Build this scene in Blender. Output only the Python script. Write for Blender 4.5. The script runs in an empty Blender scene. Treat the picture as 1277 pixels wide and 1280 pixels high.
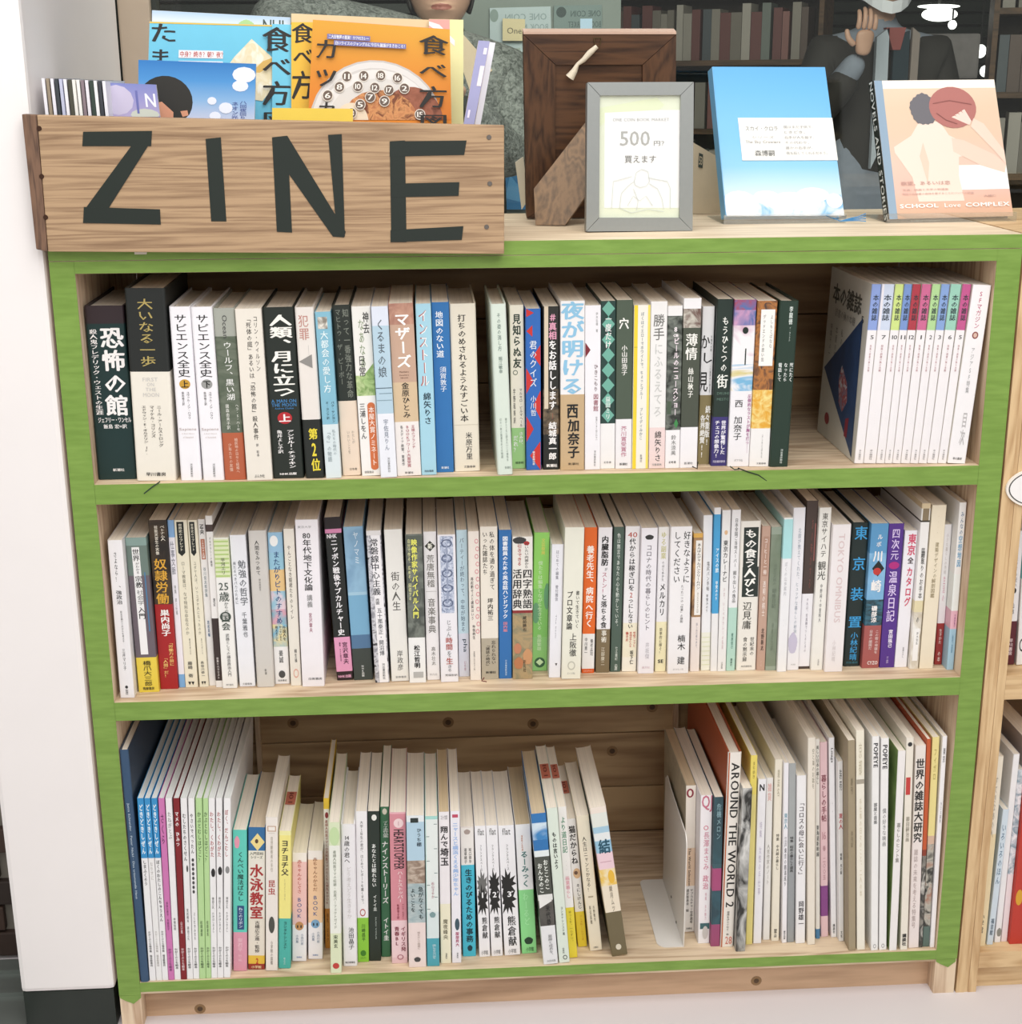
import bpy, bmesh, math, random
import numpy as np
from mathutils import Vector, Matrix
random.seed(7)
S = bpy.context.scene
COL = S.collection
# ------------------------------------------------------------------ camera
F_PX, YAW, PITCH, ROLL = 1821.526, 0.05784147, 0.28809429, -0.00701345
CAM = np.array([0.37077183, -1.58201588, 1.12712909])
def basis():
    cy, sy, cp, sp, cr, sr = math.cos(YAW), math.sin(YAW), math.cos(PITCH), math.sin(PITCH), math.cos(ROLL), math.sin(ROLL)
    fwd = np.array([sy*cp, cy*cp, -sp]); right = np.array([cy, -sy, 0]); up = np.cross(right, fwd)
    return cr*right+sr*up, -sr*right+cr*up, fwd
CR, CU, CF = basis()
def at(px, py, axis, val):
    """point of the place seen at a photo pixel, on the plane axis=val"""
    d = CF + CR*(px-638.5)/F_PX - CU*(py-640)/F_PX
    return CAM + (val-CAM[axis])/d[axis]*d
cd = bpy.data.cameras.new('camera'); cam = bpy.data.objects.new('camera', cd); COL.objects.link(cam)
cd.sensor_fit = 'HORIZONTAL'; cd.sensor_width = 36; cd.lens = F_PX/1277*36; cd.clip_start = .05
cam.matrix_world = Matrix(((CR[0], CU[0], -CF[0], CAM[0]), (CR[1], CU[1], -CF[1], CAM[1]), (CR[2], CU[2], -CF[2], CAM[2]), (0, 0, 0, 1)))
S.camera = cam
# ------------------------------------------------------------------ light and exposure
S.view_settings.view_transform = 'Standard'; S.view_settings.look = 'None'
S.view_settings.gamma = 1; S.view_settings.use_curve_mapping = False
S.view_settings.exposure = -0.1
W = bpy.data.worlds.new('world'); S.world = W; W.use_nodes = True
bg = W.node_tree.nodes['Background']; bg.inputs[0].default_value = (1, .985, .96, 1); bg.inputs[1].default_value = .50
def area(name, loc, target, sx, sy, power, color=(1, 1, 1)):
    l = bpy.data.lights.new(name, 'AREA'); l.shape = 'RECTANGLE'; l.size = sx; l.size_y = sy; l.energy = power; l.color = color
    o = bpy.data.objects.new(name, l); COL.objects.link(o); o.location = loc
    o.rotation_euler = (Vector(target)-Vector(loc)).to_track_quat('-Z', 'Y').to_euler()
area('ceiling_lamp_light', (0.35, -1.05, 2.55), (0.45, 0, .6), 2.6, 1.6, 48, (1, .99, .97))
area('ceiling_lamp_light', (1.2, -3.2, 2.5), (0.5, 0, .4), 2.4, 1.4, 41, (1, .985, .96))
S.cycles.max_bounces = 6; S.cycles.diffuse_bounces = 4; S.cycles.transparent_max_bounces = 12
try: S.cycles.use_denoising = True
except Exception: pass
# ------------------------------------------------------------------ materials
def lin(h):
    c = [int(h[i:i+2], 16)/255 for i in (0, 2, 4)]
    return tuple(v/12.92 if v <= .04045 else ((v+.055)/1.055)**2.4 for v in c) + (1,)
_m = {}
def nodes(name):
    m = bpy.data.materials.new(name); m.use_nodes = True
    nt = m.node_tree; return m, nt, nt.nodes['Principled BSDF']
def paper(h, rough=.5):
    k = ('p', h, rough)
    if k not in _m:
        m, nt, b = nodes('paper_'+h)
        n = nt.nodes.new('ShaderNodeTexNoise'); n.inputs['Scale'].default_value = 60; n.inputs['Detail'].default_value = 3
        tc = nt.nodes.new('ShaderNodeTexCoord'); nt.links.new(tc.outputs['Object'], n.inputs['Vector'])
        r = nt.nodes.new('ShaderNodeMixRGB'); c = lin(h)
        r.inputs[1].default_value = tuple(v*.93 for v in c[:3])+(1,); r.inputs[2].default_value = c
        nt.links.new(n.outputs['Fac'], r.inputs[0]); nt.links.new(r.outputs[0], b.inputs['Base Color'])
        b.inputs['Roughness'].default_value = rough
        _m[k] = m
    return _m[k]
def ink(h, rough=.6):
    k = ('i', h)
    if k not in _m:
        m, nt, b = nodes('ink_'+h); b.inputs['Base Color'].default_value = lin(h); b.inputs['Roughness'].default_value = rough
        _m[k] = m
    return _m[k]
def noise_mat(spec):
    """printed picture: 'c1,c2[,c3],scale[,zstretch]'"""
    k = ('n', spec)
    if k not in _m:
        p = spec.split(','); cols = [x for x in p if len(x) == 6]; nums = [float(x) for x in p if len(x) != 6]
        m, nt, b = nodes('printed_picture')
        tc = nt.nodes.new('ShaderNodeTexCoord'); mp = nt.nodes.new('ShaderNodeMapping')
        z = nums[1] if len(nums) > 1 else 1
        mp.inputs['Scale'].default_value = (1, 1, z)
        n = nt.nodes.new('ShaderNodeTexNoise'); n.inputs['Scale'].default_value = nums[0]; n.inputs['Detail'].default_value = 3
        n.inputs['Distortion'].default_value = 1.2
        nt.links.new(tc.outputs['Object'], mp.inputs[0]); nt.links.new(mp.outputs[0], n.inputs['Vector'])
        r = nt.nodes.new('ShaderNodeValToRGB'); e = r.color_ramp.elements
        e[0].position = .36; e[0].color = lin(cols[0]); e[1].position = .64; e[1].color = lin(cols[-1])
        if len(cols) == 3: q = e.new(.5); q.color = lin(cols[1])
        nt.links.new(n.outputs['Fac'], r.inputs[0]); nt.links.new(r.outputs[0], b.inputs['Base Color'])
        b.inputs['Roughness'].default_value = .5
        _m[k] = m
    return _m[k]
def mat(spec): return noise_mat(spec) if ',' in spec else paper(spec)
def pages_mat(h, axis=0):
    k = ('pg', h, axis)
    if k not in _m:
        m, nt, b = nodes('page_edges_'+h)
        tc = nt.nodes.new('ShaderNodeTexCoord'); mp = nt.nodes.new('ShaderNodeMapping')
        sc = [3, 3, 3]; sc[axis] = 900; mp.inputs['Scale'].default_value = sc
        n = nt.nodes.new('ShaderNodeTexNoise'); n.inputs['Scale'].default_value = 1; n.inputs['Detail'].default_value = 2
        nt.links.new(tc.outputs['Object'], mp.inputs[0]); nt.links.new(mp.outputs[0], n.inputs['Vector'])
        r = nt.nodes.new('ShaderNodeValToRGB'); e = r.color_ramp.elements; c = lin(h)
        e[0].position = .3; e[0].color = tuple(v*.87 for v in c[:3])+(1,); e[1].position = .55; e[1].color = c
        nt.links.new(n.outputs['Fac'], r.inputs[0]); nt.links.new(r.outputs[0], b.inputs['Base Color'])
        b.inputs['Roughness'].default_value = .8
        _m[k] = m
    return _m[k]
def wood(c1, c2, axis=0, rings=26, rough=.6, key='', knots=0):
    k = ('w', c1, c2, axis, rings, key)
    if k not in _m:
        m, nt, b = nodes('wood_'+c1)
        L = nt.links.new; N = nt.nodes.new
        tc = N('ShaderNodeTexCoord'); mp = N('ShaderNodeMapping'); sc = [1, 1, 1]; sc[axis] = .035 if key == 'box' else .09
        mp.inputs['Scale'].default_value = sc; mp.inputs['Location'].default_value = (len(_m)*.37, len(_m)*.21, .13*len(_m))
        oi = N('ShaderNodeObjectInfo'); ad = N('ShaderNodeVectorMath'); ad.operation = 'ADD'
        ml = N('ShaderNodeMath'); ml.operation = 'MULTIPLY'; ml.inputs[1].default_value = 5
        L(oi.outputs['Random'], ml.inputs[0]); L(tc.outputs['Object'], mp.inputs[0]); L(mp.outputs[0], ad.inputs[0]); L(ml.outputs[0], ad.inputs[1])
        n1 = N('ShaderNodeTexNoise'); n1.inputs['Scale'].default_value = rings; n1.inputs['Detail'].default_value = 2; n1.inputs['Distortion'].default_value = .4
        n2 = N('ShaderNodeTexNoise'); n2.inputs['Scale'].default_value = rings*9; n2.inputs['Detail'].default_value = 4
        L(ad.outputs[0], n1.inputs['Vector']); L(ad.outputs[0], n2.inputs['Vector'])
        w = N('ShaderNodeMath'); w.operation = 'MULTIPLY'; w.inputs[1].default_value = 7
        L(n1.outputs['Fac'], w.inputs[0])
        fr = N('ShaderNodeMath'); fr.operation = 'PINGPONG'; fr.inputs[1].default_value = .5; L(w.outputs[0], fr.inputs[0])
        mx = N('ShaderNodeMath'); mx.operation = 'MULTIPLY_ADD'; mx.inputs[1].default_value = .9; L(fr.outputs[0], mx.inputs[0])
        h = N('ShaderNodeMath'); h.operation = 'MULTIPLY'; h.inputs[1].default_value = .9; L(n2.outputs['Fac'], h.inputs[0]); L(h.outputs[0], mx.inputs[2])
        r = N('ShaderNodeValToRGB'); e = r.color_ramp.elements
        e[0].position = .3; e[0].color = lin(c1); e[1].position = .85; e[1].color = lin(c2)
        L(mx.outputs[0], r.inputs[0]); L(r.outputs[0], b.inputs['Base Color'])
        bp = N('ShaderNodeBump'); bp.inputs['Strength'].default_value = .12; bp.inputs['Distance'].default_value = .001
        L(mx.outputs[0], bp.inputs['Height']); L(bp.outputs[0], b.inputs['Normal'])
        b.inputs['Roughness'].default_value = rough
        _m[k] = m
    return _m[k]
def plain(h, rough=.5, metal=0, noise=0, nscale=20, bump=0):
    k = ('q', h, rough, metal, noise, nscale, bump)
    if k not in _m:
        m, nt, b = nodes('surface_'+h); c = lin(h)
        tc = nt.nodes.new('ShaderNodeTexCoord'); n = nt.nodes.new('ShaderNodeTexNoise'); n.inputs['Scale'].default_value = nscale; n.inputs['Detail'].default_value = 5
        nt.links.new(tc.outputs['Object'], n.inputs['Vector'])
        r = nt.nodes.new('ShaderNodeMixRGB'); r.inputs[1].default_value = tuple(v*(1-noise) for v in c[:3])+(1,); r.inputs[2].default_value = tuple(min(1, v*(1+noise*.4)) for v in c[:3])+(1,)
        nt.links.new(n.outputs['Fac'], r.inputs[0]); nt.links.new(r.outputs[0], b.inputs['Base Color'])
        if bump:
            bp = nt.nodes.new('ShaderNodeBump'); bp.inputs['Strength'].default_value = bump; bp.inputs['Distance'].default_value = .002
            nt.links.new(n.outputs['Fac'], bp.inputs['Height']); nt.links.new(bp.outputs[0], b.inputs['Normal'])
        b.inputs['Roughness'].default_value = rough; b.inputs['Metallic'].default_value = metal
        _m[k] = m
    return _m[k]
def clear(name, color=(1, 1, 1, 1), alpha_refl=.08, rough=.03):
    m = bpy.data.materials.new(name); m.use_nodes = True; nt = m.node_tree; nt.nodes.clear()
    o = nt.nodes.new('ShaderNodeOutputMaterial'); t = nt.nodes.new('ShaderNodeBsdfTransparent'); t.inputs[0].default_value = color
    g = nt.nodes.new('ShaderNodeBsdfGlossy'); g.inputs['Roughness'].default_value = rough
    mx = nt.nodes.new('ShaderNodeMixShader'); mx.inputs[0].default_value = alpha_refl
    nt.links.new(t.outputs[0], mx.inputs[1]); nt.links.new(g.outputs[0], mx.inputs[2]); nt.links.new(mx.outputs[0], o.inputs[0])
    return m
# ------------------------------------------------------------------ object helpers
def link(name, verts, faces, mats, midx=None, parent=None, loc=None, smooth=False):
    me = bpy.data.meshes.new(name); me.from_pydata([tuple(map(float, v)) for v in verts], [], faces)
    for m in (mats if isinstance(mats, (list, tuple)) else [mats]): me.materials.append(m)
    if midx is not None:
        for p, i in zip(me.polygons, midx): p.material_index = i
    if smooth:
        for p in me.polygons: p.use_smooth = True
    me.update()
    o = bpy.data.objects.new(name, me); COL.objects.link(o)
    if parent is not None: o.parent = parent
    if loc is not None: o.location = loc
    return o
def tag(o, label=None, cat=None, group=None, kind=None):
    if label: o['label'] = label
    if cat: o['category'] = cat
    if group: o['group'] = group
    if kind: o['kind'] = kind
    return o
def empty(name, loc=(0, 0, 0), rot=(0, 0, 0), label=None, cat=None, group=None):
    o = bpy.data.objects.new(name, None); COL.objects.link(o); o.location = loc; o.rotation_euler = rot; o.empty_display_size = .02
    return tag(o, label, cat, group)
class MB:
    def __init__(s): s.v = []; s.f = []; s.i = []
    def add(s, vs, fs, mi=0, M=None):
        n = len(s.v)
        for v in vs: s.v.append(tuple(M @ Vector(v)) if M is not None else tuple(v))
        for f in fs: s.f.append([a+n for a in f]); s.i.append(mi)
        return s
    def box(s, x0, x1, y0, y1, z0, z1, mi=0, bev=0, M=None):
        if bev:
            bm = bmesh.new(); r = bmesh.ops.create_cube(bm, size=1)
            for v in bm.verts: v.co = Vector(((x0+x1)/2+v.co.x*(x1-x0), (y0+y1)/2+v.co.y*(y1-y0), (z0+z1)/2+v.co.z*(z1-z0)))
            bmesh.ops.bevel(bm, geom=bm.edges[:], offset=bev, segments=2, profile=.6, affect='EDGES')
            bm.verts.index_update()
            s.add([v.co[:] for v in bm.verts], [[v.index for v in f.verts] for f in bm.faces], mi, M); bm.free(); return s
        vs = [(x, y, z) for x in (x0, x1) for y in (y0, y1) for z in (z0, z1)]
        return s.add(vs, [(0, 1, 3, 2), (4, 6, 7, 5), (0, 4, 5, 1), (2, 3, 7, 6), (0, 2, 6, 4), (1, 5, 7, 3)], mi, M)
    def prism(s, pts, a, b, axis=1, mi=0, M=None):
        """polygon pts in the two other axes, extruded a..b along axis"""
        def mk(p, t):
            return {0: (t, p[0], p[1]), 1: (p[0], t, p[1]), 2: (p[0], p[1], t)}[axis]
        n = len(pts); vs = [mk(p, a) for p in pts]+[mk(p, b) for p in pts]
        fs = [list(range(n)), list(range(2*n-1, n-1, -1))]+[[i, i+n, (i+1) % n+n, (i+1) % n] for i in range(n)]
        return s.add(vs, fs, mi, M)
    def tube(s, pts, rad, seg=8, mi=0, cap=True):
        pts = [Vector(p) for p in pts]; n = len(pts); base = len(s.v); rads = rad if isinstance(rad, (list, tuple)) else [rad]*n
        prev = None
        for i, p in enumerate(pts):
            d = (pts[min(i+1, n-1)]-pts[max(i-1, 0)]).normalized()
            a = prev if prev is not None else (Vector((0, 0, 1)) if abs(d.z) < .9 else Vector((1, 0, 0)))
            u = (a-d*a.dot(d)).normalized(); w = d.cross(u); prev = u
            for k in range(seg):
                t = 2*math.pi*k/seg; s.v.append(tuple(p+(u*math.cos(t)+w*math.sin(t))*rads[i]))
        for i in range(n-1):
            for k in range(seg):
                a, b = base+i*seg+k, base+i*seg+(k+1) % seg
                s.f.append([a, b, b+seg, a+seg]); s.i.append(mi)
        if cap:
            s.f.append([base+k for k in range(seg)][::-1]); s.i.append(mi); s.f.append([base+(n-1)*seg+k for k in range(seg)]); s.i.append(mi)
        return s
    def build(s, name, mats, parent=None, loc=None, smooth=False):
        o = link(name, s.v, s.f, mats, s.i, parent, loc)
        if smooth:
            o.data.shade_smooth() if hasattr(o.data, 'shade_smooth') else None
            try: o.data.set_sharp_from_angle(angle=math.radians(40))
            except Exception: pass
        return o
# ------------------------------------------------------------------ lettering: flat glyph meshes laid out by hand
_g = {}
def prep_glyphs(chars):
    made = []
    for ch, b in sorted({(c, 0) for c, _ in chars}):
        if (ch, b) in _g or ch in ' \u3000': continue
        c = bpy.data.curves.new('glyph', 'FONT'); c.body = ch; c.resolution_u = 1 if ord(ch) > 0x2e80 else 2
        
        o = bpy.data.objects.new('glyph', c); COL.objects.link(o); made.append((ch, b, o, c))
    dg = bpy.context.evaluated_depsgraph_get()
    for ch, b, o, c in made:
        m = bpy.data.meshes.new_from_object(o.evaluated_get(dg))
        vs = np.array([v.co[:2] for v in m.vertices]) if len(m.vertices) else np.zeros((0, 2))
        _g[(ch, b)] = (vs, [list(p.vertices) for p in m.polygons])
        bpy.data.meshes.remove(m)
    for ch, b, o, c in made:
        bpy.data.objects.remove(o); bpy.data.curves.remove(c)
ROT = set('ー〜～—-―…（）「」『』()=：:［］｢｣')
def tokens(t):
    out = []; i = 0
    while i < len(t):
        if t[i] == '[': j = t.index(']', i); out.append(t[i+1:j]); i = j+1
        else: out.append(t[i]); i += 1
    return out
LAY = []
def layers():
    return np.concatenate(LAY) if LAY else np.zeros(0)
def glyph(ch, b):
    vs, fs = _g.get((ch, 0), (np.zeros((0, 2)), []))
    if not len(vs):
        LAY.append(np.zeros(0)); return vs, fs
    sh = ((-.01, -.004), (.01, .004)) if b == 0 else ((-.02, 0), (.02, 0), (0, .012)) if b == 1 else ((-.034, -.01), (.034, .01), (-.01, .02), (.01, -.02))
    n = len(vs); LAY.append(np.repeat(np.arange(len(sh)), n))
    return np.concatenate([vs+np.array(d) for d in sh]), [[a+n*k for a in f] for k in range(len(sh)) for f in fs]
def lay(t, b, mode):
    """unit layout. 'v': cells stacked downward, each 1x1, total (1, n). 'h': line, height 1. -> verts in x:-.5...5, y:0..-1 (v) normalised"""
    V = []; Fs = []; n = 0; LAY.clear()
    def put(vs, fs):
        nonlocal n
        V.append(vs); Fs.extend([[a+n for a in f] for f in fs]); n += len(vs)
    if mode == 'v':
        tk = tokens(t); N = len(tk)
        for i, tkn in enumerate(tk):
            if tkn in (' ', '\u3000'): continue
            if len(tkn) == 1:
                vs, fs = glyph(tkn, b)
                if not len(vs): continue
                q = vs-np.array([.5, .38])
                if ord(tkn) < 0x2e80: q = vs-np.array([(vs[:, 0].max()+vs[:, 0].min())/2, .38])
                if tkn in ROT: q = vs-(vs.max(0)+vs.min(0))/2; q = np.stack([q[:, 1], -q[:, 0]], 1)
                if tkn in '、。': q = q+np.array([.55, .55])
                if tkn in 'ャュョッァィゥェォゃゅょっ': q = q+np.array([.06, .1])
            else:
                vv = []; ff = []; x = 0; k = 0
                for c in tkn:
                    vs, fs = glyph(c, b); wd = (vs[:, 0].max()+.06) if len(vs) else .3
                    vv.append(vs+np.array([x, 0])); ff += [[a+k for a in f] for f in fs]; k += len(vs); x += wd
                q = np.concatenate(vv); q = q-np.array([x/2, .38]); q[:, 0] *= min(1, .95/x); fs = ff
            q = q*np.array([1, .98/N]); q[:, 1] -= (i+.5)/N
            put(q, fs)
    else:
        vv = []; ff = []; x = 0; k = 0
        for c in t:
            if c == ' ': x += .35; continue
            vs, fs = glyph(c, b)
            if not len(vs): continue
            adv = 1.0 if ord(c) > 0x2e80 else vs[:, 0].max()+.05
            vv.append(vs+np.array([x, 0])); ff += [[a+k for a in f] for f in fs]; k += len(vs); x += adv
        if not vv: return np.zeros((0, 2)), []
        q = np.concatenate(vv); lo, hi = q.min(0), q.max(0)
        q = (q-(lo+hi)/2)/(hi-lo)
        if mode == 'r': q = np.stack([q[:, 1], -q[:, 0]], 1)
        if mode == 'm': q[:, 0] *= -1
        q[:, 1] -= .5
        put(q, ff)
    if not V: return np.zeros((0, 2)), []
    return np.concatenate(V), Fs

def shape(kind):
    if kind == '#rect': return np.array([(-.5, 0), (-.5, -1), (.5, -1), (.5, 0)]), [[0, 1, 2, 3]]
    if kind == '#disc':
        a = np.linspace(0, 2*math.pi, 24, endpoint=False); return np.stack([.5*np.cos(a), -.5+.5*np.sin(a)], 1), [list(range(24))]
    if kind == '#diamond': return np.array([(0, 0), (-.5, -.5), (0, -1), (.5, -.5)]), [[0, 1, 2, 3]]
    if kind == '#triL': return np.array([(.5, 0), (-.5, -.5), (.5, -1)]), [[0, 1, 2]]
    if kind == '#triR': return np.array([(-.5, 0), (-.5, -1), (.5, -.5)]), [[0, 1, 2]]
    if kind == '#triU': return np.array([(0, 0), (-.5, -1), (.5, -1)]), [[0, 1, 2]]
    if kind == '#ring':
        a = np.linspace(0, 2*math.pi, 20, endpoint=False); o = np.stack([.5*np.cos(a), -.5+.5*np.sin(a)], 1); i = np.stack([.36*np.cos(a), -.5+.36*np.sin(a)], 1)
        return np.concatenate([o, i]), [[k, (k+1) % 20, (k+1) % 20+20, k+20] for k in range(20)]
    if kind == '#burst':
        a = np.linspace(0, 2*math.pi, 22, endpoint=False); r = np.where(np.arange(22) % 2, .27, .5)*(1+.15*np.sin(a*5)); return np.stack([r*np.cos(a), -.5+r*np.sin(a)], 1), [list(range(22))]
    if kind == '#hair':
        a = np.linspace(0, 2*math.pi, 60, endpoint=False); r = .5*(.94+.03*np.sin(a*17)+.03*np.sin(a*5)); return np.stack([r*np.cos(a), -.5+r*np.sin(a)], 1), [list(range(60))]
# ------------------------------------------------------------------ book builder
Z1, Z2, Z3 = .7002, .4381, .0636          # tops of the boards the three rows stand on
CROPS = {'A': (80, 330, .22654), 'B': (330, 330, .22654), 'C': (590, 330, .22654), 'D': (780, 330, .2266), 'E': (970, 320, .2404),
         'F': (110, 610, .2187), 'G': (310, 610, .2187), 'H': (500, 610, .2109), 'I': (690, 610, .2109), 'J': (860, 600, .2108), 'K': (1040, 600, .2188),
         'L': (120, 880, .3125), 'M': (280, 890, .2736), 'N': (420, 890, .2733), 'O': (600, 890, .2733), 'P': (780, 870, .2891), 'Q': (980, 860, .3283),
         'X': (0, 0, 1)}
_crop = 'A'
ROWS = {}; _row = None
def row(name, z, loc, group): 
    global _row
    _row = ROWS[name] = dict(z=z, loc=loc, group=group, books=[], xlim=(1.0566, 1.7) if name.startswith('right') else (.0006, .9994))
def crop(c):
    global _crop
    _crop = c
def b(tl, tr, ty, bl, br, by, segs, texts, desc, anchor=None, d=.155, hard=0, pg='f3eadb', cat='book', side=None, minY=.003, name='book'):
    ox, oy, s = CROPS[_crop]
    if isinstance(segs, str): segs = [(1, segs)]
    _row['books'].append(dict(tl=ox+tl*s, tr=ox+tr*s, ty=oy+ty*s, bl=ox+bl*s, br=ox+br*s, by=oy+by*s, segs=segs, texts=texts, desc=desc, anchor=anchor,
                              d=d, hard=hard, pg=pg, cat=cat, minY=minY, name=name, side=side))
def book_mesh(root, w, h, d, segs, hard, pg, texts, side=None):
    """cover: a U of board or paper round the page block, split where its printed colour changes"""
    r = min(w*.3, .0026 if hard else .0011); t = .0021 if hard else .0006
    t = min(t, w*.12)
    out = [(-w/2, d)]
    for i in range(4): a = math.pi/2*i/3; out.append((-w/2+r-r*math.cos(a), r-r*math.sin(a)))
    for i in range(4): a = math.pi/2*i/3; out.append((w/2-r+r*math.sin(a), r-r*math.cos(a)))
    out.append((w/2, d)); n = len(out)
    inn = [(-w/2+t, d)]+[(max(-w/2+t, min(w/2-t, x)), max(t, y)) for x, y in out[1:-1]]+[(w/2-t, d)]
    mats = []; V = []; Fs = []; MI = []
    zs = [h]+[h*(1-s[0]) for s in segs]; zs[-1] = 0
    for k, s in enumerate(segs):
        mats.append(mat(s[1])); z1, z0 = zs[k], zs[k+1]; o = len(V)
        for z in (z0, z1):
            V += [(x, y, z) for x, y in out]+[(x, y, z) for x, y in inn]
        m = 2*n
        for i in range(n-1):
            Fs.append([o+i, o+i+1, o+m+i+1, o+m+i]); MI.append(k)
            Fs.append([o+n+i+1, o+n+i, o+m+n+i, o+m+n+i+1]); MI.append(k)
            if k == 0: Fs.append([o+m+i, o+m+i+1, o+m+n+i+1, o+m+n+i]); MI.append(k)
            if k == len(segs)-1: Fs.append([o+i+1, o+i, o+n+i, o+n+i+1]); MI.append(k)
        Fs.append([o, o+m, o+m+n, o+n]); MI.append(k); Fs.append([o+n-1, o+2*n-1, o+m+2*n-1, o+m+n-1]); MI.append(k)
    if side:
        mats.append(mat(side)); ns = len(mats)-1
        for q, f in enumerate(Fs):
            xs = [V[a][0] for a in f]; ys = [V[a][1] for a in f]
            if max(ys)-min(ys) > d*.5: MI[q] = ns
    link('cover', V, Fs, mats, MI, root)
    e = .003 if hard else .0004; p = MB()
    xx = w/2-t-.0001; top = h-e
    # page block: top edge slightly sagging in the middle, as loose leaves do
    N = 6; prof = [(-xx+2*xx*i/N, top-.0006*math.sin(math.pi*i/N)) for i in range(N+1)]
    p.prism([(-xx, e*.5)]+prof+[(xx, e*.5)], t+.0001, d-(.004 if hard else .0012), 1)
    p.build('page_block', pages_mat(pg), root)
    prints(root, w, h, r, texts)
def prints(root, w, h, r, texts):
    groups = {}
    seen = 0; lvl = 0
    for tx in texts:
        s = tx[0]; v0, v1, u, ws, c = tx[1:6]; rest = tx[6:]
        bold = next((q for q in rest if isinstance(q, int)), 0); mode = next((q for q in rest if isinstance(q, str)), 'v')
        pre = ''
        if s[:2] in ('A:', 'P:', 'S:'): pre = s[0]; s = s[2:]
        if s.startswith('#'):
            key = 'printed_'+{'#rect': 'panel', '#disc': 'disc', '#diamond': 'diamond', '#ring': 'ring', '#hair': 'blot'}.get(s, 'shape')
            vs, fs = shape(s); ly = np.zeros(len(vs))
        else:
            vs, fs = lay(s, bold, mode); ly = layers(); key = {'A': 'author_text', 'P': 'publisher_text', 'S': 'subtitle_text', '': 'title_text'}[pre]
        if not len(vs): continue
        lvl += 1 if s.startswith('#') else 2
        x = (u+vs[:, 0]*ws)*w; z = h*(1-v0)+vs[:, 1]*(v1-v0)*h
        y = -.00012-.00002*lvl-.000009*ly[:len(x)]
        x = np.clip(x, -w/2+r*.35, w/2-r*.35)
        g = groups.setdefault((key, c), ([], []))
        k = len(g[0]); g[0].extend(zip(x, y, z)); g[1].extend([[a+k for a in f] for f in fs])
    for (key, c), (V, Fs) in groups.items():
        link(key, V, Fs, noise_mat(c) if ',' in c else ink(c), None, root)
def ordinal(n): return ['', 'next', 'second', 'third', 'fourth', 'fifth', 'sixth', 'seventh', 'eighth', 'ninth', 'tenth', 'eleventh', 'twelfth'][n]
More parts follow.
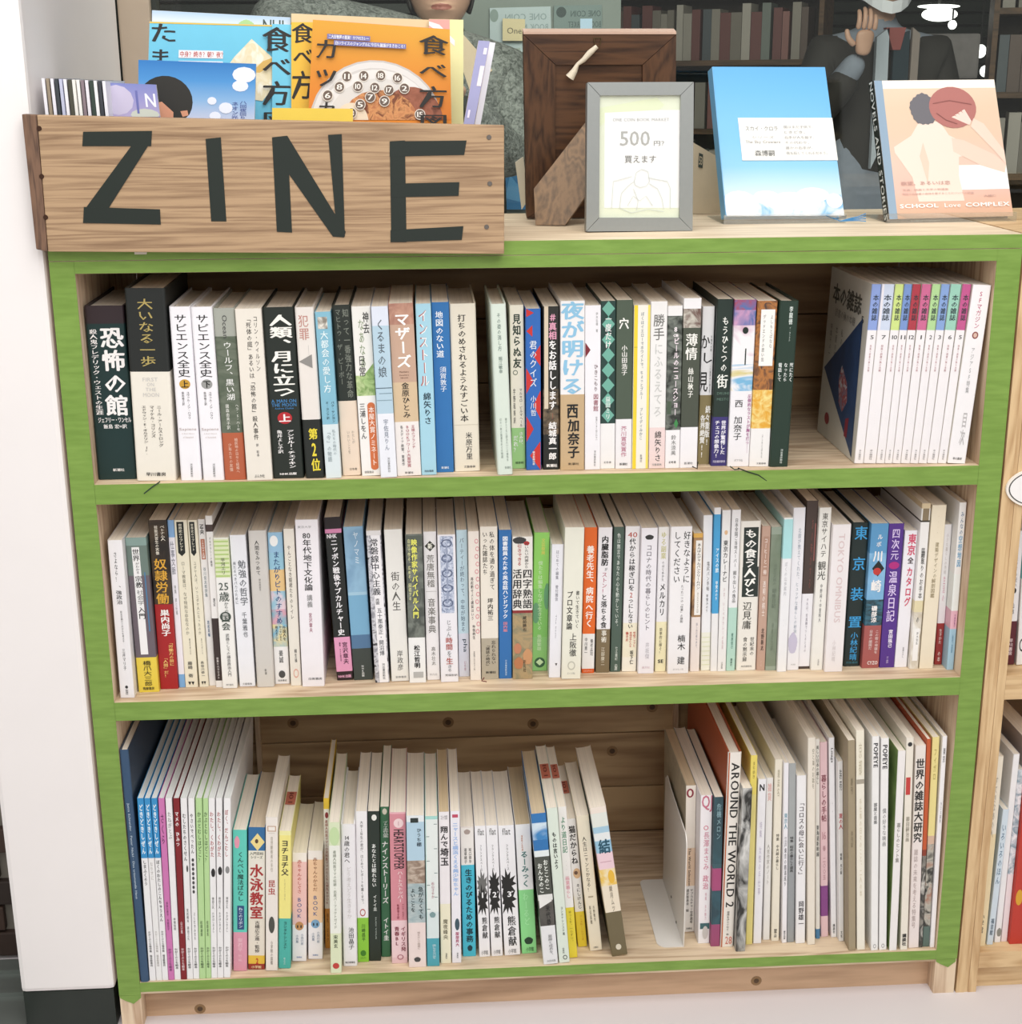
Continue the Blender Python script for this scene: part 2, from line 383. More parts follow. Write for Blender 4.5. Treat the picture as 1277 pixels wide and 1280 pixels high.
def build_rows():
    chars = set()
    for R in ROWS.values():
        for k in R['books']:
            for tx in k['texts']:
                if not tx[0].startswith('#'):
                    bold = next((q for q in tx[6:] if isinstance(q, int)), 0)
                    s = tx[0][2:] if tx[0][:2] in ('A:', 'P:', 'S:') else tx[0]
                    for c in s: chars.add((c, bold))
    prep_glyphs(sorted(chars))
    for rn, R in ROWS.items():
        z = R['z']; B = R['books']
        for k in B:
            P = at((k['bl']+k['br'])/2, k['by'], 2, z); Y = max(k['minY'], min(.12, P[1])); k['Y'] = Y
            L = at(k['bl'], k['by'], 1, Y); Rr = at(k['br'], k['by'], 1, Y); T0 = at(k['tl'], k['ty'], 1, Y); T1 = at(k['tr'], k['ty'], 1, Y)
            k['H'] = (T0[2]+T1[2])/2-z
            wd = max((Rr[0]-L[0]+T1[0]-T0[0])/2, .004)
            c0 = (L[0]+Rr[0])/2; c1 = (T0[0]+T1[0])/2; k['k'] = (c1-c0)/k['H']; k['x0'] = c0-wd/2; k['x1'] = c0+wd/2
        for it in range(12):
            for i in range(len(B)-1):
                p, q = B[i], B[i+1]; h = min(p['H'], q['H'])
                o0 = p['x1']-q['x0']+.0003; o1 = o0+(p['k']-q['k'])*h
                if o0 > 0 and o1 > 0:
                    m = min(o0, o1); p['x1'] -= m/2; q['x0'] += m/2
                elif o0 > 0:      # overlap at foot only: turn both a little
                    p['x1'] -= o0*.25; p['x0'] -= o0*.25*(i > 0); p['k'] += o0*.25/h; q['x0'] += o0*.25; q['x1'] += o0*.25; q['k'] -= o0*.25/h
                elif o1 > 0:
                    p['k'] -= o1*.5/h; q['k'] += o1*.5/h
        for i in range(len(B)-1):
            p, q = B[i], B[i+1]; h = min(p['H'], q['H'])
            m = max(p['x1']-q['x0'], p['x1']-q['x0']+(p['k']-q['k'])*h)+.0002
            if m > 0: p['x1'] -= m/2; q['x0'] += m/2
        for k in B:
            if k['x1']-k['x0'] < .0035: c = (k['x1']+k['x0'])/2; k['x0'], k['x1'] = c-.0017, c+.0017
        xl = R.get('xlim')
        if xl:
            for k in B:
                for zz in (0, k['H']):
                    o = xl[0]-(k['x0']+k['k']*zz)
                    if o > 0:
                        if zz == 0: k['x0'] += o
                        else: k['k'] += o/k['H']
                    o = (k['x1']+k['k']*zz)-xl[1]
                    if o > 0:
                        if zz == 0: k['x1'] -= o
                        else: k['k'] -= o/k['H']
        an = None; cnt = 0
        nb = len(B)
        for i, k in enumerate(B):
            a = math.atan(k['k']); w = (k['x1']-k['x0'])*math.cos(a)
            lim0, lim1 = R.get('xlim', (-9, 9))
            if a >= 0: ox = k['x1']-w/2*math.cos(a); oz = z+w/2*math.sin(a)
            else: ox = k['x0']+w/2*math.cos(a); oz = z-w/2*math.sin(a)
            if k['anchor']: lab = k['desc']+' '+R['loc']; an = k['anchor']; cnt = 0
            else:
                cnt += 1; lab = k['desc']+', '+ordinal(cnt)+' book right of the '+an
            if len((lab).split()) > 16: print('LONG', lab)
            if len(lab.split()) > 16: lab = k['desc']+', '+ordinal(cnt)+' after the '+an if not k['anchor'] else lab
            root = empty(k['name'], (ox, k['Y'], oz+.0003), (0, a, 0), lab, k['cat'], R['group'])
            d = min(k['d'], .3315-k['Y'])
            h = k['H']/math.cos(a)-abs(w*math.sin(a))*.5
            book_mesh(root, w, h, d, k['segs'], k['hard'], k['pg'], k['texts'], k['side'])
            k['root'] = root; k['w'] = w; k['h'] = h; k['dd'] = d
            if len(lab.split()) > 16: print('LONG LABEL', len(lab.split()), lab)
# ------------------------------------------------------------------ the room
ZT = .9617; ZO1 = .9326; SD = .3325          # top of unit, underside of its top, depth
def st(o): return tag(o, kind='structure')
st(MB().box(-3, 4.2, -4.5, 6.4, -.03, 0).build('floor', plain('dcd5d6', .55, 0, .06, 3, .1)))
wm = plain('f1ecea', .7, 0, .04, 9, .35)
st(MB().box(-.145, -.031, .002, .50, .0545, 2.6, bev=.006).build('wall_left', wm))
st(MB().box(-.143, -.0335, .004, .50, 0, .054).build('baseboard_left', plain('222a24', .5, 0, .3, 30)))
st(MB().box(-.031, 3.2, .50, .56, 0, .90).build('wall_back', plain('4a4a46', .7, 0, .1, 10)))
st(MB().box(-.031, .012, .505, .56, .90, 2.6, bev=.003).build('trim_1', plain('b9a894', .6, 0, .1, 30)))
st(MB().box(.012, 3.2, .50, .56, .90, .925).build('trim_2', plain('6a6a62', .6)))
st(MB().box(-.031, 3.2, .50, .56, 2.3, 2.6).build('wall_front', plain('e8e4e0', .7)))
# window
wr = empty('window_1', (0, .53, 0)); st(wr)
MB().box(.012, 3.2, -.003, .003, .925, 2.3).build('pane', clear('window_glass', (.93, .96, .94, 1), .035), wr)
MB().box(.012, .019, -.012, .012, .925, 2.3).build('window_frame', plain('3c403c', .4, .5), wr)
# tiled dark wall and door track at the far left
wt = MB().box(-1.2, -.15, .17, .22, 0, 2.0).build('wall_side', plain('807a70', .8, 0, .2, 40)); st(wt)
bm_ = [plain('3f2f28', .6, 0, .3, 25, .4), plain('362a25', .6, 0, .3, 25, .4), plain('48352c', .6, 0, .3, 25, .4)]
p0 = MB().box(-.0555, .0555, 0, .012, 0, .0345, bev=.002)
base = p0.build('brick', bm_[0], wt, (-.205, .160, .006)); first = True
for i in range(8):
    for j in range(3):
        if i == 0 and j == 0: continue
        o = base.copy(); COL.objects.link(o); o.parent = wt; o.location = (-.205-.115*j-(.0575 if i % 2 else 0)+(.0575 if i % 2 else 0)*0, .160, .006+.0385*i)
        o.material_slots[0].link = 'OBJECT'; o.material_slots[0].material = bm_[(i*2+j) % 3]
tk = MB().box(-1.2, -.147, -.25, .155, 0, .004).box(-1.2, -.147, .07, .078, .004, .010).box(-1.2, -.147, .12, .126, .004, .010).build('door_track', plain('8d938e', .35, .6, .2, 30))
tag(tk, 'grey metal sliding door track on floor, left of the white pillar', 'door track')

# ------------------------------------------------------------------ the green-fronted bookshelf
PINE = wood('ad8f72', 'dcc6a8', 0, 22, .6, 'pine'); PINEV = wood('b8977a', 'e3cdb0', 2, 22, .6, 'pinev'); PINED = wood('8f7050', 'c4a67e', 0, 9, .65, 'plank')
def paint_green():
    m, nt, b_ = nodes('green_paint'); tc = nt.nodes.new('ShaderNodeTexCoord'); mp = nt.nodes.new('ShaderNodeMapping'); mp.inputs['Scale'].default_value = (4, 30, 30)
    n = nt.nodes.new('ShaderNodeTexNoise'); n.inputs['Scale'].default_value = 6; n.inputs['Detail'].default_value = 6
    r = nt.nodes.new('ShaderNodeValToRGB'); r.color_ramp.elements[0].color = lin('73943e'); r.color_ramp.elements[1].color = lin('82a34b'); r.color_ramp.elements[0].position = .35; r.color_ramp.elements[1].position = .7
    nt.links.new(tc.outputs['Object'], mp.inputs[0]); nt.links.new(mp.outputs[0], n.inputs['Vector']); nt.links.new(n.outputs['Fac'], r.inputs[0]); nt.links.new(r.outputs[0], b_.inputs['Base Color'])
    bp = nt.nodes.new('ShaderNodeBump'); bp.inputs['Strength'].default_value = .15; bp.inputs['Distance'].default_value = .001; nt.links.new(n.outputs['Fac'], bp.inputs['Height']); nt.links.new(bp.outputs[0], b_.inputs['Normal'])
    b_.inputs['Roughness'].default_value = .42
    return m
GREEN = paint_green()
sh = empty('bookshelf', (0, 0, 0), label='low pine bookshelf with bright green painted front edges, full of books', cat='bookshelf')
def board(name, x0, x1, z0, z1, paint=(1,), y0=0, y1=SD, m=PINE, parent=sh):
    """a pine board with its front edge painted (thin coat, wrapping round the arris)"""
    MB().box(x0, x1, y0+.0007, y1, z0, z1).build(name, m, parent)
    if paint: MB().box(x0-.0002, x1+.0002, y0, y0+.0007, z0+.0003, z1-.0003).build('painted_edge', GREEN, parent)
board('side_panel', -.026, -.0001, .046, .946, m=PINEV); board('side_panel', 1.0001, 1.0272, .05, .946, m=PINEV)
MB().box(-.026, -.0001, .0007, SD, 0, .0459).build('side_foot', PINEV, sh); MB().box(1.0001, 1.0272, .0007, SD, 0, .0499).build('side_foot', PINEV, sh)
for xx, zz in ((-.0255, .046), (1.0005, .05)):
    MB().prism([(xx, zz), (xx+.0255, zz), (xx+.0255, zz-.004), (xx+.016, zz-.012), (xx+.006, zz-.007), (xx, zz-.003)], 0, .0007, 1).build('paint_drip', GREEN, sh)
PINE_LIT = wood('cfb797', 'ecd9bd', 0, 22, .6, 'pine_lit'); board('top_board', -.026, 1.0272, .9463, ZT, m=PINE_LIT); board('top_board', -.0001+.0002, .9999, ZO1, .9460)  # lighter pine copy: overhead light put into the top board's colour
board('shelf_board', .0001, .9999, Z1-.0232, Z1); board('shelf_board', .0001, .9999, Z2-.0233, Z2)
board('bottom_board', .0001, .9999, Z3-.0135, Z3)
MB().box(.0001, .9999, .0012, .02, Z3-.0165, Z3-.0137).build('bottom_lip', PINE, sh)
MB().box(.0001, .9999, .022, .04, 0, Z3-.0166).build('kick_board', wood('a08064', 'ccaa8a', 0, 11, .65, 'kick'), sh)
# plank back, each plank its own piece with a recessed joint
seams = [.0636, .1366, .2226, .309, .395, .481, .567, .653, .739, .825, .9326]
for a, c in zip(seams[:-1], seams[1:]):
    if a < Z2 < c or a < Z1 < c: pass
    MB().box(.0002, .9998, SD+.0004, SD+.012, a+.0008, c-.0008, bev=.0012).build('plank', PINED, sh)
MB().box(.0002, .9998, SD+.0125, SD+.016, .0, .945).build('back_sheet', plain('5a4634', .8), sh)
for x0, x1, z0, z1 in ((.117, .1235, Z3, .4147), (.713, .7195, Z3, .4147)):
    MB().box(x0, x1, SD-.010, SD, z0+.0002, z1-.0002).build('back_batten', PINEV, sh)
def knot(x, z, r, y, parent=sh):
    MB().tube([(x, y+.0003, z), (x, y-.0004, z)], [r*1.5, r*1.3], 14).build('knot_halo', plain('94744f', .6, 0, .3, 300), parent)
    MB().tube([(x, y+.0002, z), (x, y-.0009, z)], [r*.8, r*.6], 12).build('knot', plain('5a432c', .6, 0, .5, 400), parent)
for px, py in ((366, 904), (560, 903), (666, 905), (765, 939), (815, 884)):
    P = at(px, py, 1, SD); knot(P[0], P[2], .006, SD+.0006)
for px, py in ((250, 1261), (945, 1226)):
    P = at(px, py, 1, .022); knot(P[0], P[2], .005, .022)
# price tape left under the box
# ------------------------------------------------------------------ the unpainted neighbour shelf at the right edge
OAK = wood('ba9468', 'dcbd90', 2, 26, .6, 'oakv'); OAKH = wood('ba9468', 'dcbd90', 0, 26, .6, 'oakh')
n2 = empty('bookshelf', (1.03, 0, 0), label='unpainted pine bookshelf right of the green one, cut by the photo edge', cat='bookshelf')
MB().box(.0, .0105, 0, .32, 0, .955).build('side_panel', OAK, n2); MB().box(.0108, .0155, .0006, .32, 0, .955).build('side_panel', OAK, n2); MB().box(.0158, .026, 0, .32, 0, .955).build('side_panel', OAK, n2)
for z0, z1, nm in ((.955, .962, 'top_board'), (.675, .700, 'shelf_board'), (.438-.031, .438-.0005, 'shelf_board'), (.035, .0575, 'bottom_board')):
    MB().box(.0262 if nm != 'top_board' else 0, .66, 0, .32, z0, z1).build(nm, OAKH, n2)
MB().box(.0262, .66, .012, .03, 0, .0349).build('kick_board', OAKH, n2)
MB().box(.0262, .66, .3205, .33, 0, .95).build('back_sheet', plain('6a5236', .8, 0, .2, 20), n2)
MB().box(.66, .686, 0, .32, 0, .955).build('side_panel', OAK, n2)
# oval tag hanging on it
P = at(1290, 610, 1, -.003)
tg = MB(); N = 40
def oval(rx, rz, y, t=.0012): return [(rx*math.cos(2*math.pi*i/N)*(1+.05*math.cos(4*math.pi*i/N)), rz*math.sin(2*math.pi*i/N)) for i in range(N)]
ot = empty('oval_tag', (P[0], -.0025, P[2]), label='white oval card sign with dark outline on the right-hand shelf', cat='sign')
MB().prism(oval(.0295, .0225, 0), -.0012, .002, 1).build('card', plain('f0e9df', .5), ot)
MB().prism(oval(.0268, .0200, 0), -.00145, -.0012, 1).build('printed_outline', ink('4a4a48'), ot)
prep_glyphs([(q, 0) for q in 'そまち.さわ'])
for t_, x_, z_, s_ in (('そ', -.0035, .006, .004), ('まち.', -.010, -.004, .004), ('さわ', -.0095, .001, .003)):
    vs, fs = lay(t_, 0, 'h'); link('lettering', [(x_+(x+.5)*s_*len(t_), -.0019, z_+y*s_) for x, y in vs], fs, ink('8a8886'), None, ot)
MB().prism(oval(.0255, .0187, 0), -.0017, -.00145, 1).build('printed_field', ink('f1eeec'), ot)
crop('X')
row('right2', Z2, 'in the right-hand shelf', 'books in the right-hand shelf')
b(1259,1263,700,1251,1255,832, 'a8bccc', [], 'very thin blue-grey book, upper shelf,', 'thin blue-grey book', d=.13)
b(1267,1279,664,1254.5,1267.5,831, [(.67,'f1eff0'),(1,'5c1f2a')], [('アーモンドの呪い',.1,.42,0,.3,'444444'),('#disc',.42,.46,0,.35,'222222'),('A:山本',.53,.62,0,.2,'444444'),('P:早川書房',.8,.93,0,.4,'f0dce0',1)], 'white book with dark maroon foot', 'maroon-footed book', d=.15)
b(1281,1300,664,1269.5,1290,831, [(.35,'8ccbd0'),(1,'f0efee')], [('#ring',.8,.9,-.2,.4,'444444')], 'white book with aqua top at the photo edge', 'aqua book', d=.15)
row('right3', .0575, 'in the right-hand shelf', 'books in the lower right-hand shelf')
b(1239,1254,946,1217,1231,1183, [(.0,'f0ead8'),(.4,'f2ead8'),(1,'f0deb4')], [('#rect',.02,.08,-.3,.3,'d8b45c'),('すてきなあの人',.1,.42,0,.3,'a8a090'),('P:小学館',.82,.93,-.1,.4,'5c584c',1)], 'pale yellow picture book, lower shelf,', 'pale yellow book', d=.2)
b(1256,1263,1012,1232.5,1241,1181, 'd4e2ec', [('いろいろのほん',.1,.55,0,.7,'5c7c94'),('P:福音館',.8,.93,0,.5,'3c5468',1)], 'thin light blue picture book', 'thin light blue book', d=.2)
b(1265,1273,943,1242.5,1250,1178, 'f2f0f0', [('#hair',.92,.97,.1,.8,'8c8c84')], 'thin white picture book with grey mark at foot', None, d=.2)
b(1274,1283,962,1251.5,1258,1177, [(.6,'f0eef0,8ca0ac,80'),(1,'f2e4e6')], [], 'thin pinkish white picture book', None, d=.2)
b(1284,1303,930,1259.5,1284,1180, [(.2,'a89c98'),(1,'c03a2c')], [('#disc',.72,.8,-.2,.4,'d8a030')], 'thick red picture book at the photo edge', 'thick red book', d=.22)
# ------------------------------------------------------------------ flat-faced things whose corners are read off the photograph
def on_plane(px, py, P0, n):
    d = CF + CR*(px-638.5)/F_PX - CU*(py-640)/F_PX; n = np.array(n, float)
    return CAM + d*((np.array(P0)-CAM)@n)/(d@n)
class Face:
    """slab with four photo corners TL TR BR BL on a real plane through P0 with normal n (towards viewer); extruded back by th"""
    def __init__(s, px, P0, n, th, parent, name, m, m2=None, back=None):
        n = np.array(n, float); n /= np.linalg.norm(n); s.n = n; s.c = [on_plane(x, y, P0, n) for x, y in px]; s.parent = parent; s.l = 0
        s.off = np.array(parent.location) if parent is not None else np.zeros(3)
        bk = -n*th if back is None else np.array(back)
        V = [p-s.off for p in s.c]+[p+bk-s.off for p in s.c]
        link(name, V, [(3, 2, 1, 0), (4, 5, 6, 7), (0, 1, 5, 4), (1, 2, 6, 5), (2, 3, 7, 6), (3, 0, 4, 7)], [m, m2 or m], [0, 1, 1, 1, 1, 1], parent)
    def pt(s, u, v, lift=0):
        a = s.c[0]*(1-u)+s.c[1]*u; b_ = s.c[3]*(1-u)+s.c[2]*u
        return a*(1-v)+b_*v+s.n*lift-s.off
    def put(s, name, vs, fs, u0, u1, v0, v1, m, ly=None):
        """vs in x -.5...5, y 0..-1"""
        s.l += 1
        if ly is None: ly = np.zeros(len(vs))
        V = [s.pt(u0+(x+.5)*(u1-u0), v0+(-y)*(v1-v0), .0002+.00006*s.l+.000013*k) for (x, y), k in zip(vs, ly)]
        return link(name, V, fs, m, None, s.parent)
    def shape(s, kind, u0, u1, v0, v1, c, name='printed_shape'):
        vs, fs = shape(kind); return s.put(name, vs, fs, u0, u1, v0, v1, mat(c) if ',' in c else ink(c))
    def poly(s, pts, c, name='printed_shape'):
        s.l += 1
        return link(name, [s.pt(u, v, .0002+.00006*s.l) for u, v in pts][::-1], [list(range(len(pts)))], noise_mat(c) if ',' in c else ink(c), None, s.parent)
    def text(s, t, u0, u1, v0, v1, c, bold=0, mode='h', name='lettering'):
        prep_glyphs([(ch, bold) for ch in dict.fromkeys(t)])
        vs, fs = lay(t, bold, mode)
        if len(vs): return s.put(name, vs, fs, u0, u1, v0, v1, ink(c), layers())
    def grad(s, name, u0, u1, v0, v1, cols, horizontal=False):
        m, nt, b_ = nodes('printed_gradient'); g = nt.nodes.new('ShaderNodeAttribute')
        me_v = []; s.l += 1; n = len(cols)-1; V = []; Fs = []
        for i in range(n+1):
            v = v0+(v1-v0)*i/n
            V += [s.pt(u0, v, .0002+.00006*s.l), s.pt(u1, v, .0002+.00006*s.l)]
        for i in range(n): Fs.append((2*i+2, 2*i+3, 2*i+1, 2*i))
        o = link(name, V, Fs, m, None, s.parent)
        ca = o.data.color_attributes.new('print', 'FLOAT_COLOR', 'POINT')
        for i in range(n+1):
            for k in (0, 1): ca.data[2*i+k].color = lin(cols[i])
        g.attribute_name = 'print'; nt.links.new(g.outputs['Color'], b_.inputs['Base Color']); b_.inputs['Roughness'].default_value = .45
        return o
# ------------------------------------------------------------------ ZINE box (its front board hangs a little over the shelf edge)
YF = -.0165; A = np.array([-.0265, YF, ZT]); ex = np.array([1., 0, 0]); ey = np.array([0, 1., 0]); ez = np.array([0, 0, 1.]); yaw = 0
bx = empty('zine_box', (-.0265, YF, ZT+.0003), (0, 0, 0), 'old open wooden box with ZINE in black letters, overhanging shelf top', 'box')
BW = wood('86694e', 'b59674', 0, 60, .6, 'box', 0); BWE = wood('4f3a2e', '7a5c48', 2, 60, .7, 'boxend')
def slabq(name, px, m, th, bev=.0012, y=YF):
    q = [at(x, z, 1, y) for x, z in px]; c = sum(q)/4
    V = [p-A for p in q]; o = link(name, V+[v+np.array([0, th, 0]) for v in V], [(3, 2, 1, 0), (4, 5, 6, 7), (0, 1, 5, 4), (1, 2, 6, 5), (2, 3, 7, 6), (3, 0, 4, 7)], m, None, bx)
    bm = bmesh.new(); bm.from_mesh(o.data); bmesh.ops.bevel(bm, geom=bm.edges[:], offset=bev, segments=2, profile=.6, affect='EDGES'); bm.to_mesh(o.data); bm.free(); return o
slabq('front_board', [(46, 144), (630, 157), (630, 318), (60, 315)], BW, .0158)
slabq('corner_post', [(27, 143), (45.5, 144), (59.5, 315), (45, 312)], BWE, .0158)
BR = at(629, 200, 1, YF)[0]-A[0]
MB().box(0, .006, .0166, .205, 0, .120, bev=.001).build('side_board', BWE, bx)
MB().box(BR-.0115, BR-.001, .0166, .205, 0, .108, bev=.001).build('side_board', BW, bx)
MB().box(.0063, BR-.0118, .194, .205, .0, .09).build('back_board', BW, bx)
MB().box(.0063, BR-.0118, .0166, .1938, .0, .008).build('floor_board', BW, bx)
def bxpt(px, py):
    P = on_plane(px, py, A, -ey); return np.array([(P-A)@ex, (P-A)[2]])
BLK = plain('1d2620', .45, 0, .1, 40)
LET = {'Z': [[(104,165),(190,164),(189,183),(103,183)], [(164,183),(185,183),(135,262),(106,262)], [(105,259),(200,262),(201,281),(104,279)]],
       'I': [[(257,174),(276,172),(283,277),(264,277)]],
       'N': [[(340,172),(359,170),(365,291),(346,290)], [(352,171),(359,170),(432,290),(430,297),(416,296),(352,205)], [(410,169),(427,168),(431,296),(421,292)]],
       'E': [[(487,177),(506,176),(508,303),(489,303)], [(487,177),(583,176),(580,194),(487,196)], [(489,230),(574,228),(573,245),(489,247)], [(488,288),(579,283),(577,300),(488,303)]]}
for L_, polys in LET.items():
    mb = MB()
    for i, pl in enumerate(polys):
        q = [bxpt(*p) for p in pl]
        # order for prism, thin tape standing proud of the board
        mb.prism([(a[0], a[1]) for a in q], -.0006-.0001*i, .0002, 1)
    mb.build('letter', BLK, bx)
for px, py in ((611, 172), (612, 230), (608, 284), (49, 161), (52, 221), (57, 272)):
    a = bxpt(px, py); MB().tube([(a[0], .0004, a[1]), (a[0], -.0007, a[1])], [.0028, .0024], 10).build('nail', plain('77706a' if px > 500 else '4a3226', .4, .6), bx)
lb = at(176, 316, 1, -.0006)
# ---- things standing in the box
nz = -ey; zin = np.array([0, 0, 0])
def bplane(off, lean=0): # plane parallel to the front board, off behind it, leaning back
    n = -ey*math.cos(lean)+ez*math.sin(lean); return A+ey*(off+.006)+np.array([0, 0, .009]), n
def inbox(name, px, off, th, label, cat, m, group=None, lean=.06, m2=None):
    P0, n = bplane(off, lean); c = [on_plane(x, y, P0, n) for x, y in px]
    zb = ZT+.0092
    # bottom corners run down to the box floor
    q = list(px)
    root = empty(name, tuple((c[2]+c[3])/2*np.array([1, 1, 0])+np.array([0, 0, zb])), (0, 0, 0), label, cat, group)
    f = Face.__new__(Face); n = n/np.linalg.norm(n); f.n = n; f.parent = root; f.l = 0; f.off = np.array(root.location)
    def drop(top, bot):
        d = bot-top; return top+d*((zb-top[2])/d[2])
    f.c = [c[0], c[1], drop(c[1], c[2]), drop(c[0], c[3])]; full = f.c
    V = [p-f.off for p in full]+[p-n*th-f.off+np.array([0, 0, max(0, 0)]) for p in full]
    dz = min(v[2] for v in V)
    V = [v-np.array([0, 0, min(0, dz)]) for v in V]
    link('cover', V, [(3, 2, 1, 0), (4, 5, 6, 7), (0, 1, 5, 4), (1, 2, 6, 5), (2, 3, 7, 6), (3, 0, 4, 7)], [m, m2 or paper('ece8e0')], [0, 0, 1, 1, 1, 1], root)
    f.c = c          # prints are laid out in the photographed part
    return f
GZ = 'booklets and magazines standing in the wooden box'
f = inbox('magazine', [(190,13),(363,22),(363,150),(190,145)], .150, .003, 'white magazine with faint print, tallest behind the cyan one in box', 'magazine', paper('f0f1f4'), GZ)
f.grad('printed_panel', 0, 1, 0, .12, ['b8d0e8', 'f4f4f6']); f.text('NUI', .8, .95, .03, .16, '4a5850', 0); f.shape('#hair', .62, .74, .04, .16, 'b8d890')
f = inbox('magazine', [(364,17),(536,25),(540,150),(364,150)], .140, .003, 'plain tan-edged magazine standing behind the orange one in box', 'magazine', paper('ead0a4'), GZ)
f = inbox('magazine', [(536,24),(579,25),(579,152),(536,152)], .132, .004, 'pink and pale yellow magazine at right behind the orange one', 'magazine', paper('ecebae'), GZ)
f.shape('#rect', 0, .6, 0, 1, 'e8a8a0'); f.poly([(0, .02), (.3, .05), (.75, .2), (.75, .26), (.4, .15), (0, .06)], 'f6f0f0'); f.shape('#rect', 0, .55, .3, .42, '7c8ca8'); f.shape('#rect', 0, .55, .7, 1, '5c9cc0')
f = inbox('magazine', [(187,27),(364,32),(364,150),(183,150)], .118, .004, 'cyan food magazine with brushed black title and pale dumpling picture', 'magazine', paper('72c8e4'), GZ)
def brush(f, t, u0, u1, v0, v1, c='262422'): f.text(t, u0, u1, v0, v1, c, 1, 'v', 'title_text')
f.shape('#rect', 0, 1, 0, .015, 'e8c050')
brush(f, 'た', .0, .2, .0, .22); brush(f, 'ま', .0, .16, .26, .46)
f.shape('#rect', .21, .52, .28, .36, 'f4ecec'); f.text('中身？焼き？朝？夜？', .22, .52, .29, .35, 'c04a40', 1); f.shape('#rect', .21, .52, .39, .46, 'f4ecec'); f.text('ひとつの卵が変身する', .22, .5, .4, .45, 'c04a40', 1)
f.poly([(.5, .55), (.6, .34), (.72, .15), (.86, .33), (.95, .5), (.8, .8), (.6, .75)], 'f0e4c4,e8d8b0,f6efdc,60'); f.poly([(.8, .38), (.87, .34), (.86, .42), (.78, .5), (.72, .5)], 'd8b060')
f = inbox('magazine', [(340,30),(366,31),(366,150),(340,150)], .114, .001, 'white tab of the cyan magazine title strip in box', 'magazine', paper('74cae6'), GZ)
brush(f, '食', -.5, .95, .02, .3); brush(f, 'べ', -.5, .95, .32, .56); brush(f, '方', -.5, .95, .58, .86); brush(f, '図', -.5, .95, .9, 1.12)
f = inbox('magazine', [(364,28),(394,28),(394,150),(364,150)], .108, .004, 'golden yellow food magazine showing one column of brushed black title', 'magazine', paper('f0c040'), GZ)
brush(f, '食', .0, .95, .0, .22); brush(f, 'べ', .05, .95, .24, .46); brush(f, '方', .0, .95, .48, .8)
f = inbox('magazine', [(391,25),(562,37),(564,150),(385,150)], .088, .005, 'orange food magazine with numbered cutlet curry plate on its cover', 'magazine', paper('ea8c22'), GZ)
f.grad('printed_panel', 0, 1, 0, 1, ['dca030', 'de8c26', 'e07c26'])
def disc(f, cx, cy, rx, ry, c, name='printed_shape', n=30, a0=0, a1=2*math.pi, clip=1.0):
    pts = [(cx+rx*math.cos(a0+(a1-a0)*i/n), min(clip, cy+ry*math.sin(a0+(a1-a0)*i/n))) for i in range(n)]
    return f.poly([(max(0, min(1, x)), max(0, y)) for x, y in pts], c, name)
disc(f, .47, 1.0, .46, .63, 'c9c4c0'); disc(f, .47, 1.0, .445, .61, 'e2dedb'); disc(f, .47, 1.0, .41, .55, 'd2cdc9'); disc(f, .48, 1.0, .40, .53, 'e6e3e0'); disc(f, .5, 1.0, .36, .44, 'dbd7d2')
disc(f, .72, 1.0, .22, .36, '8c5038,a06048,7a4430,60'); disc(f, .5, .98, .26, .3, 'b8744a,d89860,7c4428,90', n=18); disc(f, .3, 1.02, .12, .2, 'e8d8c0')
for t, x, y in (('11', .26, .55), ('14', .38, .54), ('18', .5, .53), ('16', .62, .55), ('8', .21, .66), ('10', .34, .65), ('12', .46, .66), ('17', .56, .68), ('2', .67, .66), ('6', .13, .75), ('7', .43, .76), ('9', .53, .8), ('5', .36, .84), ('3', .3, .93), ('15', .78, .94)):
    disc(f, x, y, .038, .06, 'e8e0d4', n=14); disc(f, x, y, .033, .052, '6a5a50', n=14); f.text(t, x-.02, x+.02, y-.028, y+.028, 'f4f0e8', 1)
brush(f, 'カ', .02, .2, .17, .4); brush(f, 'ツ', .03, .2, .46, .68); brush(f, 'カ', .06, .2, .8, 1.0)
brush(f, '食', .77, .99, .07, .3); brush(f, 'べ', .77, .98, .36, .56); brush(f, '方', .77, .98, .62, .88); brush(f, '図', .77, .98, .93, 1.1)
f.shape('#rect', .11, .42, .13, .18, '7878b0'); f.text('二大好物夢の競演！カツVSカレー', .12, .41, .135, .175, 'f4f4f8', 1)
f.shape('#rect', .16, .68, .19, .24, '7878b0'); f.text('白いライスのジャングルに今日も論議がまきおこる！', .17, .67, .195, .235, 'f4f4f8', 1)
f = inbox('magazine', [(340,135),(441,136),(441,152),(340,150)], .062, .002, 'low yellow paper band standing before the orange magazine in box', 'paper band', paper('f0cf50'), None)
f.l = 0
f = inbox('photo_booklet', [(173,75),(320,80),(318,150),(173,146)], .075, .004, 'blue photo booklet showing the back of a dark-haired head at dusk', 'booklet', paper('5a94cc'), GZ)
f.grad('printed_panel', 0, 1, 0, 1, ['2c78be', '4c94d4', '88b4e0', 'c4cce4'])
disc(f, .23, .72, .235, .46, '26241f', n=26); f.poly([(.14, .75), (.2, .72), (.3, .9), (.3, 1), (.15, 1)], 'd89878'); f.poly([(.36, .88), (.42, .86), (.43, .95), (.38, .98)], 'd49474')
for x, y, r, q in ((.9, .2, .1, .14), (.87, .4, .07, .1), (.63, .68, .04, .07), (.75, .8, .06, .1), (.66, .95, .05, .08)): disc(f, x, y, r, q, 'e8ecfa', n=12)
f.text('八回夜回り', .87, .93, .66, 1, '4c5c9c', 0, 'v'); f.text('ネオン光', .8, .86, .68, 1, '4c5c9c', 0, 'v')
f = inbox('photo_booklet', [(123,103),(195,106),(200,146),(127,146)], .045, .003, 'small violet night-view booklet with white N, front of the booklet row', 'booklet', paper('8a90c4'), GZ)
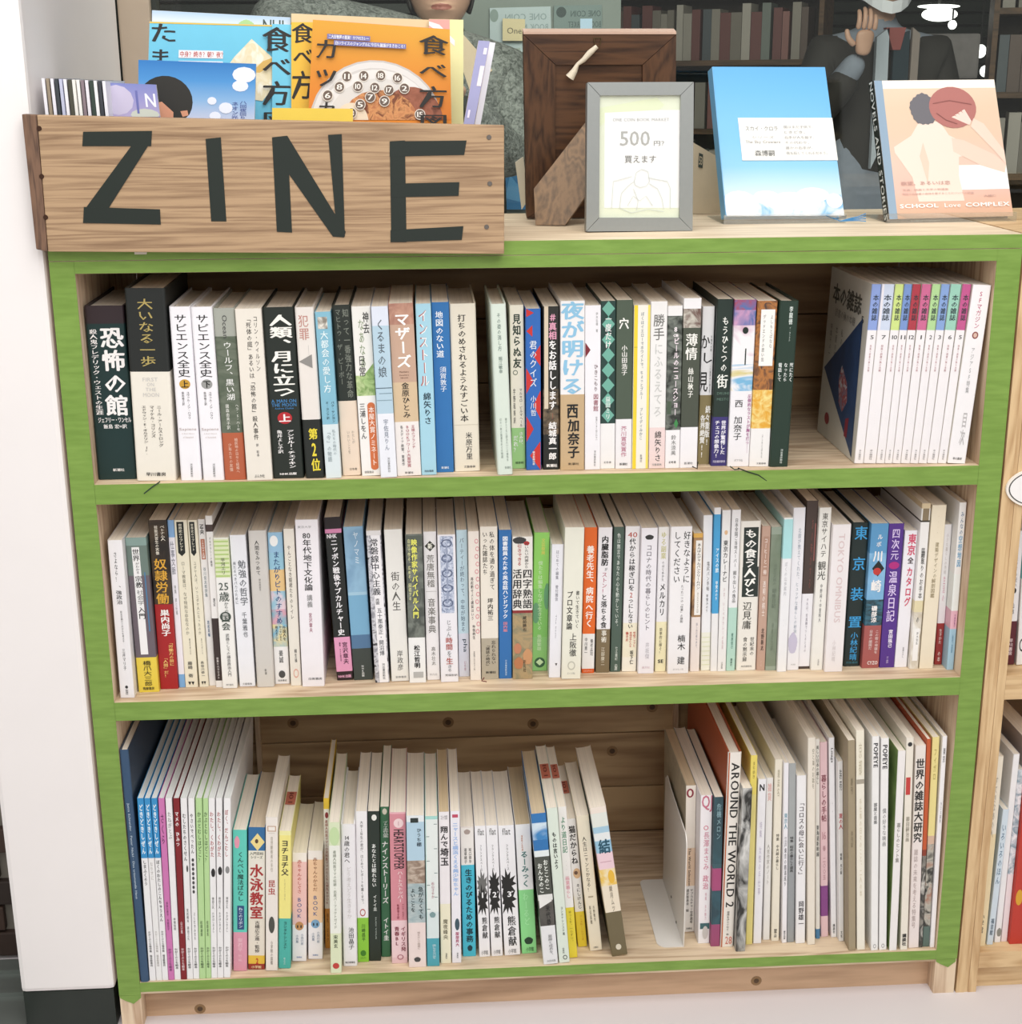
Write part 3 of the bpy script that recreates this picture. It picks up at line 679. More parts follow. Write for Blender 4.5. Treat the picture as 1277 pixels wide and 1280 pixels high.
f.grad('printed_panel', 0, 1, 0, 1, ['8088c4', '9c98cc', 'b4a8cc']); disc(f, .3, .5, .28, .45, 'c8c0d8', n=12); disc(f, .75, .95, .25, .2, 'c8ccc0', n=12); f.text('N', .78, .96, .28, .7, 'f0f0fa', 1); f.shape('#rect', .62, .66, .2, .9, '6c70b0')
# row of thin booklets seen edge on
ordn = ['first', 'second', 'third', 'fourth', 'fifth', 'sixth', 'seventh', 'eighth', 'ninth', 'tenth', 'eleventh', 'twelfth', 'thirteenth', 'fourteenth', 'fifteenth']
cols = ['f0eef4', '9a8c78', 'eceaf4', '3c4248', 'c4c8e0', 'f2f0f6', '4c4c40', 'f0eee8', 'f4f2ee', '8c7c84', 'ece8f0', '34443c', 'f4f4f6', '3c4048', 'f0f0f8']
for i, c in enumerate(cols):
    px0 = 49+i*5.3; px1 = px0+4.6+(3 if i in (6, 11) else 0)*.4
    P0, n = bplane(.040+.0016*i, .02); T = on_plane(px0, 101+i*.25, P0, n); Q = on_plane(px1, 101+i*.25, P0, n)
    sx = (T-A)@ex; wd = max(.0022, np.linalg.norm(Q-T)*.9); hh = T[2]-ZT-.0092
    lo = .0095+i*.0044
    r = empty('photo_booklet', tuple(A+ex*lo+ey*(.034)+np.array([0, 0, .0086])), (0, 0, yaw), ('thin pale' if lin(c)[0] > .4 else 'thin dark')+' booklet edge, '+ordn[i]+' from the left in the box', 'booklet', 'thin booklets leaning at the left of the box')
    k = (sx-lo)/hh*.9; k = max(-.0, min(k, 1)) if i > 6 else (sx-lo)/hh
    k = min(k, .25); k0 = (sx-lo)/hh
    V = [(0, 0, 0), (wd*.9, 0, 0), (wd*.9, .105, 0), (0, .105, 0)]; k0 = max(k0, -.003/hh)
    V += [(x+k0*hh, y, hh*1.02) for x, y, z in V]
    link('pages', V, [(0, 3, 2, 1), (4, 5, 6, 7), (0, 1, 5, 4), (1, 2, 6, 5), (2, 3, 7, 6), (3, 0, 4, 7)], paper(c), None, r)
P0, n = bplane(.05)
rb = None
for i, (t0, t1, b0, b1, yt, c, lb_) in enumerate([(598, 612, 580, 593, 51, 'a4a4cc', 'lilac card standing at right end of box, left of the two'), (612, 619, 594, 601, 53, 'eceaf2', 'white booklet edge at right end of box, behind the lilac card')]):
    P0, n = bplane(.03+.03*i); c4 = [on_plane(x, y, P0, n) for x, y in ((t0, yt), (t1, yt+1), (b1, 153), (b0, 152))]
    r = inbox('card', [(t0, yt), (t1, yt+1), (b1, 153), (b0, 152)], .03+.028*i, .012, lb_, 'card', paper(c), None, .03)
    if i == 0: r.shape('#rect', .55, .95, .3, .55, 'ece4e8'); r.shape('#rect', .6, .9, .08, .16, 'ece4f4'); r.shape('#rect', .2, .4, .85, .95, 'ece4f4')
# ------------------------------------------------------------------ brown picture frame seen from behind
DK = wood('35231a', '5f412c', 0, 30, .45, 'dk'); DKV = wood('35231a', '5f412c', 2, 30, .45, 'dkv'); MIDW = wood('5f4a34', '8a6c4c', 2, 32, .5, 'strut')
bot = at(750, 273, 2, ZT); yb = .243; tilt = .20
nF = np.array([0, -math.cos(tilt), -math.sin(tilt)]); P0 = np.array([.5, yb, ZT])
fr = empty('framed_picture', (.58, yb, ZT+.0006), (0, 0, 0), 'large dark brown wooden frame seen from behind, propped by its strut', 'picture frame')
def pl4(px, P0=P0, n=nF): return [on_plane(x, y, P0, n) for x, y in px]
O = [(654, 43), (845, 43), (843, 273), (658, 273)]; I_ = [(694, 81), (803, 81), (801, 250), (694, 250)]
def slab(name, pts3, n, th, m, parent, out=0, clampz=None):
    off = np.array(parent.location); V = [np.array(p)+n*out-off for p in pts3]+[np.array(p)-n*th-off for p in pts3]
    if clampz is not None: V = [np.array([v[0], v[1], max(v[2], clampz)]) for v in V]
    k = len(pts3); o = link(name, V, [list(range(k))[::-1], list(range(k, 2*k))]+[(i, (i+1) % k, (i+1) % k+k, i+k) for i in range(k)], m, None, parent); return o
O3, I3 = pl4(O), pl4(I_)
for k, m in ((0, DK), (1, DKV), (2, DK), (3, DKV)):
    k2 = (k+1) % 4; g = .0004
    a, b_, c_, d_ = O3[k], O3[k2], I3[k2], I3[k]; mid = (a+b_+c_+d_)/4
    slab('frame_rail', [p+(mid-p)/np.linalg.norm(mid-p)*g for p in (a, b_, c_, d_)], nF, .020, m, fr, 0, 0)
slab('back_panel', [p for p in I3], nF, .008, DK, fr, -.003)
slab('top_edge', pl4([(654, 39.5), (845, 39.5), (845, 42.6), (654, 42.6)]), nF, .020, plain('d8b8a4', .4, 0, .1, 40), fr, .0005)
hk = pl4([(747, 51)])[0]-np.array(fr.location); tz = pl4([(736, 78), (727, 76), (710, 99), (714, 100)])
MB().tube([hk+np.array([-.005, -.002, .003]), hk+np.array([.004, -.002, .003]), hk+np.array([.002, -.002, -.006]), hk+np.array([-.003, -.002, -.006]), hk+np.array([-.005, -.002, .003])], .0006, 6).build('hook', plain('6a5a40', .3, .9), fr)
T = [on_plane(x, y, P0+nF*.005, nF)-np.array(fr.location) for x, y in ((746, 58), (737, 66), (729, 75), (722, 80), (718, 88), (712, 97))]
MB().tube(T, [.0025, .0036, .003, .0022, .0036, .0055], 10).build('tassel', plain('e2d6c0', .8, 0, .15, 300), fr, smooth=True)
# strut: a slab from the hinge out to its foot
a1 = on_plane(735, 150, P0+nF*.004, nF); a2 = on_plane(742, 178, P0+nF*.004, nF)
f1 = at(668, 281.5, 2, ZT+.0008); f2 = at(706, 282, 2, ZT+.0008); e1 = f1+np.array([-.001, .004, .037])
sn = np.cross(f2-f1, a1-f1); sn /= np.linalg.norm(sn); sn = sn if sn[1] < 0 else -sn
pts = [on_plane(x, y, f1, sn) for x, y in ((737, 146), (667, 236), (669, 281.5), (706, 281.5), (760, 205))]
slab('strut', pts, sn, .006, MIDW, fr, 0, 0)
# ------------------------------------------------------------------ silver frame with the price card
P0 = np.array([.6, .075, ZT]); t2 = .08; nS = np.array([0.03, -math.cos(t2), math.sin(t2)]); nS /= np.linalg.norm(nS)
sf = empty('framed_price_card', (.61, .078, ZT+.0004), (0, 0, 0), 'grey photo frame holding a white card about 500 yen, standing in front', 'picture frame')
O3 = [on_plane(x, y, P0, nS) for x, y in ((734, 102.8), (867, 102.3), (865.4, 289.5), (732.4, 289.5))]
I3 = [on_plane(x, y, P0, nS) for x, y in ((749.6, 119.3), (850.6, 118.8), (849, 272), (748.7, 272))]
SV = plain('8f9290', .42, .35, .06, 200)
for k in range(4):
    k2 = (k+1) % 4; a, b_, c_, d_ = O3[k], O3[k2], I3[k2], I3[k]; mid = (a+b_+c_+d_)/4
    slab('frame_rail', [p+(mid-p)/np.linalg.norm(mid-p)*.0003 for p in (a, b_, c_, d_)], nS, .014, SV, sf, 0, 0)
ff = Face([(749.6, 119.3), (850.6, 118.8), (849, 272), (748.7, 272)], P0-nS*.004, nS, .006, sf, 'card', paper('eef4dc'))
ff.shape('#rect', .06, 1, .12, .92, 'fbfbfa', 'printed_panel'); ff.poly([(.7, .02), (.8, .08), (.72, .12), (.06, .14), (.06, .22), (0, .25), (0, .22), (0, .1)], 'e8f0cc') 
ff.text('ONE COIN BOOK MARKET', .16, .86, .185, .21, 'a9a9a6'); ff.text('500', .25, .62, .29, .41, 'b4b4b0'); ff.text('円？', .67, .8, .37, .41, '8c8c88'); ff.text('買えます', .31, .7, .49, .55, '80807c', 0)
def line(f, pts, c, w=.006, name='printed_line'):
    V = []; Fs = []
    for i, (u, v) in enumerate(pts):
        a = pts[max(0, i-1)]; b_ = pts[min(len(pts)-1, i+1)]; dx, dy = b_[0]-a[0], b_[1]-a[1]; L = math.hypot(dx, dy) or 1
        V += [f.pt(u-dy/L*w, v+dx/L*w*.66, .0012), f.pt(u+dy/L*w, v-dx/L*w*.66, .0012)]
    for i in range(len(pts)-1): Fs.append((2*i, 2*i+1, 2*i+3, 2*i+2))
    link(name, V, Fs, ink(c), None, f.parent)
for pts in ([(.43, .7), (.45, .63), (.52, .6), (.6, .62), (.62, .7), (.58, .74), (.5, .75), (.44, .73), (.43, .7)], [(.43, .7), (.35, .74), (.27, .8), (.25, .92)], [(.62, .72), (.72, .76), (.78, .85), (.8, .93)], [(.15, .92), (.17, .7), (.4, .66)], [(.6, .67), (.84, .7), (.88, .76), (.88, .93)], [(.35, .9), (.42, .82), (.5, .86), (.58, .82), (.66, .9)], [(.42, .76), (.48, .86), (.46, .94)], [(.25, .92), (.4, .96), (.6, .93), (.8, .95)]):
    line(ff, pts, 'd4dad6', .004)
slab('glazing', [p-nS*.0005 for p in I3], nS, .0008, clear('frame_glass', (1, 1, 1, 1), .06), sf, 0)
# ------------------------------------------------------------------ two books on clear stands
CL = clear('acrylic', (.93, .95, .96, 1), .22, .05)
def stand(fc, lab, x0, x1, yb, parentname='acrylic_stand'):
    """clear stand: lip in front, ledge under the book, back rest and foot"""
    r = empty(parentname, (float((x0+x1)/2), float(yb), ZT+.0001), (0, 0, 0), lab, 'book stand'); w = (x1-x0)/2
    MB().box(-w, w, -.016, .001, 0, .0004).build('ledge', CL, r); MB().box(-w, w, -.0175, -.016, 0, .011).build('lip', CL, r)
    MB().box(-w, w, .001, .085, 0, .0015).build('foot', CL, r)
    mb = MB().prism([(.033, .0016), (.0345, .0016), (.062, .085), (.0605, .085)], -w*.8, w*.8, 0)
    mb.build('back_rest', CL, r); return r
def display_book(px, yb, tl, th, label, front, spinem, pages='ece4d4', spw=0):
    tl = tl; n = np.array([.10, -math.cos(tl), math.sin(tl)]); n /= np.linalg.norm(n)
    P0 = np.array([at(px[3][0], px[3][1], 1, yb)[0], yb, at(px[3][0], px[3][1], 1, yb)[2]])
    c = [on_plane(x, y, P0, n) for x, y in px]; root = empty('display_book', tuple((c[2]+c[3])/2), (0, 0, 0), label, 'book')
    F_ = Face(px, P0, n, .0012, root, 'front_cover', front)
    off = F_.off; cs = [p-off for p in F_.c]; bk = -n
    def sub(i, t): return cs[i]+bk*t
    def quadbox(name, q, t0, t1, m):
        V = [p+bk*t0 for p in q]+[p+bk*t1 for p in q]
        link(name, V, [(3, 2, 1, 0), (4, 5, 6, 7), (0, 1, 5, 4), (1, 2, 6, 5), (2, 3, 7, 6), (3, 0, 4, 7)], m, None, root)
    quadbox('back_cover', cs, th-.0012, th, spinem)
    ctr = sum(cs)/4; ins = [p+(ctr-p)*.035 for p in cs]; quadbox('page_block', ins, .0013, th-.0013, pages_mat(pages, 1))
    e = (cs[1]-cs[0])/np.linalg.norm(cs[1]-cs[0])*.0025
    quadbox('spine', [cs[0]-e*.3, cs[0]+e*.7, cs[3]+e*.7, cs[3]-e*.3], .0001, th, spinem)
    return F_, root
F1, r1 = display_book([(890.5, 83.5), (1030.7, 84), (1055, 269.5), (907.6, 270.4)], .150, .30, .018, 'sky blue book with white paper band and clouds, on a clear stand', paper('6cb4e4'), paper('7cbce8'))
F1.grad('printed_sky', 0, 1, 0, 1, ['5aa8e0', '66b2e6', '74baea', '7cc0ea', '8cc8ec', 'c8e2f2', 'd8e8f2'])
F1.shape('#rect', 0, 1, .86, 1, 'f8fafd,dfeaf4,8cc0e4,34', 'printed_cloud')
for x, y, rx, ry, c in ((.12, .93, .16, .1, 'f2f4f8'), (.55, .9, .16, .06, 'f4f6fa'), (.75, .86, .14, .05, 'eef2f8'), (.93, .9, .07, .05, 'f2f4fa'), (.35, .86, .1, .03, 'eef4fa')):
    disc(F1, x, y, rx, ry, c, 'printed_cloud', 16)
link('paper_band', [F1.pt(u, v, l) for l in (.0004, .0012) for u, v in ((.175, .343), (1.003, .343), (1.004, .628), (.178, .628))], [(3, 2, 1, 0), (4, 5, 6, 7), (0, 1, 5, 4), (1, 2, 6, 5), (2, 3, 7, 6), (3, 0, 4, 7)], paper('f1f0ec'), None, r1)
F1.l = 20
F1.text('スカイ・クロラ', .23, .51, .4, .43, '8c8c8a'); F1.text('シリーズ', .28, .47, .465, .482, 'b4b4b2'); F1.text('The Sky Crawlers', .22, .52, .495, .52, 'a09c98'); F1.text('森博嗣', .29, .46, .56, .6, '7c7c7a')
for i, t in enumerate(['僕はまだ子供で、', 'ときどき、', '右手が人を殺す。', 'その代わり、', '誰かの右手が、', '僕を殺してくれるだろう。']): F1.text(t, .56, (.62+.025*len(t)), .395+.035*i, .415+.035*i, 'b4b4b4')
rp = at(1046, 272, 1, .14)-np.array(r1.location)
mb = MB()
for k in range(4):
    q = [at(x, y, 1, .135)-np.array(r1.location) for x, y in ((1040, 272), (1050, 276.5), (1062, 273+k), (1072, 271+1.6*k), (1082, 267+3.2*k))]
    mb.tube(q, .0006, 5)
mb.build('ribbon', plain('4a8cc0', .6), r1)
stand(F1, 'clear acrylic stand under the sky blue book', F1.c[3][0]-.003, F1.c[2][0]-.002, .166)
F2, r2 = display_book([(1092, 101), (1242, 99.4), (1266, 270), (1111.5, 274)], .140, .25, .015, 'pale book with bare-backed figure holding a basketball, on a clear stand', paper('ecd8c8'), plain('2a2f2a', .4, 0, .1, 50))
F2.grad('printed_photo', .065, 1, 0, 1, ['e2ccb4', 'dfc4aa', 'dfc2aa', 'e2c2b2', 'e2baac', 'dcb090']); F2.shape('#rect', 0, .065, 0, 1, '8ea6bc', 'printed_panel')
F2.shape('#rect', .065, 1, 0, .06, 'f8f0e4', 'printed_panel'); F2.shape('#rect', .6, 1, .62, .8, 'f6f2f0', 'printed_panel')
F2.poly([(.1, .48), (.25, .4), (.33, .3), (.5, .3), (.56, .4), (.68, .46), (.78, .54), (.62, .56), (.6, .7), (.62, .88), (.25, .88), (.22, .7), (.1, .52)], 'eedacd', 'printed_figure'); F2.poly([(.58, .42), (.68, .44), (.92, .55), (1, .62), (.98, .68), (.78, .62), (.58, .52)], 'e9ccbc', 'printed_figure'); F2.poly([(.78, .28), (.86, .32), (1, .52), (1, .62), (.92, .52), (.75, .34)], 'ebd0c0', 'printed_figure')
F2.poly([(.3, .55), (.34, .45), (.37, .6), (.34, .75)], 'e6cab8', 'printed_shade'); F2.shape('#hair', .26, .5, .09, .33, '6c6a70', 'printed_hair'); disc(F2, .62, .2, .195, .15, 'b0706a', 'printed_ball', 26)
line(F2, [(.46, .17), (.6, .15), (.78, .18)], '8c5450', .004); line(F2, [(.48, .24), (.55, .29), (.64, .32)], '8c5450', .004)
for k in range(4): F2.poly([(.6+.03*k, .27-.015*k), (.625+.03*k, .26-.015*k), (.76, .3), (.74, .33)], 'f0d4c8', 'printed_fingers')
F2.text('欲望、あるいは恋', .12, .52, .73, .76, 'c49c94'); F2.text('写真、映画と文学の物語集', .13, .5, .785, .8, 'cca8a0'); F2.text('見知らぬ他者の肉体を愛することについての試論', .12, .7, .815, .83, 'cca8a0'); F2.text('大橋仁', .78, .88, .84, .855, 'b89890')
F2.text('SCHOOL', .09, .4, .895, .925, 'fbf8f6', 2); F2.text('Love', .45, .58, .895, .925, 'fbf8f6', 0); F2.text('COMPLEX', .62, .98, .895, .925, 'fbf8f6', 2)
# spine writing
sp0, sp3 = F2.c[0], F2.c[3]
prep_glyphs([(c, 1) for c in 'NOVELS AND STORIES']); vs, fs = lay('NOVELS AND STORIES', 1, 'r'); nb = -F2.n; ly = layers()
link('spine_text', [tuple(sp0*(1+y)+sp3*(-y)+nb*(.0075-x*.009)-np.array([.0012+.00002*k, .0004, 0])-F2.off) for (x, y), k in zip(vs, ly)], fs, ink('d8dcd8'), None, r2)
stand(F2, 'clear acrylic stand under the basketball book', F2.c[3][0]-.003, F2.c[2][0]-.002, .158)
# small things at the back of the shelf top
ev = empty('envelope', (.71, .30, ZT+.0004), (0, 0, 0), 'cream cardboard folder behind the grey frame, left of the blue book', 'folder')
Face([(866, 178), (897, 196), (905, 266), (866, 267)], np.array([.7, .29, ZT]), (0, -1, 0), .006, ev, 'card', plain('d9c9ac', .7, 0, .1, 60))
fe = Face([(873.5, 191), (878.5, 193), (878, 210), (872.5, 209)], np.array([.7, .2885, ZT]), (0, -1, 0), .0005, ev, 'printed_logo', ink('3c4640')); fe.text('53', .15, .85, .2, .8, 'd9c9ac', 1)
cb = empty('book', (.487, .30, ZT+.0004), (0, 0, 0), 'small cream booklet leaning behind the brown frame, right of box', 'book')
Face([(644, 203), (654, 196), (660, 250), (652, 262)], np.array([.7, .30, ZT]), (0, -1, 0), .006, cb, 'cover', paper('e6dfc8'))
lk = empty('paper_slip', tuple(at(175, 314, 1, -.008)), (0, 0, 0), 'tiny white paper slip peeping out under the wooden box', 'paper')
Face([(168, 312), (184, 312), (183, 318), (168, 318)], np.array([0, -.004, ZT]), (0, -1, 0), .0006, lk, 'slip', paper('e8e0d0'))
# ------------------------------------------------------------------ white bookend on the bottom shelf
WM = plain('e6e2dc', .4, .1, .03, 60)
y0 = at(855, 1184, 2, Z3)[1]; xr = at(855, 1184, 2, Z3)[0]
be = empty('bookend', (xr-.0012, y0, Z3+.0003), (0, 0, 0), 'white metal bookend on the bottom shelf beside the magazines', 'bookend')
tl_ = at(800, 1101, 2, Z3); bl_ = at(818, 1184, 2, Z3); dy = tl_[1]-y0; lw = (xr-bl_[0])*1.05
def rc(cx, cy, r, a0, a1, n=6): return [(cx+r*math.cos(math.radians(a0+(a1-a0)*i/n)), cy+r*math.sin(math.radians(a0+(a1-a0)*i/n))) for i in range(n+1)]
lw = xr-at(800, 1101, 2, Z3)[0]
MB().prism([(0, 0)]+rc(-lw+.012, .012, .012, 270, 180)+rc(-lw+.008, dy-.008, .008, 180, 90)+[(0, dy)], 0, .0012, 2).build('base_plate', WM, be)
h1 = at(855, 1058, 1, y0)[2]-Z3; h2 = at(834, 994, 1, y0+dy*.9)[2]-Z3
MB().prism([(0, 0), (0, h1*.92)]+rc(.018, h1*.98, .018, 180, 120)+[(dy*.75, h1*1.12), (dy*.92, h1*1.15), (dy, h1*1.08), (dy, 0)], -.0002, .0010, 0).build('upright', WM, be)
for px, py in ((839, 1121), (845, 1156)): 
    P = at(px, py, 0, xr-.0016)-np.array(be.location); P[2] = max(P[2], .004); MB().tube([P, P+np.array([-.0006, 0, 0])], .0018, 10).build('rivet', plain('5a5048', .5), be)
# ribbons hanging from the top-row books
def ribbon(px, c, lab, Y=-.001):
    q = [at(x, y, 1, Y+.0005*i) for i, (x, y) in enumerate(px)]; r = q[0]
    mb = MB().tube([p-r for p in q], .0007, 5); o = mb.build('bookmark_ribbon', plain(c, .8)); o.location = r; tag(o, lab, 'ribbon', None)
ribbon([(922, 585), (935, 590), (948, 594), (958, 601)], '1f2a22', 'dark bookmark ribbon over top shelf edge, right of the other')
ribbon([(912, 583), (918, 587), (925, 586)], '3a4a38', 'short greenish bookmark ribbon beside the violet-banded book foot')
ribbon([(200, 602), (190, 609), (180, 617)], '2a4030', 'dark green ribbon hanging below the black and cream book')
ribbon([(865, 583), (871, 586), (872, 577)], '1c1c1c', 'black ribbon curl at the foot of the khaki-banded book')
ribbon([(605, 847), (602, 851), (608, 852)], '6c2420', 'dark red ribbon tip below the grey-banded cream book')
# ------------------------------------------------------------------ the books: corners read in the photograph, colours, print
WH = 'f3f0ee'; CM = 'ece3d3'; BK = '1d211f'
row('one', Z1, 'on the top shelf', 'books standing on the top shelf')
crop('A')
b(105,330,232,190,400,1190, [(.1,'2e2024'),(1,'10302f')], [('恐怖の館',.115,.63,.14,.6,WH,2),('S:殺人鬼フレデリック・ウェストの生涯',.13,.62,-.32,.2,WH,1),('A:ジェフリー・ワンセル',.635,.665,.05,.85,WH,1,'h'),('A:飯島 宏=訳',.675,.7,.05,.6,WH,1,'h'),('P:新潮社',.935,.952,.05,.3,WH,1,'h')],
  'thick dark teal hardback with heavy white lettering, leftmost', 'teal hardback', hard=1)
b(328,560,135,405,615,1198, [(.425,BK),(1,'efe9dc')], [('大いなる一歩',.05,.4,-.02,.4,'b3a05e',0),('FIRST',.455,.475,.0,.38,'c9c6c2',0,'h'),('ON',.482,.5,.0,.18,'c9c6c2',0,'h'),('THE',.508,.526,.0,.26,'c9c6c2',0,'h'),('MOON',.535,.555,.0,.4,'c9c6c2',0,'h'),('A:ニール・アームストロング',.6,.82,.18,.12,'3a3834'),('A:マイケル・コリンズ',.6,.77,.0,.12,'3a3834'),('A:エドウィン・E・オルドリン Jr.',.6,.86,-.2,.12,'3a3834'),('P:早川書房',.955,.975,.0,.5,'222222',1,'h')],
  'tall thick book, black above and cream below, gold title', 'black-and-cream book', hard=1)
for i, (a, c, dd, lb) in enumerate([((578,697,237,645,760,1195), 'c99a35', '上', 'white book with black title over a gold disc'), ((700,820,238,768,885,1195), '9a9a98', '下', 'white book with black title over a grey disc')]):
    b(*a, 'f6f4f8', [('サピエンス全史',.04,.4,0,.6,'222222'),('#disc',.41,.465,0,.52,c),(dd,.415,.46,0,.36,'111111',2),('A:ユヴァル・ノア・ハラリ',.48,.64,.12,.15,'333333'),('A:柴田裕之訳',.48,.56,-.12,.12,'555555'),('Sapiens',.69,.71,0,.8,'b9aaa6',0,'h'),('S:A Brief History',.72,.73,0,.6,'c9bcb8',0,'h'),('S:of Humankind',.74,.75,0,.5,'c9bcb8',0,'h'),('P:河出書房新社',.9,.98,.05,.12,'666666')], lb, ('gold-disc white book','grey-disc white book')[i], hard=1)
b(815,938,245,888,1005,1192, [(.16,'a9aca2'),(.72,'55604f,6d7565,30,3'),(1,'b8603f')], [('Ocean',.04,.17,0,.22,'444444',0,'r'),('ウールフ、黒い湖',.19,.53,.05,.4,'eeeeea'),('A:ヘラ・S・ハーセ',.55,.71,.3,.16,'e8e8e0'),('A:國森由美子訳',.55,.7,-.15,.16,'e8e8e0'),('S:植民地の日々と結婚へ',.75,.96,.15,.16,'e8c4b0'),('S:少年たちの友情',.78,.95,-.15,.16,'e8c4b0')], 'grey-green landscape book with terracotta foot band', 'terracotta-footed book', hard=1)
b(940,1088,248,1012,1150,1197, 'ede6da', [('コリン・ウィルソン',.04,.36,.25,.17,'4a4640'),('﹁死体の庭﹂あるいは﹁恐怖の館﹂殺人事件',.04,.76,-.02,.2,'3c3934'),('A:訳 松本',.78,.86,0,.1,'555555'),('P:ぶんか社',.965,.985,0,.4,'444444',0,'h')], 'cream book with two columns of fine black title print', 'two-column cream book')
b(1090,1268,240,1156,1322,1184, '1e2620', [('人類、月に立つ',.04,.52,.05,.72,'f4f2ea',2),('A MAN ON',.53,.55,.0,.8,'3f7fb5',1,'h'),('THE MOON',.553,.573,.0,.8,'3f7fb5',1,'h'),('Andrew Chaikin',.578,.588,.0,.6,'3f7fb5',1,'h'),('#disc',.605,.675,0,.47,'b5242c'),('上',.615,.665,0,.4,WH,2),('A:アンドルー・チェイキン',.71,.94,.15,.24,WH,2),('A:亀井よし子訳',.71,.85,-.2,.18,WH,1),('P:NHK出版',.965,.98,0,.55,WH,2,'h')], 'black book with large white title and a red disc', 'red-disc black book', hard=1)
crop('B')
b(165,275,240,232,330,1183, [(.65,'ebe4dd'),(1,'1f2420')], [('犯罪',.04,.19,-.08,.55,'c08a80'),('|',.2,.27,.1,.1,'999999'),('#triL',.27,.35,-.1,.7,'8f8c88'),('第',.7,.77,.05,.5,'e8d53c',2),('2',.77,.88,.05,.5,'e8d53c',2),('位',.88,.96,.1,.5,'e8d53c',2)], 'grey-white book whose black foot band has yellow print', None, hard=1)
b(280,365,265,340,428,1183, [(.67,'86bdd2'),(1,'dde8ea')], [('#rect',.03,.1,-.05,.6,'8a8378,e6e2d8,90'),('大都会の愛し方',.11,.48,0,.5,'e8f4f6'),('A:パク・サンヨン',.53,.66,.25,.22,'26424e'),('A:オ・ヨンア訳',.53,.64,-.1,.18,'26424e'),('S:私たちの時代の',.7,.86,.2,.22,'9aa7ab'),('S:﹁今﹂の物語',.7,.9,-.15,.28,'9aa7ab')], 'pale blue book with white title and whiter foot', 'pale blue book')
b(370,478,228,435,535,1168, [(.555,'252c26'),(1,'ecd9c5')], [('知って一番強力な革命',.02,.54,.2,.34,'7e8378'),('マヒトゥ・ザ・ピーポー',.02,.46,-.2,.3,'7e8378'),('S:わたしが',.73,.81,.2,.16,'a89c90'),('S:いたいことを',.73,.87,-.05,.16,'a89c90'),('P:幻冬舎',.955,.97,.1,.4,'4a4540',0,'h')], 'book with dark grey-lettered top and beige lower half', 'grey-lettered dark book', hard=1)
b(480,585,235,540,643,1170, [(.4,'f1efe9'),(.52,'7fa05c,c8d8a0,120'),(1,'f4f2ee')], [('#triL',.33,.52,.15,.8,'7fa05c,aec988,120'),('神去',.03,.16,.22,.34,'3a3a36',1),('なあなあ',.07,.36,-.05,.32,'8a9a78'),('日常',.28,.41,-.12,.38,'3a3a36'),('A:三浦しをん',.56,.78,-.25,.32,'333333'),('#rect',.575,.95,.22,.4,'cf7040'),('#disc',.56,.6,.22,.4,'cf7040'),('#disc',.93,.965,.22,.4,'cf7040'),('S:本屋大賞ノミネート',.585,.94,.22,.3,'fbe8dc',1),('P:徳間書店',.97,.985,-.1,.5,'777777',0,'h')], 'white book with green hill picture and orange capsule label', 'orange-capsule book')
b(588,682,235,648,738,1185, [(.11,'dfe5f2'),(.62,'b9d3e2'),(1,'eef0f7')], [('くるまの娘',.07,.41,-.02,.52,'55606a'),('#rect',.468,.472,0,1,'3b5260'),('#rect',.5,.503,.1,.8,'6a8492'),('#rect',.54,.543,0,.9,'7d97a4'),('A:宇佐見りん',.65,.84,.0,.3,'8890a0'),('P:河出書房新社',.88,.97,.05,.16,'888888')], 'pale lilac-blue book with ripple lines', None)
b(683,822,218,735,865,1170, [(.12,'a87868,c79a84,60'),(.45,'c9a791'),(.68,'d9bf9c'),(1,'f0eae6')], [('マザーズ',.05,.37,.02,.62,'fdfbf6',2),('Mothers',.385,.395,0,.38,'6a4c3c',0,'h'),('Kanehara',.405,.412,0,.38,'6a4c3c',0,'h'),('Hitomi',.42,.428,0,.3,'6a4c3c',0,'h'),('A:金原ひとみ',.45,.66,.02,.32,'222222'),('S:王様のブランチ',.7,.84,.25,.15,'b0606c'),('S:BOOKアワード大賞受賞',.7,.95,.02,.17,'b0606c'),('S:各メディア絶賛、驚異作',.7,.94,-.22,.12,'666666'),('P:新潮社',.975,.988,0,.35,'555555',0,'h')], 'tan to pink book with bold white title', 'tan-and-pink book')
b(828,925,220,872,945,1165, 'a8d5e6', [('インストール',.03,.48,-.05,.62,'b0605c',1),('インストール',.032,.478,.0,.5,'eef6f8',0),('A:綿矢りさ',.51,.7,.05,.5,'243a48',1),('P:河出書房',.97,.983,0,.6,'334455',1,'h')], 'light blue book with red-edged white title', 'light blue red-lettered book')
b(925,1018,212,950,1048,1150, '2f74b4', [('地図のない道',.05,.32,-.08,.45,'f3f6fa',1),('須賀敦子',.37,.52,.05,.38,'e8eef6'),('P:新潮社',.965,.98,0,.45,'e8eef6',1,'h')], 'solid medium blue book with white title', 'solid blue book')
b(1020,1165,220,1050,1192,1145, 'e9e1cf', [('打ちのめされるようなすごい本',.06,.7,-.05,.32,'2c2a26',1),('#rect',.715,.718,0,1,'cfc6b4'),('A:米原万里',.76,.93,.1,.26,'333333'),('P:文藝春秋',.965,.98,.1,.45,'555555',0,'h')], 'thick cream hardback with long black title', 'thick cream hardback', hard=1)
crop('C')
b(95,190,222,145,220,1165, 'd9e4d8', [('その姿の消し方',.05,.27,0,.26,'6c8078'),('A:堀江敏幸',.3,.4,0,.26,'6c8078'),('S:誰かとともに読みたいこの景色を',.66,.92,.2,.14,'8c9890'),('S:幻の一枚の葉書をめぐる物語',.66,.9,-.15,.14,'8c9890'),('P:新潮社',.95,.965,.2,.4,'8c9890',0,'h')], 'pale mint book tilting left with faint grey print', 'pale mint tilting book', hard=1)
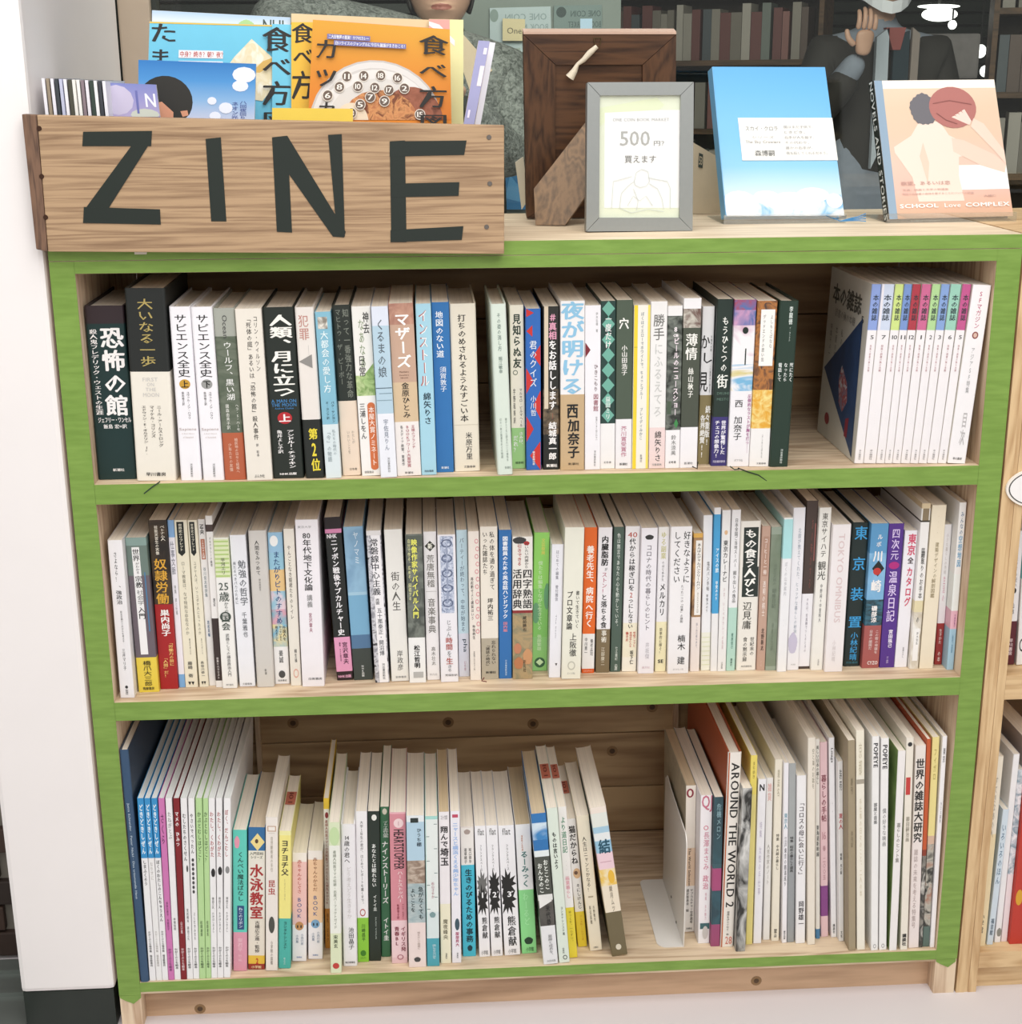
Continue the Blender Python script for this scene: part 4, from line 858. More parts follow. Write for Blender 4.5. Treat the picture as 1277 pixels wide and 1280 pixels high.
b(200,288,228,225,290,1130, [(.745,'eee8d6'),(1,'9ccb86')], [('見知らぬ友',.05,.38,0,.6,'26382c',2),('#ring',.39,.42,-.15,.35,'556655'),('A:マルセロ・ビルマヘール',.5,.74,.22,.22,'333333'),('A:宇野和美訳',.5,.72,-.25,.16,'444444'),('S:さみは、',.77,.86,.2,.32,WH,1),('S:だれ？',.79,.9,-.2,.34,WH,1),('P:福音館',.955,.97,.05,.6,'2a4028',0,'h')], 'cream book with dark title and leaf-green foot', 'green-footed cream book')
b(293,378,248,300,380,1137, '2c68b8', [('#triL',.1,.17,-.25,.4,'c9302c'),('#triL',.22,.35,.25,.5,'c9302c'),('#triR',.36,.52,-.25,.5,'c9302c'),('#triL',.5,.68,.25,.5,'c9302c'),('#triR',.66,.82,-.25,.5,'c9302c'),('#triL',.82,1,.1,.7,'c9302c'),('#triR',.0,.05,-.2,.5,'c9302c'),('君のクイズ',.19,.48,0,.5,'dfe6ee'),('A:小川哲',.53,.66,0,.4,'dfe6ee'),('P:朝日新聞出版',.88,.97,0,.16,'f0f0f0',1)], 'blue book with red wedges and pale title', 'blue-and-red book')
b(390,480,235,392,478,1135, [(.5,'262622'),(.78,'7c6a54,2a2620,60,2'),(1,'1c1f1d')], [('#rect',0,.62,-.3,.25,'d8c8b0'),('＃真相',.04,.2,.1,.5,'e0a0b8',2),('をお話しします',.2,.63,.1,.5,WH,2),('|',.64,.68,.1,.1,'c04040'),('A:結城真一郎',.7,.94,.1,.52,WH,2),('P:新潮社',.965,.985,.05,.7,WH,2,'h')], 'black book with heavy white title and pink first characters', 'pink-topped black book')
b(490,620,205,485,620,1138, [(.545,'f0eeee'),(1,'c9ad86')], [('夜が明ける',.0,.55,0,.95,'8cc0de',2),('西',.595,.69,0,.5,'16181a',2),('加奈子',.69,.93,.05,.5,'16181a',2),('P:新潮社',.955,.97,.05,.45,'3a3020',0,'h')], 'white book with giant blue brushed title and tan band', 'giant-blue-title book')
b(620,712,230,625,705,1135, 'f2f0f4', [('#triR',.22,.31,-.35,.4,'7a2430'),('S:伊木弘雄 著',.04,.16,.25,.14,'999999'),('ひきこもり',.35,.52,.2,.26,'6a4a50'),('図書館',.53,.64,.2,.34,'a05a68'),('S:社会にうまく出られない',.67,.82,.25,.12,'888888'),('P:河出書房新社',.88,.98,.15,.14,'888888')], 'white book with small dark red wedge', None)
b(710,795,205,705,785,1130, [(.725,'23403a'),(1,'f1efee')], [('#diamond',.0+.09*i,.09+.09*i,0,.85,'6fae9c') for i in range(8)]+[('一度だけ',.08,.28,0,.42,WH,1),('A:益田ミリ',.56,.7,0,.34,'e8f0ec',1),('P:幻冬舎',.955,.968,0,.5,'555555',0,'h')], 'dark green book with chain of pale green diamonds', 'diamond-patterned book')
b(798,888,200,790,880,1130, [(.7,'4d5a4b'),(1,'f0eef0')], [('穴',.1,.17,-.05,.6,'f6f4ec',2),('A:小山田浩子',.26,.44,0,.36,'f0eee8',1),('S:芥川賞受賞作',.74,.93,0,.36,'c07890'),('P:新潮社',.965,.98,0,.5,'333333',1,'h')], 'grey-green book with white lower band and pink print', 'grey-green book')
crop('D')
b(55,148,228,42,130,1130, 'f4f0e4', [('#rect',0,1,-.38,.24,'ecd236'),('#rect',0,1,.42,.16,'f0dd66'),('#rect',.25,.252,-.38,.24,'7a6a20'),('ぼくはイエローでホワイトで、ちょっとブルー',.04,.57,.02,.2,'7a8890'),('A:ブレイディみかこ',.62,.82,.02,.2,'7a8890'),('P:新潮社',.91,.96,.05,.14,'888888')], 'white book with yellow strips along both spine edges', 'yellow-edged book')
b(148,238,208,135,225,1128, [(.75,'f0eeec'),(1,'efd9d6')], [('勝手',.07,.23,0,.7,'6e6e6a'),('にふるえてろ',.24,.69,0,.55,'c9c9c6'),('A:綿矢りさ',.77,.96,.05,.42,'3c3c3a'),('P:文藝春秋',.97,.985,0,.6,'999999',0,'h')], 'white book with thin grey title and pinkish foot', None)
b(240,325,232,228,305,1127, [(.06,'efedec'),(.76,'2a2f2a,7a8078,45,2'),(1,'f3f1f2')], [('8',.12,.16,.05,.4,'f6eef0',2),('㎝',.16,.19,.05,.34,'f6eef0',2),('ビールのニュースショー',.19,.67,.12,.38,'f2e4ea',2),('#rect',.58,.66,-.3,.3,'4a5a48'),('#diamond',.69,.75,.2,.3,'3f8a4c'),('A:鈴木涼美',.79,.92,.05,.34,'8a8a88'),('P:幻冬舎',.955,.97,0,.5,'222222',1,'h')], 'white book with black photographic panel and slanting title', 'black-photo-panel book')
b(327,430,190,305,395,1125, [(.06,'f2f0f1'),(.17,'6b5048,c9c4b8,80'),(.755,'4a5044'),(1,'f2f0f3')], [('薄情',.2,.36,0,.7,'f3f1ea',1),('A:絲山秋子',.4,.58,0,.32,'efeee6',1),('P:新潮社',.965,.98,0,.5,'777777',0,'h')], 'olive-grey book with white title and blank white band', 'olive-grey book')
b(430,510,235,408,470,1105, [(.555,'f0eff0'),(1,'8f8158')], [('か',.17,.27,-.2,.8,'1c1c1c',1),('し',.28,.36,0,1,'1c1c1c',1),('見',.4,.54,-.25,.8,'1c1c1c',1),('S:予想外の話',.18,.28,.3,.12,'444444'),('S:この国家から独立を',.36,.54,.3,.12,'666666'),('続々重版!',.62,.88,.22,.42,'f7f5ee',2),('各界絶賛!!',.68,.96,-.18,.42,'f7f5ee',2)], 'white book with cut black letters and khaki band', 'khaki-banded book')
b(510,607,195,475,565,1115, [(.7,'1f3029'),(1,'3a3272')], [('もうひとつの',.1,.43,.05,.42,'f0f2ea',1),('街',.44,.53,0,.7,'f0f2ea',1),('DRUHE',.55,.565,.1,.8,'5e7a6c',0,'h'),('MESTO',.585,.6,.1,.8,'5e7a6c',0,'h'),('世界が驚愕した',.72,.93,.2,.32,'eceaf4',2),('チェコの想像力!',.72,.95,-.2,.32,'eceaf4',2),('P:河出書房新社',.965,.98,0,.8,'d8d4ea',1,'h')], 'dark green book with white title and violet foot band', 'violet-footed green book')
b(610,733,198,565,685,1118, [(.06,'b04050,5a70a8,60'),(.15,'5a70a8,d8a0c0,40'),(.38,'f0eef0,f0eef0,c06a9c,20'),(.54,'78b4d8,f0eef0,d0c060,18,3'),(1,'f1eff2')], [('#disc',.16,.2,.05,.27,'15261f'),('1',.26,.4,.1,.35,'15261f',2),('西 加奈子',.59,.84,-.1,.4,'3c3c3c'),('S:圧倒的なラストが胸を打つ……',.56,.92,.38,.16,'a04a86',1),('P:ポプラ社',.955,.97,0,.4,'999999',0,'h')], 'book with swirling blue and pink picture and large black i', 'swirl-picture book')
b(735,850,205,688,800,1118, [(.53,'6a4630,b5763c,4c3a34,70'),(.765,'e3a838,f0dc90,110'),(1,'f2f0ee')], [('#rect',.05,.385,.05,.7,'f3f1ec'),('よしもとばなな',.08,.28,.25,.14,'7a7a76'),('デッドエンドの思い出',.08,.36,-.12,.15,'7a7a76'),('A:よしもとばなな',.8,.95,.1,.08,'888888'),('P:文藝春秋',.975,.988,.1,.5,'777777',0,'h')], 'rust and gold flecked book with white title label', 'rust-and-gold book')
b(852,968,205,800,900,1120, '1d3428', [('A:李龍徳',.03,.14,.12,.2,'e4ece6',1),('S:イ・ヨンドク',.15,.24,.12,.08,'c4d0c8'),('死にたく',.365,.48,.32,.2,'eef2ee',1),('なったら',.365,.48,.02,.2,'eef2ee',1),('電話して',.365,.48,-.28,.2,'eef2ee',1),('P:河出書房新社',.89,.98,.1,.14,'d4dcd6')], 'very dark green hardback before the shelf gap', 'dark green end book', hard=1)
# magazines leaning at the right end of the top shelf
crop('E')
row('mag', Z1, 'in the leaning set, top shelf', 'leaning set of white magazines')
MG = [('8ea4dc','5',498,545,403,458,'periwinkle'),('cfd9ec','7',548,618,458,518,'grey-white'),('cfe28a','10',622,664,518,565,'yellow-green'),('7b98d0','11',666,708,565,606,'steel blue'),('b03a48','12',711,753,606,650,'crimson'),('cf6a94','1',757,810,650,695,'rose pink'),('b2d898','2',813,857,695,740,'light green'),('88a6d8','3',859,904,740,785,'sky blue'),('9ccfba','6',907,966,785,834,'teal green'),('c4588e','5',969,1022,834,882,'magenta')]
for i, (c, n, a0, a1, b0, b1, nm) in enumerate(MG):
    b(a0, a1, 148, b0, b1, 1080, [(.25, c), (1, 'f2eeef')], ([('#rect',.0,.25,-.4,.2,'e8e4ea')] if n == '7' else [])+[('本の雑誌',.055,.2,.05,.62,'26333c',1),(n,.278,.3,.05,(.14 if n == '1' else .34 if len(n) == 1 else .62),'555555',0,'h'),('S:特集=読書の秋の本棚',.33,.48,0,.2,'c09a9c'),('S:・・・・・',.7,.78,0,.1,'c4c0c0'),('P:本の雑誌社',.92,.98,0,.26,'9a9696')],
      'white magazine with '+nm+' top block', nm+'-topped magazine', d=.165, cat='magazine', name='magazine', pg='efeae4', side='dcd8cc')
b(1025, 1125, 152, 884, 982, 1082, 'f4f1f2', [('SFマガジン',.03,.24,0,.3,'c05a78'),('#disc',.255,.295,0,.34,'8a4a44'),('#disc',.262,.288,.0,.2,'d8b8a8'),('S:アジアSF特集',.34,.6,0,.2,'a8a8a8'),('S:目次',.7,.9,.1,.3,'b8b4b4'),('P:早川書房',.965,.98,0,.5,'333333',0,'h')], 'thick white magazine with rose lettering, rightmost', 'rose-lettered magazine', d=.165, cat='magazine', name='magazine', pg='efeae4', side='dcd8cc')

# ------------------------------------------------------------------ second shelf
row('two', Z2, 'on the middle shelf', 'books standing on the middle shelf')
crop('F')
b(110,200,300,185,272,1200, 'efedef', [('さよなら！',.07,.26,-.05,.24,'333333'),('、強政治',.28,.4,0,.42,'333333'),('S:民主主義のこれからを考える',.44,.64,.05,.16,'777777'),('A:三井マリ子',.68,.82,0,.22,'555555'),('#disc',.92,.94,0,.2,'333333'),('P:旬報社',.945,.98,0,.2,'333333')], 'white paperback with thin black title, leftmost', 'leftmost white paperback')
b(205,330,285,285,410,1168, [(.05,'8aa39c'),(.24,'6e8078'),(.77,'6b6068'),(1,'ead04c')], [('#rect',.06,.75,-.05,.36,'f0efee'),('世界',.07,.15,-.05,.34,'222222',1),('がわかる',.155,.23,-.02,.18,'222222'),('宗教',.24,.32,-.02,.34,'222222',1),('社会学',.33,.43,0,.34,'888888'),('入門',.44,.52,0,.34,'222222',1),('#rect',.22,.6,.3,.06,'4e7fa6'),('橋爪大三郎',.79,.96,.02,.4,'3a3212'),('P:筑摩書房',.965,.985,0,.55,'222222',1,'h')], 'grey-mauve book with white title strip and yellow band', 'yellow-footed mauve book')
b(345,445,185,412,520,1150, [(.49,'241e18,4a3a28,30'),(1,'a81e20')], [('S:ベトナム人',.03,.12,.25,.26,'f0e8d8',1),('S:技能実習生の実像',.03,.2,-.1,.2,'f0e8d8',1),('奴隷労働',.22,.49,.0,.72,'dfa83a',1),('A:巣内尚子',.52,.68,.05,.52,'f6f0ec',2),('S:﹁労働力の前に',.71,.86,.25,.26,'f0c878',1),('S:﹁人間﹂だ！',.8,.93,-.1,.26,'f0c878',1)], 'book with gold title on black over a red band', 'black-and-red book')
b(448,492,185,520,552,1140, [(.1,'8cb4e0'),(.92,'f2eef4'),(1,'7fb2e2')], [('仕事文脈',.12,.32,0,.6,'7a7a86'),('S:特集 家と仕事',.38,.56,0,.3,'888888')], 'thin white booklet with blue top and blue foot', None)
for i, (a, nm, t, au, c) in enumerate([((492,562,185,555,630,1140), 'cream paperback with black arrow tag, left of its twin', 'ローマ教皇は、なぜ特別な存在なのか', '藤崎 衛', 'left black-tag paperback'), ((567,622,185,638,692,1138), 'cream paperback with black arrow tag, right of its twin', 'ユダヤ人は、いつユダヤ人になったのか', '長谷川修一', 'right black-tag paperback')]):
    b(*a, 'f0e9d2', [('#rect',.01,.19,-.05,.55,'1f221e'),('#diamond',.17,.21,-.05,.55,'1f221e'),('世界史のリブレット',.02,.18,-.05,.3,'e8e4d0',1),(t,.24,.68,-.02,.28,'8a8678'),('S:歴史を考える',.7,.8,.1,.1,'555555'),('A:'+au,.84,.94,.0,.38,'444444'),('P:▼▼',.965,.985,0,.5,'222222',2,'h')], nm, c)
b(622,668,180,692,732,1130, 'eeebe8', [('NHK',.03,.09,0,.5,'2a2a2a',1,'r'),('#rect',.115,.235,0,.55,'b07058'),('100分de名著',.12,.23,0,.4,'f0e8e0',1),('S:谷川俊太郎詩集',.28,.46,0,.36,'7c8a90'),('A:若松英輔',.6,.7,0,.3,'4a6a8a',1),('S:・・・',.72,.78,.1,.1,'888888')], 'slim off-white paperback with brown oval label', None)
b(668,712,160,732,768,1140, [(.05,'efece8'),(.09,'4a3c38'),(.59,'f0edea'),(.96,'3a2e2c'),(1,'efece8')], [('S:デモクラシーの論理',.12,.29,0,.28,'555555'),('A:渡辺',.47,.52,.05,.3,'333333',1),('S:世界リベラリスト',.82,.95,0,.34,'e8e0dc',1)], 'very thin white paperback with dark brown lower block', None)
b(712,800,285,770,852,1145, [(.01,'eef0e2'),(.26,'e3ecc0'),(1,'f3f2ee')], [('#rect',.02+.028*i,.03+.028*i,0,.95,'b5cf80') for i in range(9)]+[('平河エリ',.13,.24,.05,.3,'555555'),('[25]歳',.28,.42,0,.72,'445048'),('からの',.42,.49,.1,.3,'445048'),('国会',.5,.61,0,.6,'445048',1),('#ring',.485,.55,0,.75,'445048'),('S:武器としての議会政治入門',.63,.92,.05,.26,'6a6a6a'),('P:現代書館',.97,.983,0,.5,'888888',0,'h')], 'white book with green pinstripes at its top', 'green-pinstriped book')
b(808,898,270,865,958,1135, 'eff0f5', [('勉強の哲学',.16,.46,.15,.5,'6c7076',1),('S:来たるべきバカのために',.17,.45,-.3,.2,'6c7076'),('A:千葉雅也',.5,.67,.1,.32,'5c6066'),('P:文藝春秋',.975,.99,0,.6,'888888',0,'h')], 'cool white book with grey two-column title', None)
crop('G')
b(-5,105,245,55,148,1138, 'd3cfc9', [('人間をみつめて',.06,.28,-.05,.26,'3c3a38'),('A:神谷美恵子',.3,.38,.0,.12,'888480'),('P:新潮',.88,.92,.05,.12,'6c6a66')], 'warm grey hardback with small black title at top', 'warm grey hardback', hard=1)
b(110,195,255,155,238,1120, [(.13,'9cc6e2'),(.24,'9ccbe0'),(.38,'ecc98e'),(.5,'9cc6d8,e8d0d8,40'),(.6,'dca8b8,8cb8c8,50'),(.75,'88bcd4,e8d8a0,60'),(1,'f3f1f0')], [('#disc',.02,.09,-.1,.55,'f4f4f2'),('またがりビトのすすめ',.12,.6,.02,.46,'2f5080',1),('S:外国人を',.61,.71,.3,.22,'2a3030',1),('S:やっていると',.61,.71,.05,.2,'2a3030',1),('S:見えること',.61,.71,-.22,.2,'2a3030',1),('A:姜誠',.77,.86,0,.3,'444444'),('#disc',.91,.96,0,.45,'4a4a4a'),('P:岩波書店',.97,.983,0,.6,'444444',0,'h')], 'watery blue and orange painted book with navy title', 'watery blue painted book')
b(200,262,235,245,305,1130, 'ece6da', [('やんごとなき姫君たちのトイレ',.1,.57,-.05,.32,'555048'),('A:桐生操',.76,.85,.1,.24,'444444'),('#ring',.89,.95,.05,.5,'dca898')], 'narrow cream paperback with pink emblem at foot', None)
b(265,400,182,312,435,1135, 'f4f0f4', [('東京大学',.035,.05,-.1,.6,'aaaaaa',0,'h'),('[80]年代地下文化論',.07,.42,-.02,.38,'2c2c2c',1),('講義',.44,.52,0,.26,'8a8a8a'),('A:宮沢章夫',.55,.67,0,.15,'a05a70'),('P:白夜書房',.945,.96,.1,.6,'555555',0,'h')], 'thick tall white book with black title', 'thick tall white book')
b(430,528,168,510,600,1100, [(.07,'241c1e'),(.095,'e090b8'),(.73,'1f2320'),(.945,'e7a0c2'),(1,'2b1c20')], [('NHK',.1,.125,-.1,.6,'f4f0f2',2,'h'),('ニッポン戦後サブカルチャー史',.13,.72,0,.42,'f4f2f4',2),('A:宮沢章夫',.76,.9,.15,.34,'4a2038',1),('S:編著 NHK制作班',.76,.88,-.15,.1,'4a2038'),('P:NHK出版',.965,.985,.0,.8,'e4a8c4',2,'h')], 'black book with pink lower label and white title', 'pink-labelled black book')
b(537,660,222,610,710,1098, [(.42,'7fa6c4,94bcd6,30'),(.44,'a8cce0'),(.7,'7cb0d0'),(.79,'54789c'),(1,'3c4440')], [('ヤノマミ',.03,.24,.1,.28,'dfeaf2'),('P:NHK出版',.9,.98,0,.14,'e8eaea',1)], 'misty blue photographic book with dark foot, curved spine', 'misty blue book')
b(665,765,245,735,800,1113, [(.03,'e6e3e2'),(1,'8c8c94,d8d8de,2e2e34,90')], [('#rect',.03,1,.12,.62,'f2f0f2'),('常磐線中心主義',.05,.42,0,.55,'2c3038',1),('S:責任編集',.44,.48,.0,.3,'2c3038'),('A:五十嵐泰正・開沼博',.5,.82,.1,.36,'3c4048'),('P:河出書房新社',.87,.98,.15,.2,'555555')], 'white-panelled book with grey photographic edge', None)
b(770,885,238,825,915,1105, 'eeece6', [('街の人生',.27,.53,0,.48,'5c5a56'),('A:岸政彦',.79,.93,.05,.34,'6c6a66'),('P:勁草書房',.965,.98,.05,.6,'888888',0,'h')], 'plain off-white book with spaced grey title', 'spaced-grey-title book')
crop('H')
b(25,135,275,60,150,1155, [(.69,'4c524c,7a8078,60'),(1,'f2f2f0')], [('#rect',.01,.08,0,.98,'596058'),('映像作家サバイバル入門',.03,.56,.0,.36,'eceb6c',2),('S:自分で作る、広める、回収する',.03,.44,-.3,.18,'e4e4a8',1),('A:松江哲明',.74,.9,.0,.36,'1e1e1e',2),('#rect',.925,.965,.05,.6,'b4b4b2'),], 'dark patterned book with bold yellow title, white foot', 'yellow-titled dark book')
b(133,215,260,162,235,1138, 'f2efef', [('#diamond',.06,.13,0,.8,'3a3a34'),('新',.075,.115,0,.36,'f0eee0',2),('荒唐無稽',.15,.37,0,.6,'77746e'),('#rect',.395,.397,0,.8,'a8a4a0'),('音楽事典',.44,.68,0,.6,'77746e'),('A:高木壮太',.77,.9,.05,.34,'8c8a86'),('P:平凡社',.955,.97,0,.6,'aaaaaa',0,'h')], 'white book with a black diamond at top', 'black-diamond book')
b(218,328,278,243,345,1150, 'f0eef3', [('#rect',.01,.525,0,.72,'d8deec,b4bed4,7c88a4,260')]+[('#ring',.03+.1*i,.085+.1*i,0,.62,'5f6a86') for i in range(5)]+[('#diamond',.06+.1*i,.16+.1*i,.0,.16,'9aa4bc') for i in range(4)]+[('じぶん',.57,.69,.02,.28,'8c8c90'),('時間',.69,.78,.02,.4,'b05048',1),('を',.78,.83,.02,.26,'8c8c90'),('生',.83,.88,.02,.4,'b05048',1),('きる',.88,.93,.02,.28,'8c8c90'),('P:荒俣宏訳',.945,.96,.1,.7,'555555',0,'h')], 'white book with ornate blue-grey moon engraving', 'moon-engraving book')
b(330,398,250,350,410,1118, [(.7,'cbe4ee'),(1,'dfe2ee')], [('パーティーが終わって、中年が始まる',.05,.69,-.02,.4,'5f7486'),('pha',.74,.83,.1,.45,'3c4c5c',0,'r'),('P:幻冬舎',.89,.96,.1,.2,'c09aa8')], 'icy blue slim book with long grey title', None)
b(400,468,258,418,478,1140, 'efe6dc', [('再起動せよと雑誌はいう',.3,.59,-.2,.26,'333333'),('A:仲俣暁生',.62,.72,-.1,.26,'333333'),]+[('#ring',.05+.05*i,.08+.05*i,.25+.08*(i%2),.34,'d8808c') for i in range(13)]+[('P:京阪神エルマガジン社',.8,.93,-.1,.14,'555555')], 'cream book with pink scrollwork down the edge', None)
b(470,578,230,485,582,1135, [(.725,'eee7da'),(1,'b5ab97')], [('私の体を通り過ぎて',.03,.41,.18,.3,'3a3630'),('いった雑誌たち',.03,.31,-.22,.3,'3a3630'),('A:坪内祐三',.46,.61,.05,.34,'33302a',1),('S:忘れられない',.74,.9,.22,.26,'44403a'),('S:﹁雑誌の時代﹂',.76,.92,-.12,.24,'44403a'),('P:新潮社',.945,.96,.05,.6,'222222',1,'h')], 'cream book with brown-grey paper band', 'grey-banded cream book')
b(582,662,250,588,660,1130, '2f70b2', [('図書館員のための英会話ハンドブック',.04,.59,0,.42,'f0f4fa',2),('A:国内編',.61,.68,0,.34,'d88a98',1),('P:日本図書館協会',.87,.98,.05,.14,'c8dcf0',1)], 'solid blue paperback with white title and pink subtitle', 'blue pink-lettered book')
b(665,785,290,667,785,1133, [(.51,'eeebe4'),(.53,'8c2c2c'),(1,'8a8468,b09870,6f7a66,40')], [('#hair',.0,.05,-.15,.7,'3a3a3a'),('#hair',.03,.06,.2,.3,'b03030'),('S:だいたい内容から',.04,.22,.2,.2,'444444'),('S:引きできる',.05,.2,-.15,.22,'b04040',1),('四字熟語',.22,.5,.24,.48,'1e1e1e',1),('活用辞典',.22,.5,-.26,.48,'1e1e1e',1),('A:蔵前勝也',.55,.66,.1,.2,'2e2e26'),('#hair',.74,.82,-.25,.4,'c08060'),('#hair',.78,.9,.25,.5,'c89468'),('#hair',.84,.93,-.2,.5,'b87850'),('P:創元社',.86,.95,.1,.14,'403020')], 'dictionary with old painting on its lower half', 'painted dictionary')
b(790,890,265,790,872,1085, [(.4,'9ee070'),(.75,'8ed470'),(1,'8fc88c,9ee070,12')], [('S:文芸復興',.04,.16,.1,.26,'e8e070',1),('#disc',.36,.55,.4,.4,'6fa87c'),('#disc',.5,.65,-.3,.5,'6fa87c'),('僕たちは編集しながら生きている',.2,.7,-.05,.3,'d4f0c0',1),('A:後藤繁雄',.73,.85,-.05,.3,'d4f0c0',1),('#disc',.9,.975,0,.7,'3c6a48'),('#diamond',.91,.96,0,.5,'d4f0c0')], 'lime green book with dark round emblem', 'lime green book')
b(900,970,335,875,945,1125, 'eeeef4', [('はじめての編集',.04,.26,0,.26,'8c8c96'),('A:菅付雅信',.3,.42,0,.26,'8c8c96'),('S:The basic',.52,.7,.0,.1,'b0b0b8',0,'r'),('P:▼',.89,.91,.1,.2,'444444',2,'h')], 'lavender-white book with small grey title', None)
crop('I')
b(75,190,235,55,168,1133, 'ecebdc', [('書いて生きていく',.41,.66,.24,.2,'3c3c38'),('プロ文章論',.41,.67,-.16,.32,'2c2c28',1),('上阪徹',.69,.85,.06,.38,'2c2c28'),('#ring',.88,.94,.0,.4,'c4c2b4'),('P:ミシマ社',.955,.97,0,.4,'999999',0,'h')], 'thick ivory book with black title low down', 'thick ivory book')
b(192,268,235,175,248,1098, [(.725,'e86c24'),(.97,'f3f1ef'),(1,'e0601c')], [('養老先生、病院へ行く',.12,.68,0,.6,'fdf2ea',2),('A:養老孟司',.76,.88,.25,.24,'555555'),('A:中川恵一',.75,.87,-.2,.24,'555555'),('P:エクスナレッジ',.98,.99,0,.7,'fbe8dc',1,'h')], 'bright orange book with white title and white band', 'bright orange book')
b(277,355,235,255,340,1095, [(.695,'f1eff2'),(1,'7c6c50')], [('内臓脂肪',.055,.26,.0,.52,'222222',2),('が',.27,.295,.1,.2,'222222'),('ストン！',.3,.45,0,.4,'c08090',1),('と落ちる食',.45,.69,0,.46,'222222',1),('事術',.7,.79,.05,.4,'f0ece0',1),('A:江部康二',.82,.95,.0,.28,'e0d8c4')], 'white book with bold black title over brown band', 'brown-footed white book')
b(365,430,232,345,402,1090, '4c5f54', [('色は無言であなたの心を動かしている。',.04,.7,0,.34,'dfe6de'),('A:七江亜紀',.82,.92,.05,.26,'dfe6de'),('P:大和書房',.945,.99,.05,.3,'e8eee8',1)], 'slim dull green book with fine white title', 'dull green book')
b(438,525,228,412,497,1088, [(.66,'f1eff0'),(.9,'f1ead2'),(1,'f3eee0')], [('[40]',.03,.08,0,.7,'b85040',0),('代からは稼ぎ口を',.08,.44,.0,.44,'2a2a2a',1),('2',.44,.49,0,.4,'b85040'),('つにしなさい',.49,.7,.0,.36,'2a2a2a',1),('S:年収アップと',.72,.83,.3,.18,'c04a3a',1),('S:自由が手に入る',.72,.83,.05,.18,'c04a3a',1),('S:働き方',.72,.79,-.2,.2,'c04a3a',1),('A:坂下仁',.85,.95,.15,.26,'222222',1)], 'white book with red numeral 40 and yellowish foot', 'red-numeral book')
b(527,625,238,508,600,1100, 'f1eef3', [('#hair',.045,.08,0,.55,'333333'),('コロナの時代の暮らしのヒント',.11,.7,0,.36,'77727a'),('A:井坂傑',.78,.9,.05,.26,'c0bcc2'),('P:晶文社',.95,.965,0,.5,'d0b8c0',0,'h')], 'white book with tiny black animal above grey title', 'tiny-animal book')
b(632,697,232,607,675,1088, [(.06,'f0eeea'),(.65,'f0eef0'),(1,'f0e8c0')], [('ゆる副業',.03,.22,.0,.5,'c9c48c',1),('のはじめかた',.23,.37,.0,.22,'555555'),('メルカリ',.38,.61,.0,.55,'2a2a2a',1),('S:効率的に稼ぐ！',.69,.88,-.05,.28,'6a6450'),('P:SE',.915,.94,0,.5,'222222',2,'h')], 'slim white book with pale yellow foot', None)
b(703,830,230,680,808,1100, 'f3f1f2', [('好きなように',.03,.38,.27,.34,'3a3a3a'),('してください',.03,.38,-.18,.34,'3a3a3a'),('S:たった一つの﹁仕事﹂の原則',.39,.65,.1,.14,'666666'),('楠木',.73,.84,.12,.38,'333333'),('建',.88,.94,.12,.38,'333333'),('P:ダイヤモンド社',.965,.978,0,.5,'aaaaaa',0,'h')], 'thick white book with wide two-column title', 'thick two-column white book')
b(840,893,270,815,872,1088, [(.03,'e0b058'),(.6,'c49a6a,6a5040,40'),(1,'efe4de')], [('#rect',.05,.585,.1,.66,'f1eee8'),('あんぱんジャムパンクリームパン',.07,.4,.12,.4,'3a3028',1),('S:女三人モヤモヤ日記',.42,.57,.12,.2,'999080'),('S:話し込む夜もある、',.64,.84,.1,.2,'9a98a4')], 'slim tan-framed book with white title strip', 'tan-framed book')
crop('J')
b(90,150,210,75,130,1130, [(.75,'f0f0f2'),(1,'eeeee0')], [('塩尻パン手帖',.29,.48,.1,.3,'666666'),('A:甲斐みのり',.5,.62,.05,.24,'777777')]+[('#rect',.78+.03*i,.783+.03*i,0,.9,'d8dcae') for i in range(7)], 'slim white book with faint yellow lines at foot', None)
b(150,197,165,132,170,1135, [(.04,'f1f1f2'),(.64,'4aa4d8'),(1,'efeeee')], [('アイスの旅',.24,.39,.1,.5,'e8f6fc',2),('A:甲斐みのり',.44,.56,.1,.36,'e8f6fc',2)], 'slim sky blue book with white title and blank foot', 'slim sky blue book')
b(203,255,180,172,220,1135, 'f0efee', [('#hair',.12,.15,0,.4,'e0b890'),('東京カレーナビ',.18,.44,.0,.56,'3a3a3a',1),('S:いま、いくべきカレーの名店',.47,.86,.0,.2,'c8a8ac'),('P:交通新聞',.94,.985,0,.2,'888888')], 'slim white book with bold black title', None)
b(260,315,178,225,275,1132, [(.6,'f2f1f2'),(1,'b8dccd')], [('日本全国ご当地スーパー',.05,.35,.05,.36,'5a5a5a'),('掘り出しの逸品',.37,.57,.05,.4,'5a5a5a'),('A:菅原佳己',.76,.86,.05,.24,'4c7a6c',1),('P:講談社',.92,.97,.05,.22,'3c5a50')], 'slim white book with mint green lower part', 'mint-footed book')
b(312,435,245,285,400,1130, 'efebe2', [('#rect',.04,.3,.02,.72,'26302c'),('#rect',.3,.5,.05,.8,'26302c'),('もの食う人びと',.05,.5,.02,.6,'f6f4ee',2),('辺見庸',.53,.72,-.05,.46,'44423c'),('S:世紀末の',.77,.9,.25,.22,'5c5a54'),('S:食の黙示録',.77,.94,-.1,.22,'5c5a54'),('P:共同通信社',.965,.978,.0,.55,'777777',0,'h')], 'cream hardback with white title on tilted black blocks', 'tilted-black-block book', hard=1)
